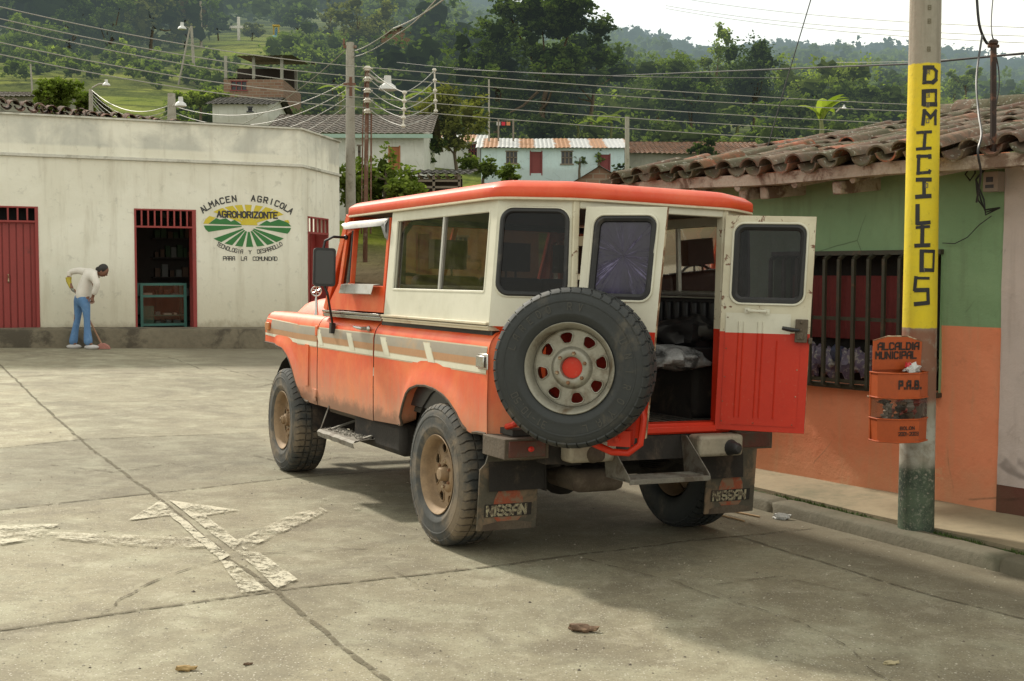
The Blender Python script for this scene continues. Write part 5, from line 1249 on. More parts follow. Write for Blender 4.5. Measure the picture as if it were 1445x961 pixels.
# corner door
def cbx(mb,u0,u1,w0,w1,z0,z1,mi=0):
    vs=[cpt(u,z,w) for u in (u0,u1) for w in (w0,w1) for z in (z0,z1)]; mb.add(vs,[(0,1,3,2),(4,6,7,5),(0,4,5,1),(2,3,7,6),(0,2,6,4),(1,5,7,3)],mi)
mb=MB(); zt3=chp(450,328).z
for i in range(6): u=lerp(c0.x,c1.x-.04,i/5); cbx(mb,u,u+.04,-.03,.01,zt3,c0.z)
cbx(mb,c0.x,c1.x,-.03,.012,zt3-.04,zt3+.0); cbx(mb,c0.x,c1.x,-.03,.012,c0.z-.03,c0.z); cbx(mb,c0.x,c0.x+.06,-.28,.01,zf,zt3); cbx(mb,c1.x-.3,c1.x,-.30,-.26,zf,zt3); cbx(mb,c1.x-.05,c1.x,-.28,.01,zf,zt3)
mb.build('door_frame',m_rd,shop)
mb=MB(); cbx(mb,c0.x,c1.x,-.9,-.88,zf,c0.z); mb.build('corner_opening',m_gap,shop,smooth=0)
# raised pavement in front of the shop
mb=MB(); P=[]
m_step=M('stained_step_concrete',(.17,.145,.10),.9,0,.35,1.5,(.07,.058,.04),(.46,.60),1.6,.5,20,.02)
path=[]
for i in range(60):
    x=lerp(-5,LX,i/59); path.append((Vector((x,0,0)),Vector((0,1,0))))
bis=(Vector((0,1,0))+nch)/(1+Vector((0,1,0)).dot(nch)); path[-1]=(Vector((LX,0,0)),bis)
for i in range(1,12): p=cpt(Lc*i/11*1.6,0,0); path.append((p,nch))
for p,nn in path:
    j=.012*mnoise.noise(Vector((p.x*3,p.y,0)))
    tx=sstep(0,LX,p.x); zt_=lerp(.50,.435,tx)
    f_=p+nn*.62; wz=SM@f_; P.append([(p.x+nn.x*.0,p.y+nn.y*.0,zt_),(f_.x,f_.y+j,zt_-.01),(f_.x+nn.x*.02,f_.y+j+nn.y*.02,zt_-.04),(f_.x+nn.x*.025,f_.y+nn.y*.025+j,g(wz.x,wz.y)-.05)])
mb.grid(P); o=mb.build('raised_pavement',m_step,smooth=50); o.matrix_world=SM; tag(o,'high concrete step in front of the white shop',kind='structure')
# tiled roof line behind the parapet
mb=MB(); random.seed(12)
x=-5.
xt=fpt(245,170).x
while x<xt+.4:
    hgt=lerp(.16,-.06,(x-0)/(xt)) if x>0 else .16
    for r_ in range(2):
        m=Matrix.Translation((x+random.uniform(-.03,.03),-.36-.30*r_,ZT+.06+hgt+.05*r_+random.uniform(-.03,.03)))@Matrix.Rotation(PI+random.uniform(-.15,.15),4,'Z')@Matrix.Rotation(R(10),4,'X'); tile(mb,m,.10,.085,.42,1,n=5)
        m=Matrix.Translation((x+.11,-.38-.30*r_,ZT+.06+hgt+.05*r_))@Matrix.Rotation(PI,4,'Z')@Matrix.Rotation(R(10),4,'X'); tile(mb,m,.09,.075,.42,-1,n=5)
    x+=.22
mb.grid([[(-5,-.40,ZT-.1),(xt,-.40,ZT-.1)],[(-5,-.42,ZT+.18),(xt,-.42,ZT+.0)],[(-5,-6,ZT+.6),(xt,-6,ZT+.4)]])
q=N('dark_clay_tile'); v=q.obj(); n2=q.noise(v,8,6,.7,.3); isl=q.n('ShaderNodeNewGeometry').outputs['Random Per Island']
c=q.mix(isl,(.06,.035,.025),(.17,.085,.055)); c=q.mix(q.ramp(isl,.9,.95),c,(.28,.16,.12)); c=q.mix(q.ramp(n2,.45,.62),c,(.035,.035,.022)); m_dtile=q.pbr(c,.9,0,q.bump(n2,.5,.01),.2)
mb.build('tiled_roof',m_dtile,shop,weld=False,recalc=False)
# painted sign
m_bk=M('sign_black',(.05,.05,.05),.8,0,.3,8,(.30,.29,.25),(.62,.75),12,.05); m_ye=M('sign_yellow',(.62,.50,.05),.8,0,.12,6); m_gn=M('sign_green',(.045,.19,.055),.8,0,.15,5); m_wb=M('sign_white',(.60,.59,.52),.8,0,.1,5)
sc0=fpt(350,318.7); K=23.17/F/8.006; 
cosf=.985
def sg(x,y,o): return Vector((sc0.x+(x-640)*K/cosf,.003+o,sc0.z-(y-470)*K))
rx,ry=490.,236.
sb=MB()
ell=[(640+rx*math.cos(R(a)),470+ry*math.sin(R(a))) for a in range(0,360,6)]
def ray_poly(xe,hw,yc,top,r0=60,w0=10):
    # sector from near the centre to the ellipse
    sgn=-1 if top else 1
    def onell(x): return yc+sgn*ry*math.sqrt(max(0,1-((x-640)/rx)**2))
    cx,cy=645,465 if top else 478
    a=(xe-hw,onell(xe-hw));b=(xe+hw,onell(xe+hw)); m=(xe,onell(xe))
    d=math.hypot(m[0]-cx,m[1]-cy); t=r0/d; ca_=(lerp(cx,a[0],t),lerp(cy,a[1],t)); cb_=(lerp(cx,b[0],t),lerp(cy,b[1],t))
    return [ca_,a,m,b,cb_]
o_=0
def addp(poly,mi,off): sb.sheet([poly],lambda a,b,w:sg(a,b,off),0,mi)
for xe,hw in ((645,40),(533,42),(428,45),(310,52),(768,42),(882,45),(990,52)): addp(ray_poly(xe,hw,470,True,70),0,.0004*(xe%3))
sun=[(650+95*math.cos(R(a)),462+75*math.sin(R(a))) for a in range(180,361,12)]; addp(sun,0,.002)
addp([(150,455),(170,410),(215,368),(285,385),(205,455)],0,.0008); addp([(1050,400),(1095,395),(1112,430),(1060,440)],0,.0008)
addp([(205,455),(290,390),(330,405),(395,390),(450,425),(490,405),(575,463)],1,.003); addp([(755,464),(850,405),(890,425),(985,390),(1090,425),(1128,468)],1,.003)
for xe,hw in ((655,40),(535,42),(420,42),(300,42),(780,42),(895,42),(1000,42)): addp(ray_poly(xe,hw,470,False,60,8),1,.0008)
addp([(152,474),(175,520),(205,545),(560,484),(575,474)],1,.0012); addp([(1126,486),(1110,525),(1085,552),(735,492),(720,482)],1,.0012)
so=sb.build('painted_sign',[m_ye,m_gn],shop,smooth=0,weld=False,recalc=False)
tx=MB(); w=.10
fn=lambda x,y,o:sg(x,940-y,o)
text_arc(tx,'aLMaCEN  aGRICOLa',lambda x,y,o:sg(x,-y,o),640,-477,560,287,148,34,62,40,w*1.6,.004)
tx2=MB(); text_line(tx,'aGROHORIZONTE',lambda x,y,o:sg(x,-y,o),302,-378,64,40,55,.19,.005)
text_arc(tx,'TECNOLOGIA  Y  DESARROLLO',lambda x,y,o:sg(x,-y,o),650,-389,560,396,231,311,42,25,w*1.3,.004)
text_line(tx,'PARA  LA  COMUNIDAD',lambda x,y,o:sg(x,-y,o),362,-858,42,27,33,w*1.3,.004)
tx.build('lettering',m_bk,so,smooth=0,weld=False,recalc=False)
# ------------------------------------------------------------------ person sweeping (skin-modifier figure, baked to mesh)
YP=21.0
def skinm(name,verts,edges,rad,mat,parent=None,sub=2,root=0):
    me=bpy.data.meshes.new(name); me.from_pydata([tuple(v) for v in verts],edges,[]); o=bpy.data.objects.new(name+'_tmp',me); col.objects.link(o)
    o.modifiers.new('s','SKIN'); sv=me.skin_vertices[0].data
    for i,r in enumerate(rad): sv[i].radius=(r,r) if not isinstance(r,tuple) else r
    sv[root].use_root=True
    m=o.modifiers.new('u','SUBSURF'); m.levels=sub; m.render_levels=sub
    dg=bpy.context.evaluated_depsgraph_get(); nm=bpy.data.meshes.new_from_object(o.evaluated_get(dg)); nm.name=name
    bpy.data.objects.remove(o); nm.materials.clear(); nm.materials.append(mat); nm.shade_smooth()
    r_=bpy.data.objects.new(name,nm); col.objects.link(r_)
    if parent: r_.parent=parent
    return r_
foot=at(112,487,YP); org=Vector((foot.x,YP,g(foot.x,YP)))
per=empty('person',org,0,'person in pale jacket and flared blue jeans bending forward to sweep the street','person')
def pp3(u,v,dy=0.):  # from the enlarged view of the figure
    p=at(60+u/6.406,350+v/6.406,YP+dy); return p-org
zoff=0
m_skin=M('skin',(.20,.095,.06),.6,0,.1,10,bump=0); m_jac=M('cream_jacket',(.70,.66,.60),.85,0,.12,12,bump=.3,bs=14,bd=.02); m_jean=M('blue_jeans',(.10,.21,.40),.85,0,.2,10,(.16,.29,.48),(.5,.7),8,.2); m_hair=M('dark_hair',(.012,.009,.008),.5); m_shoe=M('pale_shoe',(.50,.48,.47),.7); m_glove=M('yellow_glove',(.45,.36,.03),.6)
# body: continuous skin, mostly covered
V=[pp3(355,455,0),pp3(400,330,0),pp3(450,240,0),pp3(495,222,0),pp3(525,213,0),pp3(545,205,0)]
ns=[pp3(440,245,-.13),pp3(475,350,-.17),pp3(452,455,-.12)]     # near arm going down
fs_=[pp3(430,225,.13),pp3(330,200,.20),pp3(237,225,.22),pp3(240,300,.18),pp3(272,372,.10)]     # far arm bent back, elbow up
ll=[pp3(330,470,.08),pp3(310,650,.09),pp3(275,850,.09),pp3(300,876,.05)]
rl=[pp3(385,475,-.08),pp3(405,655,-.08),pp3(410,850,-.08),pp3(450,878,-.10)]
verts=V+ns+fs_+ll+rl; k=len(V); E_=[(0,1),(1,2),(2,3),(3,4),(4,5),(2,k),(k,k+1),(k+1,k+2)]
k2=k+3; E_+=[(2,k2),(k2,k2+1),(k2+1,k2+2),(k2+2,k2+3),(k2+3,k2+4)]; k3=k2+5; E_+=[(0,k3),(k3,k3+1),(k3+1,k3+2),(k3+2,k3+3)]; k4=k3+4; E_+=[(0,k4),(k4,k4+1),(k4+1,k4+2),(k4+2,k4+3)]
rad=[.10,.09,.085,.045,.045,.05, .045,.035,.025, .045,.04,.035,.03,.025, .075,.05,.035,.03, .075,.05,.035,.03]
bd=skinm('body',verts,E_,rad,m_skin,per)
hm=MB(); hc=pp3(548,208,0); R_h=Matrix.Rotation(R(38),4,'Y')
hm.ell(hc,(.085,.068,.105),20,14,m=R_h); hm.ell(hc+R_h@Vector((.082,0,-.015)),(.022,.014,.02),8,6,m=R_h)
for s_ in (1,-1): hm.ell(hc+R_h@Vector((-.005,.066*s_,-.01)),(.018,.01,.028),8,6,m=R_h); hm.ell(hc+R_h@Vector((.076,.026*s_,.012)),(.009,.012,.007),8,5,1,m=R_h)
hm.ell(hc+R_h@Vector((.070,0,-.055)),(.014,.022,.006),8,5,2,m=R_h)
hm.build('head',[m_skin,m_blk,M('lips',(.22,.06,.05),.5)],per,smooth=60)
hm=MB(); hm.ell(hc+R_h@Vector((-.022,0,.022)),(.088,.078,.098),20,14,m=R_h); hm.ell(hc+Vector((-.085,0,.03)),(.045,.04,.045),12,8); hm.build('hair',m_hair,per,smooth=60)
# jacket
jv=[pp3(352,498,0),pp3(378,380,0),pp3(415,280,0),pp3(455,240,0),pp3(495,235,0)]
jn=[pp3(458,258,-.15),pp3(495,330,-.19),pp3(462,428,-.15)]
jf=[pp3(400,218,.15),pp3(320,202,.21),pp3(240,222,.23),pp3(238,272,.20)]
vv=jv+jn+jf
ee=[(0,1),(1,2),(2,3),(3,4),(3,5),(5,6),(6,7),(3,8),(8,9),(9,10),(10,11)]
skinm('jacket',vv,ee,[(.175,.145),(.155,.135),(.135,.125),(.12,.12),(.075,.075),.078,.062,.05,.075,.06,.055,.048],m_jac,per)
hb=MB(); hb.ell(pp3(470,245,0),(.10,.11,.05),14,8,m=Matrix.Rotation(R(35),4,'Y'),jit=.4); hb.build('hood',M('beige_hood_lining',(.42,.33,.25),.9,bump=.4),per)
# flared jeans
jv=[pp3(362,395,0),pp3(352,465,0),pp3(325,510,.08),pp3(318,640,.09),pp3(295,740,.09),pp3(272,885,.09),pp3(392,510,-.08),pp3(402,640,-.08),pp3(405,740,-.08),pp3(416,888,-.08)]
skinm('jeans',jv,[(0,1),(1,2),(2,3),(3,4),(4,5),(1,6),(6,7),(7,8),(8,9)],[.12,.13,.085,.056,.060,.086,.085,.056,.060,.090],m_jean,per)
sh=MB()
for a,b in (((265,874),.07),((425,878),-.09)):
    c_=pp3(a[0]+8,a[1],b); c_.z=max(c_.z,.035); sh.ell((c_.x+.02,c_.y,.035),(.13,.048,.042),14,8)
sh.build('shoe',m_shoe,per,smooth=60)
def hand(palm,dirv,side,mat,name,curl=.7):
    """palm with five separate curled fingers"""
    d=dirv.normalized(); u=side.normalized(); w=d.cross(u).normalized(); vs=[palm-d*.05,palm,palm+d*.035]; ed=[(0,1),(1,2)]; rr=[.022,(.03),(.028)]
    for i,(o,L) in enumerate(((-.030,.055),(-.010,.065),(.010,.062),(.030,.048))):
        b=palm+d*.035+u*o; k=len(vs); vs+=[b,b+d*L*.5+w*L*.25*curl,b+d*L*.65+w*L*.75*curl]; ed+=[(2,k),(k,k+1),(k+1,k+2)]; rr+=[.010,.009,.007]
    k=len(vs); vs+=[palm-d*.01-u*.035,palm+d*.02-u*.055+w*.02,palm+d*.045-u*.045+w*.035]; ed+=[(1,k),(k,k+1),(k+1,k+2)]; rr+=[.012,.010,.008]
    return skinm(name,vs,ed,rr,mat,per,1)
hn=pp3(452,462,-.12); hand(hn,Vector((-.1,.1,-1)),Vector((1,0,0)),m_skin,'hand')
hf=pp3(272,375,.12); hand(hf,Vector((.5,-.1,-.8)),Vector((0,1,0)),M('patterned_glove',(.30,.30,.26),.8,0,.4,30),'glove')
gl=MB(); gl.tube([pp3(236,268,.19),pp3(238,300,.18),pp3(250,335,.15),pp3(262,360,.13)],[.052,.045,.034,.03],12); gl.build('glove_cuff',m_glove,per,smooth=60)
br=empty('broom',org,0,'long wooden broom with pink head resting on the street beside the sweeping person','broom')
mb=MB(); ha=pp3(285,372,.13); hb2=pp3(530,825,.02); hb2.z=.09; mb.tube([ha,hb2],.016,8); mb.build('handle',M('broom_stick',(.30,.16,.09),.6),br)
mb=MB(); mb.sheet([[(-.10,.0),(.13,.0),(.10,.06),(.03,.10),(-.04,.10),(-.09,.06)]],lambda a,b,w:Vector((hb2.x+.05+a,hb2.y-.03+w,b-.0)),.07); mb.build('head',M('pink_broom_head',(.36,.16,.13),.9,0,.3,30,bump=.6),br,bevel=.01)
p_=gnd(150,480,.25)
# ------------------------------------------------------------------ hills
PXC=[-1400,-700,0,200,340,500,600,700,850,1000,1200,1445,2200,3000]
TAB=[(26,[415]*14),(32,[400]*14),(45,[330,300,285,290,300,320,330,330,330,330,340,340,340,340]),
(60,[230,200,190,205,222,245,250,250,250,252,262,268,275,280]),(80,[170,150,142,160,180,200,205,208,210,215,226,236,245,250]),
(100,[120,108,105,118,132,155,165,172,185,195,206,215,225,230]),(130,[70,72,80,80,72,80,90,125,155,170,185,195,205,210]),
(160,[50,60,66,68,63,58,72,105,130,155,170,180,190,195]),(220,[30,35,40,45,45,46,56,85,110,140,152,162,170,180]),
(350,[0,5,8,12,14,26,42,62,85,118,128,136,150,160]),(600,[-40,-30,-25,-15,-5,10,22,35,62,95,108,112,125,140]),
(1000,[-70,-60,-45,-30,-15,6,16,24,58,88,100,103,115,130]),(1600,[-60,-50,-40,-25,-10,8,18,27,62,92,104,107,118,132])]
def trow(px,d):
    ds=[t[0] for t in TAB]
    def col_(k): return interp(list(zip(PXC,TAB[k][1])),px)
    if d<=ds[0]: return col_(0)
    for k in range(len(ds)-1):
        if d<=ds[k+1]:
            t=(d-ds[k])/(ds[k+1]-ds[k]); return lerp(col_(k),col_(k+1),t)
    return col_(len(ds)-1)
def tz(x,y):
    d=max(26,y); px=722.5+F*x/d
    ks=[t for t in TAB]
    # interpolate heights rather than rows between the depth stations
    def hz(dd,row): return CAMZ+(383.2-row)/F*dd
    for (d0,r0),(d1_,r1) in zip(TAB,TAB[1:]):
        if d<=d1_ or d1_==TAB[-1][0]:
            t=min(1,(d-d0)/(d1_-d0)); a=interp(list(zip(PXC,r0)),px); b=interp(list(zip(PXC,r1)),px)
            z=lerp(hz(d0,a),hz(d1_,b),t); break
    n=.012*d*mnoise.noise(Vector((x/ (d*.12),y/(d*.12),0)))*(1 if d>40 else 0)+.35*mnoise.noise(Vector((x*.13,y*.13,3)))*(1 if d>40 else .2)
    return z+n*min(1,max(0,(d-26)/30))
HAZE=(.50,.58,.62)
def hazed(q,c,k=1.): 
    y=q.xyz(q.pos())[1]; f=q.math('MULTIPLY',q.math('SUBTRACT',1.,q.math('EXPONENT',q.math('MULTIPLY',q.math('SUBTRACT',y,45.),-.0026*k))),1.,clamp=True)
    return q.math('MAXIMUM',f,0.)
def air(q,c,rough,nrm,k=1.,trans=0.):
    """surface mixed with a painted glow standing in for humid air in front of far ground (depends on place, not on the viewer)"""
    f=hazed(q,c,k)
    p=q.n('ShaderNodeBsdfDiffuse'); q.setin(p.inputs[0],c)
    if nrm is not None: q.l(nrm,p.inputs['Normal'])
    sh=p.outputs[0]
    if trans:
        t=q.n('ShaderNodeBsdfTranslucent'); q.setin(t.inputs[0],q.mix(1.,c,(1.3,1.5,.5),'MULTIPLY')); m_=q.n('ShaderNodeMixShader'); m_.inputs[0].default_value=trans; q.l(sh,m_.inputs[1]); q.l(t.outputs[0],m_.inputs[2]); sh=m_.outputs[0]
    e=q.n('ShaderNodeEmission'); e.inputs[0].default_value=(.36,.46,.46,1); e.inputs[1].default_value=.66  # blue-grey emission painted into distant surfaces as haze
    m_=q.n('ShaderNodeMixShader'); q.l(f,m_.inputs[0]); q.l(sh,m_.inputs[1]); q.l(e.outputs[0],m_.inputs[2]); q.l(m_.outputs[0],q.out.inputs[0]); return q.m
q=N('hillside_grass'); v=q.pos(); n=q.noise(v,.06,6,.6,.5); n2=q.noise(v,.5,7,.7); n3=q.noise(v,3,5,.7); ter=q.noise(q.scale(v,(.05,.05,1.3)),1,5,.6)
c=q.mix(q.ramp(n,.35,.65),(.15,.185,.034),(.24,.255,.06)); c=q.mix(q.math('MULTIPLY',q.ramp(n2,.45,.65),.8),c,(.055,.078,.022)); c=q.mix(q.math('MULTIPLY',q.ramp(ter,.46,.56),.7),c,(.045,.058,.022)); c=q.mix(q.math('MULTIPLY',q.ramp(n3,.5,.7),.5),c,(.22,.23,.08)); c=q.mix(q.ramp(q.xyz(v)[1],42.,33.),c,(.20,.17,.12))
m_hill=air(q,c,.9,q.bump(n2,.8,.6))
mb=MB(); P=[]
ds=[25.5,26.5,28,30,33,36,40,45,50,55,60,66,72,80,88,96,105,115,125,135,145,160,175,195,220,250,290,340,400,470,550,640,740,860,1000,1150,1350,1600,2000]
for d in ds:
    row=[]
    for i in range(150):
        u=-1.9+3.8*i/149; x=u*d; z=tz(x,d); 
        if d<30: z=lerp(-.25,z,(d-25.5)/4.5) 
        if d>1600: z=z*.6
        row.append((x,d,z))
    P.append(row)
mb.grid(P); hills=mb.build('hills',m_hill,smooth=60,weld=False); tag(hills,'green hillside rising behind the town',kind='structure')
# ------------------------------------------------------------------ foliage
def leafmat(name,c1,c2,trans=.35,k=1.):
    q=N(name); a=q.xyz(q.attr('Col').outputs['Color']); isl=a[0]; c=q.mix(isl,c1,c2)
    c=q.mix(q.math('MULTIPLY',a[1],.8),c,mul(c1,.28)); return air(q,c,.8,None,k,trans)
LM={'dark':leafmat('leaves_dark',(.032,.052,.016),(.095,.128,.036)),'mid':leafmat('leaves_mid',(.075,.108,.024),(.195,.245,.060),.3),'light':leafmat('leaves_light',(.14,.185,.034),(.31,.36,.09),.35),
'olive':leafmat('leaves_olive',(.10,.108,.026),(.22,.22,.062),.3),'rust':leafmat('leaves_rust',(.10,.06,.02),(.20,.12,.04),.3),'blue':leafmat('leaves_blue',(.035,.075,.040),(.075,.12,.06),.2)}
m_bark=M('bark',(.13,.10,.07),.9,0,.3,4,bump=.5); m_barkp=M('pale_bark',(.30,.27,.21),.9,0,.3,4,bump=.4)
def crown(mb,lobes,n,ls,rnd_,core=True):
    """leaf sized faces spread over clumps inside each lobe: lobe=(centre,radii)"""
    if mb.cols is None: mb.cols=[]
    vol=[l[1][0]*l[1][1]*l[1][2] for l in lobes]; tot=sum(vol)
    for (c,r),v_ in zip(lobes,vol):
        c=Vector(c); m=max(10,int(n*v_/tot)); ncl=max(4,int(m/16)); k_=m/ncl
        for j in range(ncl):
            # clump centre near the surface of the lobe, uneven
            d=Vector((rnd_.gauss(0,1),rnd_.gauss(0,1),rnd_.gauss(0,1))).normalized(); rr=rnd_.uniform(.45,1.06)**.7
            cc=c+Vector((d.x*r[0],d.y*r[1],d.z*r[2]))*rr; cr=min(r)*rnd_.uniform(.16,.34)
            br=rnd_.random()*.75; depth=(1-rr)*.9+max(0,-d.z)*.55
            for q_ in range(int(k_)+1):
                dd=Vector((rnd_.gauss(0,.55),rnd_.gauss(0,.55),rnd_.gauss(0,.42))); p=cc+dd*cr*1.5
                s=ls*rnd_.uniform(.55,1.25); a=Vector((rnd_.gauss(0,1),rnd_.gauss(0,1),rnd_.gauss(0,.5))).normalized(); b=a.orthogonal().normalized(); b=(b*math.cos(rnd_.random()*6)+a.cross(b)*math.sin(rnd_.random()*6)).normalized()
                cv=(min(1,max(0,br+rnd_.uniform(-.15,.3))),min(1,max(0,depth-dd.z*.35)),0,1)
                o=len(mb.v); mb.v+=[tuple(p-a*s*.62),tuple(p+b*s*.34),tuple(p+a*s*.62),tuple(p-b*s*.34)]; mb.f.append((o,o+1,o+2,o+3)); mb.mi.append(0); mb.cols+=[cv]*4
        if core:
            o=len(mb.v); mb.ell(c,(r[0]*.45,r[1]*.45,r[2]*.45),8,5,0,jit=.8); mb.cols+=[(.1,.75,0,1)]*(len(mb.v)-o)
def tree(px,row_base,d,h,w,mat,label,kind='round',name='tree',group=None,seed=0,n=1500,ls=.30,bark=None,trunk=True,lean=0.,zb=None):
    rn=random.Random(seed*77+int(px)*3+int(d)); b=at(px,row_base,d); z0=zb if zb is not None else tz(b.x,d)
    if zb is None and row_base: z0=b.z
    t=empty(name,(b.x,d,z0),0,label,'tree' if name!='bush' else 'bush',group)
    lobes=[]
    if kind=='round':
        for i in range(7+int(w)):
            a=rn.random()*6.28; rr=rn.uniform(.15,.85)*w*.5; lobes.append(((rr*math.cos(a),rr*math.sin(a),h*rn.uniform(.42,.88)),(w*rn.uniform(.16,.28),)*2+(h*rn.uniform(.10,.19),)))
    elif kind=='big':
        for i in range(30):
            f=rn.random()**.8; a=rn.random()*6.28; rr=rn.uniform(.1,1)*w*(.22+.30*math.sin(PI*min(1,.15+.8*f))); lobes.append(((rr*math.cos(a),rr*math.sin(a),h*(.16+.80*f)),(w*rn.uniform(.09,.19),)*2+(h*rn.uniform(.05,.10),)))
    elif kind=='spread':
        for i in range(14):
            a=rn.random()*6.28; rr=rn.uniform(.1,1)*w*.46; zz=h*(.95-.42*(rr/(w*.5))**1.4*rn.uniform(.3,1.2)-rn.random()*.18); lobes.append(((rr*math.cos(a),rr*math.sin(a),zz),(w*rn.uniform(.10,.19),)*2+(h*rn.uniform(.045,.09),)))
    elif kind=='tall':
        for i in range(9):
            f=.25+.72*i/8; ww=w*(.30+.26*math.sin(PI*min(1,f)))*rn.uniform(.6,1.1); lobes.append(((rn.uniform(-.22,.22)*w,rn.uniform(-.22,.22)*w,h*f),(ww*.6,ww*.6,h*rn.uniform(.07,.12))))
    elif kind=='bush':
        for i in range(6):
            lobes.append(((rn.uniform(-.38,.38)*w,rn.uniform(-.3,.3)*w,h*rn.uniform(.2,.75)),(w*rn.uniform(.15,.25),)*2+(h*rn.uniform(.18,.3),)))
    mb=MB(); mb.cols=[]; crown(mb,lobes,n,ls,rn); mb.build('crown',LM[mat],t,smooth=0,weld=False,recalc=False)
    if trunk:
        mb=MB(); th=h*.62; rt=max(.06,h*.020)
        pts=[Vector((lean*th*(i/4)**1.5+rn.uniform(-.02,.02)*h,rn.uniform(-.02,.02)*h,th*i/4-(.3 if i==0 else 0))) for i in range(5)]
        mb.tube(pts,[rt*1.25,rt,rt*.85,rt*.65,rt*.35],7)
        for c_,r_ in lobes[:7]:
            st=pts[rn.choice((2,3,3))]; mid=st.lerp(Vector(c_),.5)+Vector((0,0,-.03*h)); mb.tube([st,mid,Vector(c_)],[rt*.5,rt*.34,rt*.14],5)
        mb.build('trunk',bark or m_bark,t,smooth=60)
    return t
def banana(px,row,d,h,label,seed=0,group=None,n=8):
    rn=random.Random(seed); b=at(px,row,d); t=empty('banana_plant',(b.x,d,b.z),0,label,'banana plant',group)
    mb=MB(); mb.cols=[]
    for i in range(n):
        a=rn.random()*6.28; el=rn.uniform(.55,1.35) if d>50 else rn.uniform(1.15,1.5); L=h*rn.uniform(.5,.8); w=h*.11 if d>50 else h*.09; P=[]; dirv=Vector((math.cos(a),math.sin(a),0)); sd=Vector((-math.sin(a),math.cos(a),0))
        br=rn.uniform(.2,1)
        for j in range(9):
            s=j/8; ang=el-1.5*s*s*rn.uniform(.8,1.1); 
            pos=Vector((0,0,h*.42))+dirv*(L*s*math.cos(el-.7*s))+Vector((0,0,L*s*math.sin(el-.75*s*1.2)))
            ww=w*math.sin(PI*min(1,.06+s*.94))**.6; P.append([pos+sd*ww+Vector((0,0,-ww*.35)),pos,pos-sd*ww+Vector((0,0,-ww*.35))])
        o=len(mb.v); mb.grid(P); mb.cols+=[(br,0,0,1)]*(len(mb.v)-o)
    mb.build('leaf_fan',LM['light'],t,smooth=0,weld=False,recalc=False)
    mb=MB(); mb.tube([(0,0,-.3),(.02*h,0,h*.25),(0,0,h*.48)],[h*.05,h*.04,h*.025],7); mb.build('stem',M('banana_stem',(.16,.17,.07),.8),t)
# forest masses (one object: nobody could count them)
def forest(name,label,regions,mat,seed,ls0,dens):
    rn=random.Random(seed); mb=MB(); mb.cols=[]
    for (p0,p1,d0,d1_,nn,hh) in regions:
        for i in range(nn):
            d=rn.uniform(d0,d1_); px=rn.uniform(p0,p1); x=(px-722.5)/F*d; z=tz(x,d); h=hh*rn.uniform(.6,1.25)
            lob=[((x+rn.uniform(-.3,.3)*h,d+rn.uniform(-.3,.3)*h,z+h*rn.uniform(.35,.8)),(h*rn.uniform(.24,.42),)*2+(h*rn.uniform(.22,.36),)) for _ in range(3)]
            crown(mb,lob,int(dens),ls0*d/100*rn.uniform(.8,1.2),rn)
    return tag(mb.build(name,LM[mat],smooth=0,weld=False,recalc=False),label,'woodland',kind='stuff')
forest('far_forest','hazy forest covering the far ridges',[(-100,1500,540,1000,620,11),(300,1500,900,1500,620,13)],'blue',1,.36,80)
forest('hill_forest','dense mixed forest on the middle hills',[(-80,560,165,330,230,8.5),(560,1500,160,330,280,6),(330,1500,330,560,300,8)],'mid',2,.46,110)
forest('hillside_shrubs','shrubs crowding round the brick houses on the slope',[(300,330,62,70,6,1.6),(396,470,62,74,16,1.9),(300,420,76,92,16,2.6)],'mid',14,.30,130)
forest('dark_forest','darker thickets between the hill trees',[(-80,300,132,170,55,9),(600,1500,120,165,45,5),(700,1100,85,118,30,4.0),(560,860,90,130,50,6)],'dark',3,.42,120)
forest('undergrowth','tangled undergrowth on the slope between the houses',[(-40,330,92,118,60,1.5),(450,620,100,150,60,1.7),(-40,270,128,150,34,2.2),(240,420,66,84,40,1.3),(400,600,66,80,30,1.6),(390,560,85,125,70,3.2),(560,1300,66,84,90,2.2),(250,480,64,92,30,2.0),(840,1450,84,112,50,3.5),(600,1500,118,165,70,5)],'mid',4,.32,110)
forest('pale_scrub','pale sunlit scrub and young bamboo on the slope',[(0,230,100,118,12,2.0),(440,600,95,150,30,2.0),(120,340,92,122,16,1.1),(560,720,100,150,30,3),(840,1300,90,130,46,4.5),(480,560,66,80,12,2.2),(1180,1500,105,170,34,4)],'light',5,.34,100)
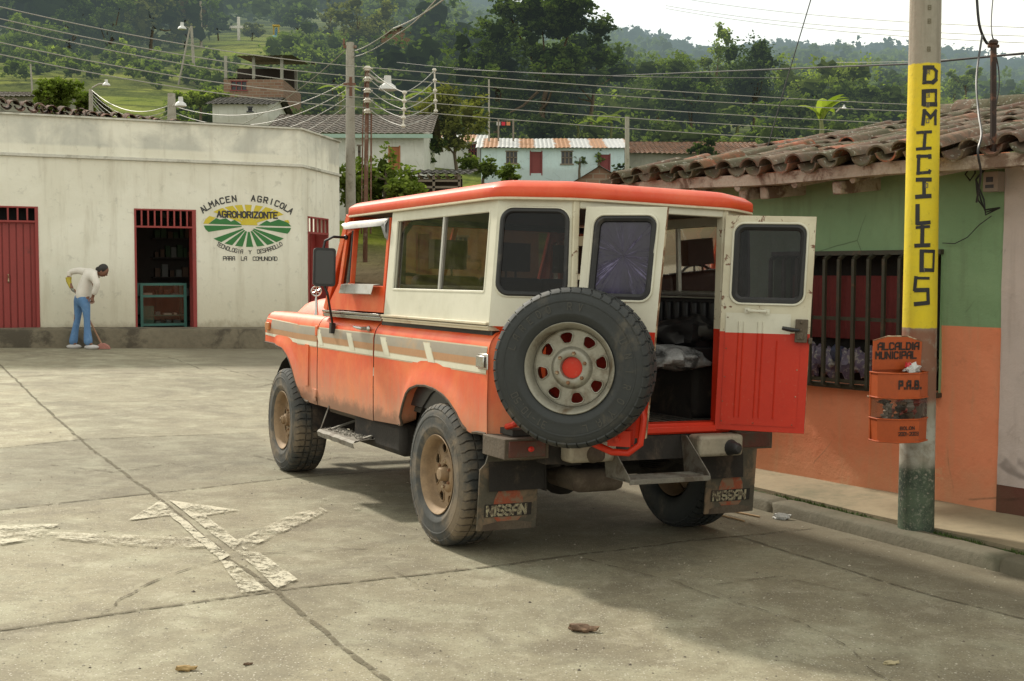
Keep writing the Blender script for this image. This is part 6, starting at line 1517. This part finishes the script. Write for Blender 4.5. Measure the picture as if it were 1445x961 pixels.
# single trees
T=tree
TR_=[
(768,232,70,9.9,8.2,'dark','huge dark broadleaf tree towering in the middle of the skyline','big',dict(n=12000,ls=.27)),
(700,215,74,8.0,6.0,'dark','dark rounded tree leaning against the left of the huge central tree','round',dict(n=2600)),
(835,190,78,6.5,6.0,'dark','dark tree to the right of the huge central tree','round',dict(n=2600)),
(1062,205,85,7.9,5.4,'dark','tall dark tree standing alone on the ridge right of centre','round',dict(n=4200,ls=.22)),
(1010,195,95,8.4,3.4,'light','thin pale bamboo-like tree beside the tall dark ridge tree','tall',dict(n=2600,ls=.20)),
(928,200,88,6.4,6.4,'mid','rounded green tree between the central tree and the tall ridge tree','round',dict(n=2400,ls=.28)),
(975,210,82,5.2,4.6,'dark','low dark tree below the pale bamboo-like tree','round',dict(n=2000)),
(1165,195,92,5.8,8.0,'light','broad yellow-green tree on the slope left of the lettered pole','round',dict(n=2600,ls=.26)),
(1232,200,88,4.8,6.5,'mid','bushy green tree close to the left of the lettered pole','round',dict(n=2200)),
(1105,215,80,3.6,4.6,'mid','low bushy tree under the yellow-green tree','round',dict(n=1800)),
(1362,150,120,4.0,3.6,'light','small pale tree seen above the tiled roof at far right','round',dict(n=900,ls=.3)),
(1345,175,125,5.2,2.4,'light','slender yellow-green tree just right of the lettered pole','tall',dict(n=900,ls=.26)),
(40,150,120,9.0,6.0,'mid','large bright green tree at the far left edge','round',dict(n=3000,ls=.42)),
(100,130,125,10.5,6.5,'dark','dark tree right of the bright green one at far left','tall',dict(n=3000,ls=.42)),
(160,118,128,10.0,6.5,'mid','tall olive green tree on the left hillside beside a dark neighbour','tall',dict(n=2600,ls=.42)),
(215,105,132,10.5,7.5,'olive','tall brownish tree on the left hillside','round',dict(n=2600,ls=.42)),
(262,85,138,8.5,5.0,'rust','reddish brown tree near the left lamp pole','tall',dict(n=1800,ls=.38)),
(308,66,150,4.6,4.8,'dark','trimmed dark tree left of the white cross','round',dict(n=1500,ls=.32)),
(356,68,148,3.6,3.0,'olive','olive tree directly right of the white cross','round',dict(n=900,ls=.32)),
(420,64,150,4.2,5.0,'dark','rounded dark tree right of the pale blue monument','round',dict(n=1500,ls=.32)),
(465,72,140,6.5,4.0,'olive','thin branched tree above the middle concrete pole','tall',dict(n=900,ls=.26,bark=None)),
(508,95,120,7.0,6.0,'olive','broad olive tree left of the brick hill house','round',dict(n=2400,ls=.36)),
(625,120,110,4.5,4.5,'dark','dark tree right of the brick hill house','round',dict(n=1800,ls=.34)),
(560,150,100,4.0,7.0,'mid','wide bushy tree below the brick hill house','round',dict(n=2200,ls=.34)),
(470,150,92,3.6,4.0,'dark','dark shrub tree behind the middle concrete pole','round',dict(n=1400,ls=.3)),
(642,262,52,4.2,3.2,'olive','olive fruit tree in front of the blue row house','round',dict(n=3000,ls=.16)),
(588,258,50,2.1,2.2,'dark','small dark tree in front of the white tiled house','round',dict(n=1500,ls=.15)),
(682,262,48,1.3,1.6,'mid','leafy shrub tree at the left end of the blue row house','bush',dict(n=1200,ls=.14)),
(985,250,56,1.75,1.7,'dark','small dark shrub tree against the brown tiled house','round',dict(n=900,ls=.14)),
(818,246,58,1.25,.9,'mid','little tree between the doors of the blue house','round',dict(n=400,ls=.14)),
(845,247,58,1.2,.5,'light','tiny pale sapling near the right door of the blue house','tall',dict(n=160,ls=.12)),
(283,165,60,1.6,2.4,'light','yellow-green tree left of the small white hill house','round',dict(n=1400,ls=.2)),
(60,160,42,1.3,2.7,'mid','wide green tree crown behind the shop roof at far left','bush',dict(n=2600,ls=.13)),
(110,160,43,.9,1.3,'mid','smaller leafy shrub beside the wide crown behind the shop roof','bush',dict(n=900,ls=.13)),
(545,300,31,1.75,2.0,'mid','leafy green tree between the rusty pole and the timber shed','bush',dict(n=3600,ls=.12)),
(492,296,29,1.5,1.0,'mid','green bush right behind the corner of the white shop','bush',dict(n=1600,ls=.11)),
(720,262,46,.9,1.4,'mid','low garden shrub left of the blue house door','bush',dict(n=700,ls=.12)),
(885,248,57,.55,1.6,'dark','low shrub at the foot of the concrete post by the blue house','bush',dict(n=500,ls=.12)),
(545,50,140,5.0,4.0,'light','pale slender tree on the grassy crest above the brick hill house','tall',dict(n=800,ls=.3)),
(390,20,230,10,9,'olive','olive tree on the crest behind the blue monument','round',dict(n=1500,ls=.6)),
(350,15,230,10,8,'rust','brownish tree at the crest near the top of the picture','round',dict(n=1300,ls=.6)),
(1085,240,64,.9,1.2,'light','low yellowish shrub right of the brown tiled house','bush',dict(n=500,ls=.14)),
(1125,232,62,1.3,2.2,'mid','green shrub above the mossy eaves','bush',dict(n=900,ls=.15)),
]
for i,(px,rw,d,h,w,mt,lb,kd_,kw) in enumerate(TR_):
    T(px,rw,d,h,w,mt,lb,kd_,name='bush' if kd_=='bush' else 'tree',seed=i+1,**{**dict(n=1500,ls=.3),**kw})
BN=[(1158,203,46,2.1,'large banana plant with upright pale leaf above the mossy tiles'),(605,160,80,2.4,'banana plant left of the huge central tree'),(815,195,74,2.0,'banana plant left of centre among the three above the blue roof'),(845,200,72,2.2,'banana plant in the middle above the blue roof'),(862,188,76,1.9,'banana plant right above the blue roof'),(915,160,90,2.6,'banana plant under the rounded green tree'),(1040,185,84,2.6,'banana plant below the tall dark ridge tree'),(1030,215,78,1.8,'drooping banana plant right of the brown tiled house'),(480,150,85,2.4,'banana plant behind the middle concrete pole'),(500,205,50,1.0,'small banana plant above the white tiled house')]
for i,(px,rw,d,h,lb) in enumerate(BN): banana(px,rw,d,h,lb,seed=i+3)
# ------------------------------------------------------------------ houses on the slope
def tilemat(name,c1,c2): return M(name,c1,.9,0,.3,3,c2,(.45,.6),5,.5,20,.02)
m_t1=tilemat('grey_brown_tiles',(.105,.085,.068),(.055,.05,.04)); m_t2=tilemat('reddish_tiles',(.22,.115,.07),(.10,.07,.05)); m_t3=tilemat('dark_tiles',(.07,.065,.055),(.035,.033,.028))
m_ww=stucco('weathered_white_wall',(.60,.60,.56),(.30,.28,.22),(.52,.52,.48)); m_bw=stucco('pale_blue_wall',(.56,.68,.71),(.38,.42,.42),(.50,.62,.66)); m_gw=stucco('grey_plaster_wall',(.34,.33,.28),(.18,.17,.13),(.28,.27,.23))
q=N('brick_wall'); v=q.obj(); s=q.xyz(v); br=q.n('ShaderNodeTexBrick'); q.l(q.comb(q.math('ADD',s[0],s[1]),s[2],0.),br.inputs['Vector']); br.inputs['Scale'].default_value=1; br.inputs['Brick Width'].default_value=.42; br.inputs['Row Height'].default_value=.17; br.inputs['Mortar Size'].default_value=.018
br.inputs['Color1'].default_value=(.20,.115,.08,1); br.inputs['Color2'].default_value=(.27,.165,.115,1); br.inputs['Mortar'].default_value=(.26,.22,.17,1)
n=q.noise(v,1.2,6,.65); c=q.mix(q.math('MULTIPLY',q.ramp(n,.45,.7),.55),br.outputs['Color'],(.20,.14,.09)); m_brick=q.pbr(c,.9,0,q.bump(br.outputs['Fac'],.3,.01),.2)
q=N('rusty_corrugated_zinc'); v=q.obj(); s=q.xyz(v); st=q.math('SINE',q.math('MULTIPLY',s[0],3.7)); n=q.noise(v,1.3,6,.7,.4)
f=q.ramp(q.math('ADD',st,q.math('MULTIPLY',q.math('SUBTRACT',n,.5),2.2)),.0,.45); c=q.mix(f,(.46,.47,.47),(.36,.19,.10)); c=q.mix(q.math('MULTIPLY',q.ramp(q.noise(v,7,6,.7),.5,.7),.4),c,(.17,.13,.10)); m_zinc=q.pbr(c,.5,.25,None,.4)
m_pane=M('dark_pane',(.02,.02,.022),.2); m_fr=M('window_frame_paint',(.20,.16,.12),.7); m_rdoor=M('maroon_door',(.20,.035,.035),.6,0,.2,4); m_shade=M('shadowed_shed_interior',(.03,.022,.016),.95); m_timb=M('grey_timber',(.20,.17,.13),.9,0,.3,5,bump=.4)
def slope(mb,a,b,c,d,wave=.24,amp=.045,rows=10,mi=0):
    """corrugated or tiled roof plane: a-b eave line, d-c top line"""
    a,b,c,d=map(Vector,(a,b,c,d)); L=(b-a).length; k=max(2,int(L/wave*6)); n=((b-a).cross(d-a)).normalized()
    if n.z<0: n=-n
    P=[]
    for j in range(rows+1):
        for e in ((0,) if j==rows or not rows>2 else (0,.96)):
            t=(j+e)/rows; row=[]
            for i in range(k+1):
                s=i/k; p=a.lerp(b,s).lerp(d.lerp(c,s),t); w=abs(math.sin(PI*s*L/wave))*amp-(e*.03 if rows>2 else 0)+.03*mnoise.noise(Vector((p.x*.6,p.z,t*3)))
                row.append(p+n*w)
            P.append(row)
    mb.grid(P,mi)
def opening(mb_,x0,x1,z0,z1,y=0.): return [(x0,z0),(x1,z0),(x1,z1),(x0,z1)]
def bhouse(name,label,px0,px1,row_b,row_e,d,depth,rise,wallm,roofm,openings=(),rz=0.,eave=.35,wave=.24,front_drop=None,cat='house',gable=False,rows=10,amp=.045,hb=1.5,trim=None,d2=None):
    """openings in pixels: (kind, px0, px1, row_top, row_bottom, material)"""
    A=at(px0,row_b,d); B=at(px1,row_b,d2 or d); A.z=B.z=(A.z+B.z)/2 if d2 else A.z
    hd=math.atan2(B.y-A.y,B.x-A.x); Mx=Matrix.Translation(A)@Matrix.Rotation(hd,4,'Z'); I=Mx.inverted(); w=(Vector((B.x,B.y,0))-Vector((A.x,A.y,0))).length
    def q_(u,v): o=I@CP; r=I.to_3x3()@ray(u,v); return o+r*((0-o.y)/r.y)
    H=q_((px0+px1)/2,row_e).z
    t=empty(name,mat=Mx,label=label,cat=cat)
    hs=[]; 
    for (k,u0,u1,r0,r1,m) in openings: p=q_(u0,r1);s=q_(u1,r0); hs.append((k,p.x,s.x,max(p.z,.02 if k=='door' else p.z),s.z,m))
    mb=MB(); fn=lambda x,z,w_:Vector((x,-w_,z))
    top=[(w,H),(w/2,H+rise),(0,H)] if gable else [(w,H),(0,H)]
    mb.sheet([[(0,-hb),(w,-hb)]+top]+[[(a,b),(c,b),(c,e),(a,e)] for _,a,c,b,e,_m in hs],lambda x,z,w_:Vector((x,w_,z)),-.18)
    # side and rear walls
    for x in (0,w):
        if gable: mb.add([(x,0,-hb),(x,depth,-hb),(x,depth,H),(x,0,H)],[(0,1,2,3)])
        else: mb.add([(x,.18,-hb),(x,depth,-hb),(x,depth,H),(x,depth/2,H+rise-.05),(x,.18,H)],[(0,1,2,3,4)])
    mb.add([(0,depth,-hb),(w,depth,-hb),(w,depth,H),(0,depth,H)],[(0,1,2,3)])
    mb.build('wall',wallm,t,smooth=0)
    mb=MB(); e=eave; sl_=rise/(depth/2) if not gable else rise/(w/2)
    if gable:
        slope(mb,(-e,depth+e,H-e*sl_),(-e,-e,H-e*sl_),(w/2,-e,H+rise),(w/2,depth+e,H+rise),wave,amp,rows); slope(mb,(w+e,-e,H-e*sl_),(w+e,depth+e,H-e*sl_),(w/2,depth+e,H+rise),(w/2,-e,H+rise),wave,amp,rows)
    else:
        slope(mb,(-e,-e,H+.04-e*sl_),(w+e,-e,H+.04-e*sl_),(w+e,depth/2,H+rise),(-e,depth/2,H+rise),wave,amp,rows); slope(mb,(w+e,depth+e,H+.04-e*sl_),(-e,depth+e,H+.04-e*sl_),(-e,depth/2,H+rise),(w+e,depth/2,H+rise),wave,amp,rows)
    rf=mb.build('roof',roofm,t,smooth=50,weld=False,recalc=False)
    if trim:
        mb=MB(); mb.box(-e,w+e,-e-.02,-e+.03,H-.12-e*sl_,H+.02-e*sl_); mb.build('eaves_board',trim,rf)
    for (k,a,c,b,e_,m) in hs:
        if k=='door':
            mb=MB(); mb.box(a,c,.06,.10,b-.1,e_); 
            for i in range(3): mb.box(lerp(a,c,.12+.3*i),lerp(a,c,.30+.3*i),.05,.06,b+.1,e_-.1)
            mb.box(a-.05,a,-.02,.08,b-.1,e_+.04);mb.box(c,c+.05,-.02,.08,b-.1,e_+.04); mb.build('door',m,t,bevel=0)
        else:
            mb=MB(); mb.box(a-.04,c+.04,-.02,.03,e_,e_+.05); mb.box(a-.06,c+.06,-.05,.03,b-.06,b)
            for i in range(4): x=lerp(a,c,i/3); mb.box(x-.025,x+.025,.02,.06,b,e_)
            mb.box(a,c,.02,.06,(b+e_)/2-.02,(b+e_)/2+.02); f_=mb.build('window',m,t)
            mb=MB(); mb.box(a,c,.10,.12,b,e_); mb.build('pane',m_pane,f_,smooth=0)
    return t,Mx,H,w
m_adobe=stucco('ochre_adobe',(.38,.20,.11),(.22,.15,.09),(.30,.17,.09)); m_trim=M('pale_green_fascia',(.30,.42,.36),.7)
bhouse('white_house','white house with long grey tiled roof behind the middle concrete pole',385,598,275,187,46,6.5,1.05,m_ww,m_t1,[('door',550,563,207,240,M('orange_door',(.35,.13,.05),.7)),('window',505,509,206,222,m_fr)],trim=m_trim,hb=3)
bhouse('blue_house','pale blue row house with rust streaked zinc roof and maroon doors',679,881,245,209,58,6.0,.75,m_bw,m_zinc,[('window',714,730,214,230,m_fr),('door',749,764,214,245,m_rdoor),('window',792,808,214,231,m_fr),('door',845,860,218,242,m_rdoor)],rows=2,wave=.2,amp=.03,eave=.25,hb=2.5)
bhouse('annexe','small white wing with red framed window behind the olive fruit tree',600,678,250,200,62,5,.6,m_ww,m_zinc,[('window',661,673,205,222,m_rdoor)],rows=2,wave=.2,amp=.03,hb=2.5)
bhouse('tiled_house','grey walled house with reddish brown tiled roof right of the blue house',888,1072,252,216,60,6.5,.85,m_gw,m_t2,[('window',928,946,228,238,m_fr)],eave=.4,hb=2.5)
bhouse('brick_shed','low brick gable with dark roof edge just above the vehicle roof',800,892,275,262,40,5,.62,m_brick,m_t3,eave=.18,gable=True,rows=2,hb=2,amp=.02)
bhouse('hill_house','small brick gable house high on the hillside',538,596,72,52,128,7,1.0,m_brick,m_t2,[('window',582,587,54,58,m_pane)],gable=True,eave=.3,hb=3)
bhouse('white_hill_house','little white house with dark tiled roof above the white shop',300,378,172,147,56,5,.62,m_ww,m_t3,[('window',350,356,152,157,m_pane)],hb=2)
bhouse('left_house','house with broad brown tiled roof at the far left above the shop',-60,88,165,136,58,6,.62,m_gw,m_t1,eave=.5,hb=2)
bhouse('zinc_roof_house','house with bright zinc roof right of the open hillside shed',414,492,125,90,105,6,.30,m_brick,m_zinc,rows=2,hb=3,wave=.3,amp=.03)
# brick terrace house with covered upper floor
bt,BM,BH,bw_=bhouse('terrace_house','brick house with barred window below a dark covered terrace on the hillside',316,400,158,112,72,6,.05,m_brick,m_timb,[('window',326,348,115,127,m_rdoor)],rows=2,hb=3,eave=0.)
mb=MB(); 
pass
for x,y in ((.1,.05),(bw_*.5,.05),(bw_-.1,.05),(.1,4.8),(bw_-.1,4.8)):
    mb=MB(); mb.box(x-.08,x+.08,y,y+.16,BH,BH+1.35); mb.build('terrace_post',m_gw,bt)
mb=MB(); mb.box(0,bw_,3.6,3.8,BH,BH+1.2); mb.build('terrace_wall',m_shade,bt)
mb=MB(); slope(mb,(bw_*.25,-.5,BH+1.25),(bw_+.6,-.5,BH+1.3),(bw_+.6,5.5,BH+1.75),(bw_*.25,5.5,BH+1.75),.3,.03,2); mb.build('terrace_roof',m_timb,bt,smooth=0,recalc=False)
# timber shed behind the vehicle
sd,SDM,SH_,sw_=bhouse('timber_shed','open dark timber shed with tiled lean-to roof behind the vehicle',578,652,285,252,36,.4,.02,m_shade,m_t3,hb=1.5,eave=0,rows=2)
mb=MB(); slope(mb,(-.4,-1.6,SH_-.02),(sw_+.25,-1.6,SH_+.0),(sw_+.45,.6,SH_+.30),(-.3,.6,SH_+.26),.22,.04,5); mb.build('lean_to_roof',m_t3,sd,smooth=0,recalc=False)
mb=MB()
for x in (.0,sw_*.5,sw_-.05): mb.box(x,x+.07,-1.5,-1.43,-1.5,SH_)
for zz in (.3,SH_-.2): mb.box(0,sw_,-1.5,-1.46,zz,zz+.06)
for i in range(6): mb.box(.1+i*sw_/6,.16+i*sw_/6,-1.55,.5,SH_-.05,SH_-.0)
mb.build('shed_frame',m_timb,sd)
# ochre street front seen through the vehicle windows, and a hedge
# ------------------------------------------------------------------ cross, monument
cb_=at(337,63,150); ct=at(337,24,150); cr_=empty('cross',(cb_.x,150,cb_.z),0,'tall white cross standing on the grassy crest','cross')
hh=ct.z-cb_.z; mb=MB(); mb.box(-.16,.16,-.12,.12,-.5,hh); mb.box(-1.2,1.2,-.13,.13,hh*.58,hh*.58+.32); mb.build('beams',M('white_cross_paint',(.66,.64,.58),.7),cr_,bevel=.02); mb=MB(); mb.box(-.5,.5,-.5,.5,-.6,.12); mb.build('plinth',m_gw,cr_)
cb_=at(390,66,152); mn=empty('monument',(cb_.x,152,cb_.z),0,'small pale blue monument with a yellow niche right of the cross','monument')
mb=MB(); mb.box(-.38,.38,-.3,.3,-.6,1.35); mb.box(-.5,.5,-.4,.4,-.6,.25); mb.build('pedestal',M('pale_blue_plaster',(.32,.55,.58),.8),mn,bevel=.03)
mb=MB(); 
for x in (-.34,.28): mb.box(x,x+.06,-.25,.25,1.35,2.45)
mb.box(-.42,.42,-.3,.3,2.45,2.62); mb.build('niche_frame',M('ochre_paint',(.55,.38,.08),.8),mn)
mb=MB(); mb.lathe([(.0,.0),(.16,.0),(.12,.3),(.15,.6),(.07,.75),(.09,.85),(.0,.98)],10,Matrix.Translation((0,0,1.36))); mb.build('figure',M('blue_robe',(.12,.25,.42),.8),mn,smooth=60)
# ------------------------------------------------------------------ poles and lamps
m_pc=M('weathered_pole_concrete',(.33,.31,.26),.85,0,.2,4,(.20,.18,.14),(.5,.7),5,.3); m_wp=M('weathered_wire',(.30,.29,.26),.5,0,.1,5,bump=0); m_wd=M('dark_wire',(.03,.03,.03),.6,bump=0); m_ins=M('insulator_porcelain',(.60,.56,.48),.3,bump=0); m_rs=M('rusted_steel',(.17,.085,.055),.8,.2,.35,12,(.28,.24,.20),(.5,.65),6,.3)
def simple_pole(u0,r0,u1,r1,d,rad,mat,label,name='utility_pole',taper=.75,drop=0.):
    b=at(u0,r0,d); t_=at(u1,r1,d); o=empty(name,b,0,label,'utility pole'); v_=t_-b; mb=MB(); mb.tube([Vector((0,0,-drop)),v_*.5,v_],[rad,rad*(1+taper)/2,rad*taper],10); mb.build('shaft',mat,o,smooth=60); return o,b,t_
YM=26.5
o,b0,t0=simple_pole(495,330,494,60,YM,.115,m_pc,'round concrete utility pole rising behind the vehicle near the white shop',drop=.6)
mb=MB(); t_=t0-b0; mb.box(t_.x-.14,t_.x+.14,-.03,.03,t_.z-.12,t_.z-.06); mb.box(t_.x-.13,t_.x+.13,-.13,-.10,t_.z-.92,t_.z-.87); mb.tube([(t_.x-.13,0,t_.z-.05),(t_.x-.13,0,t_.z+.08)],[.03,.015],8); mb.build('bracket',m_rs,o); mb=MB(); zr_=at(497,118,YM).z-b0.z; mb.box(-.00,.06,-.125,-.10,zr_-.30,zr_+.12); mb.build('rust_stained_plate',m_rs,o)
YR=26.0
o,b1,t1=simple_pole(515,330,519,93,YR,.05,m_rs,'slim rusty steel pole with stacked insulators beside the concrete pole',drop=.6)
mb=MB()
for k,(rw,) in enumerate(((97,),(112,),(128,),(142,),(157,))): p=at(519,rw,YR)-b1; mb.lathe([(0,.05),(.05,.045),(.085,.0),(.06,-.03),(.085,-.05),(0,-.055)],10,Matrix.Translation(p+Vector((0,-.06,0)))); mb.box(p.x-.10,p.x+.10,-.03,.03,p.z-.01,p.z+.015)
mb.build('insulator_rack',m_ins,o); mb=MB(); mb.tube([at(510,330,YR)-b1,at(512,170,YR)-b1,at(516,100,YR)-b1],.015,6); mb.tube([at(523,330,YR)-b1,at(524,160,YR)-b1],.018,6); mb.build('conduit',m_rs,o)
def spreader(u0,r0,u1,r1,d,label):
    a=at(u0,r0,d);b=at(u1,r1,d); o=empty('wire_spreader',a,0,label,'wire spreader'); mb=MB(); mb.tube([Vector((0,0,0)),b-a],.016,6)
    for k in range(5): p=(b-a)*(k/4.); mb.lathe([(0,.045),(.03,.04),(.05,0),(.03,-.03),(0,-.035)],8,Matrix.Translation(p))
    mb.build('rod',m_ins,o); return a,b
s1=spreader(571,131,569,178,24.5,'left of the two white wire spreaders hanging between the cables'); s2=spreader(613,99,615,157,27.5,'right of the two white wire spreaders, higher than the other')
def wire(pts,r,label,mat,sag=0.,group=None,n=18,name='power_line'):
    o=[]
    for a,b in zip(pts,pts[1:]):
        for i in range(n): t=i/n; p=a.lerp(b,t); p=p.copy(); p.z-=sag*4*t*(1-t); o.append(p)
    o.append(pts[-1].copy()); mb=MB(); mb.tube(o,r,5); return tag(mb.build(name,mat,smooth=60),label,'power line',group)
ordn=['topmost','second','third','fourth','lowest']
L0=[(-30,-2),(-30,16),(-30,27),(-30,50),(-30,68)]; 
for k,(rl,rm,rr_) in enumerate(zip((0,17,27,51,68),(95,109,124,138,152),(143,152,170,184,200))):
    wire([at(-40,rl,20),at(519,rm,YR)],.009,ordn[k]+' of five pale cables from left edge to the rusty pole',m_wp,.15,'pale cables from the left edge')
    wire([at(519,rm,YR),at(1400,rr_+9,34)],.009,ordn[k]+' of five pale cables running right from the rusty pole above the vehicle',m_wp,.10,'pale cables to the right')
    a=s1[0].lerp(s1[1],k/4.); b=s2[0].lerp(s2[1],k/4.)
    wire([at(519,rm,YR),a],.009,ordn[k]+' of the jumper cables between rusty pole and left spreader',m_wp,.06,'jumper cables left')
    wire([a,b],.009,ordn[k]+' of the jumper cables between the two white spreaders',m_wp,.05,'jumper cables right')
pl_=at(243,160,30)
for k in range(5):
    a=at(495,112+11*k,YM); b=at(246,150+9*k,30)
    wire([a,b],.009,ordn[k]+' of the sagging cables between middle pole and short pole behind shop',m_wp,.45+.08*k,'sagging cables behind the shop')
    wire([at(240,148+6*k,30),at(128,126+4*k,34)],.009,ordn[k]+' of the sagging cables left of the short pole behind shop roof',m_wp,.35+.05*k,'sagging cables far left')
simple_pole(243,190,242,132,30,.12,m_pc,'short concrete pole top just behind the tiled edge of the shop roof')
simple_pole(129,185,128,126,34,.07,m_pc,'thin grey pole carrying a street lamp behind the shop roof at left')
simple_pole(275,118,270,37,100,.14,m_pc,'tall pale pole with a brace on the left hillside')
simple_pole(246,150,268,39,98,.09,m_pc,'long slanting brace pole leaning on the tall pale hillside pole')
simple_pole(284,72,283,2,135,.16,m_pc,'distant grey pole above the hillside left of the cross')
simple_pole(885,262,885,165,52,.10,m_pc,'grey concrete post in front of the joint between blue and tiled houses',taper=.9)
simple_pole(690,230,690,112,60,.05,m_pc,'thin grey mast rising left of the blue house')
simple_pole(46,135,43,90,60,.05,m_pc,'thin bent stake standing above the brown tiled roof at far left')
def lamp(u,r,d,s,label,arm):
    p=at(u,r,d); o=empty('street_lamp',p,0,label,'street lamp'); mb=MB(); mb.lathe([(.0,.02),(.10*s,.01),(.20*s,-.06*s),(.24*s,-.16*s),(.19*s,-.18*s),(0,-.16*s)],14); mb.lathe([(0,.20*s),(.09*s,.20*s),(.10*s,.0),(0,0)],10); mb.build('lamp_shade',M('white_lamp_housing',(.60,.60,.58),.5),o,smooth=50)
    mb=MB(); q1=at(arm[0],arm[1],d)-p; mb.tube([Vector((.1*s,0,-.02)),Vector((q1.x*.5,0,max(q1.z*.2,-.05))),q1],.022*max(1,s*.7),6); mb.build('arm',m_pc,o)
lamp(547,118,25.8,.8,'white dome street lamp hanging beside the rusty pole',(520,104))
lamp(255,144,29.5,.6,'white street lamp on the short pole behind the shop roof',(244,150)); lamp(150,117,33.5,.45,'small white street lamp on the thin pole at left',(130,124)); lamp(257,37,100,1.5,'tiny white lamp at the top of the tall hillside pole',(270,42)); lamp(1191,163-12,40,.35,'small white lamp just right of the lettered pole above the tiles',(1180,158))
# upper and near cables
wire([at(500,72,YM),at(555,40,18),at(640,-12,12)],.009,'pale cable rising from the middle pole to the top of the picture',m_wp,.04); wire([at(500,80,YM),at(560,48,19),at(625,-12,13)],.008,'second pale cable rising beside the first from the middle pole',m_wp,.05)
wire([at(493,66,YM),at(300,190,40)],.010,'cable falling from the middle pole towards the small white hill house',m_wp,.3)
wire([at(640,98,40),at(860,107,30),at(1290,90,8.5),at(1480,72,7.5)],.0075,'thick black cable crossing behind the lettered pole in front of the sky',m_wd,.0)
wire([at(560,88,60),at(1100,110,34)],.012,'thin dark cable crossing the huge central tree',m_wd,.2)
bhouse('adobe_house','low ochre adobe house glimpsed through the vehicle windows',545,760,398,308,29,4,.4,m_adobe,m_t2,[('door',590,606,330,398,m_rdoor),('window',640,660,335,360,m_fr)],hb=1.5)
wire([at(1150,-20,9.5),at(1108,120,9.4),at(1058,296,9.3)],.0045,'dark stay wire slanting down from the top of the picture to the eaves',m_wd,.0)
for k,(r0,r1) in enumerate(((-6,40),(8,52),(12,62))): wire([at(940,r0,60),at(1480,r1,36)],.011,['topmost','middle','lowest'][k]+' of the thin pale cables across the sky at right',m_wp,.25,'sky cables')
wire([at(1180,88,30),at(1480,74,20)],.006,'thin cable low in the sky right of the lettered pole',m_wp,.05)
# washing line
a=at(660,172,60);b=at(730,172,60); o=empty('clothes_line',a,0,'clothes line with small red and white garments left above the blue house','clothes line')
mb=MB(); L_=b-a
for f_ in (.0,.62,.92): mb.tube([L_*f_+Vector((0,0,.15)),L_*f_+Vector((0,0,-1.3))],.04,6)
mb.tube([Vector((0,0,.1)),L_*.5,L_+Vector((0,0,.1))],.012,4); mb.build('line_and_posts',m_timb,o)
for k,(f_,cl) in enumerate(((.62,'white_garment'),(.72,'red_garment'),(.82,'orange_garment'))):
    p=L_*f_; mb=MB(); P=[[p+Vector((x,.02*math.sin(x*20),z)) for x in (-.09,0,.09)] for z in (0,-.17)]; mb.grid(P); go=mb.build('garment',M(cl,((.6,.58,.55),(.50,.03,.05),(.55,.22,.10))[k],.9),None,smooth=0); go.location=a; tag(go,['white','red','orange'][k]+' garment pinned on the line above the blue house','garment')
# ------------------------------------------------------------------ sky and sun
w=bpy.data.worlds.new('World'); sc.world=w; w.use_nodes=True; nt=w.node_tree; nt.nodes.clear()
SUN_AZ=R(38.5); SUN_EL=R(38.5)    # azimuth measured to the left of the view direction
sky=nt.nodes.new('ShaderNodeTexSky'); sky.sky_type='NISHITA'; sky.sun_disc=False; sky.sun_elevation=SUN_EL; sky.sun_rotation=-SUN_AZ; sky.air_density=1.2; sky.dust_density=4.; sky.ozone_density=1.; sky.altitude=1500
bg=nt.nodes.new('ShaderNodeBackground'); bg.inputs[1].default_value=.14; out=nt.nodes.new('ShaderNodeOutputWorld')
tc=nt.nodes.new('ShaderNodeTexCoord'); ns=nt.nodes.new('ShaderNodeTexNoise'); ns.inputs['Scale'].default_value=2.2; ns.inputs['Detail'].default_value=6; nt.links.new(tc.outputs['Generated'],ns.inputs['Vector'])
mr=nt.nodes.new('ShaderNodeMapRange'); mr.inputs[1].default_value=.3; mr.inputs[2].default_value=.65; mr.inputs[3].default_value=.55; mr.inputs[4].default_value=.97; nt.links.new(ns.outputs['Fac'],mr.inputs[0])
mx=nt.nodes.new('ShaderNodeMix'); mx.data_type='RGBA'; nt.links.new(mr.outputs[0],mx.inputs[0]); nt.links.new(sky.outputs[0],mx.inputs[6]); mx.inputs[7].default_value=(9.9,9.8,8.5,1)
nt.links.new(mx.outputs[2],bg.inputs[0]); nt.links.new(bg.outputs[0],out.inputs[0])
sl_=bpy.data.lights.new('sun','SUN'); sl_.energy=4.1; sl_.angle=R(4.5); sl_.color=(1,.93,.80); so_=bpy.data.objects.new('sun',sl_); col.objects.link(so_)
sd_=Vector((-math.sin(SUN_AZ)*math.cos(SUN_EL),math.cos(SUN_AZ)*math.cos(SUN_EL),math.sin(SUN_EL)))
so_.rotation_euler=sd_.to_track_quat('Z','Y').to_euler()
sc.view_settings.view_transform='Standard'; sc.view_settings.look='None'; sc.view_settings.exposure=0
sc.cycles.max_bounces=8; sc.cycles.transparent_max_bounces=16
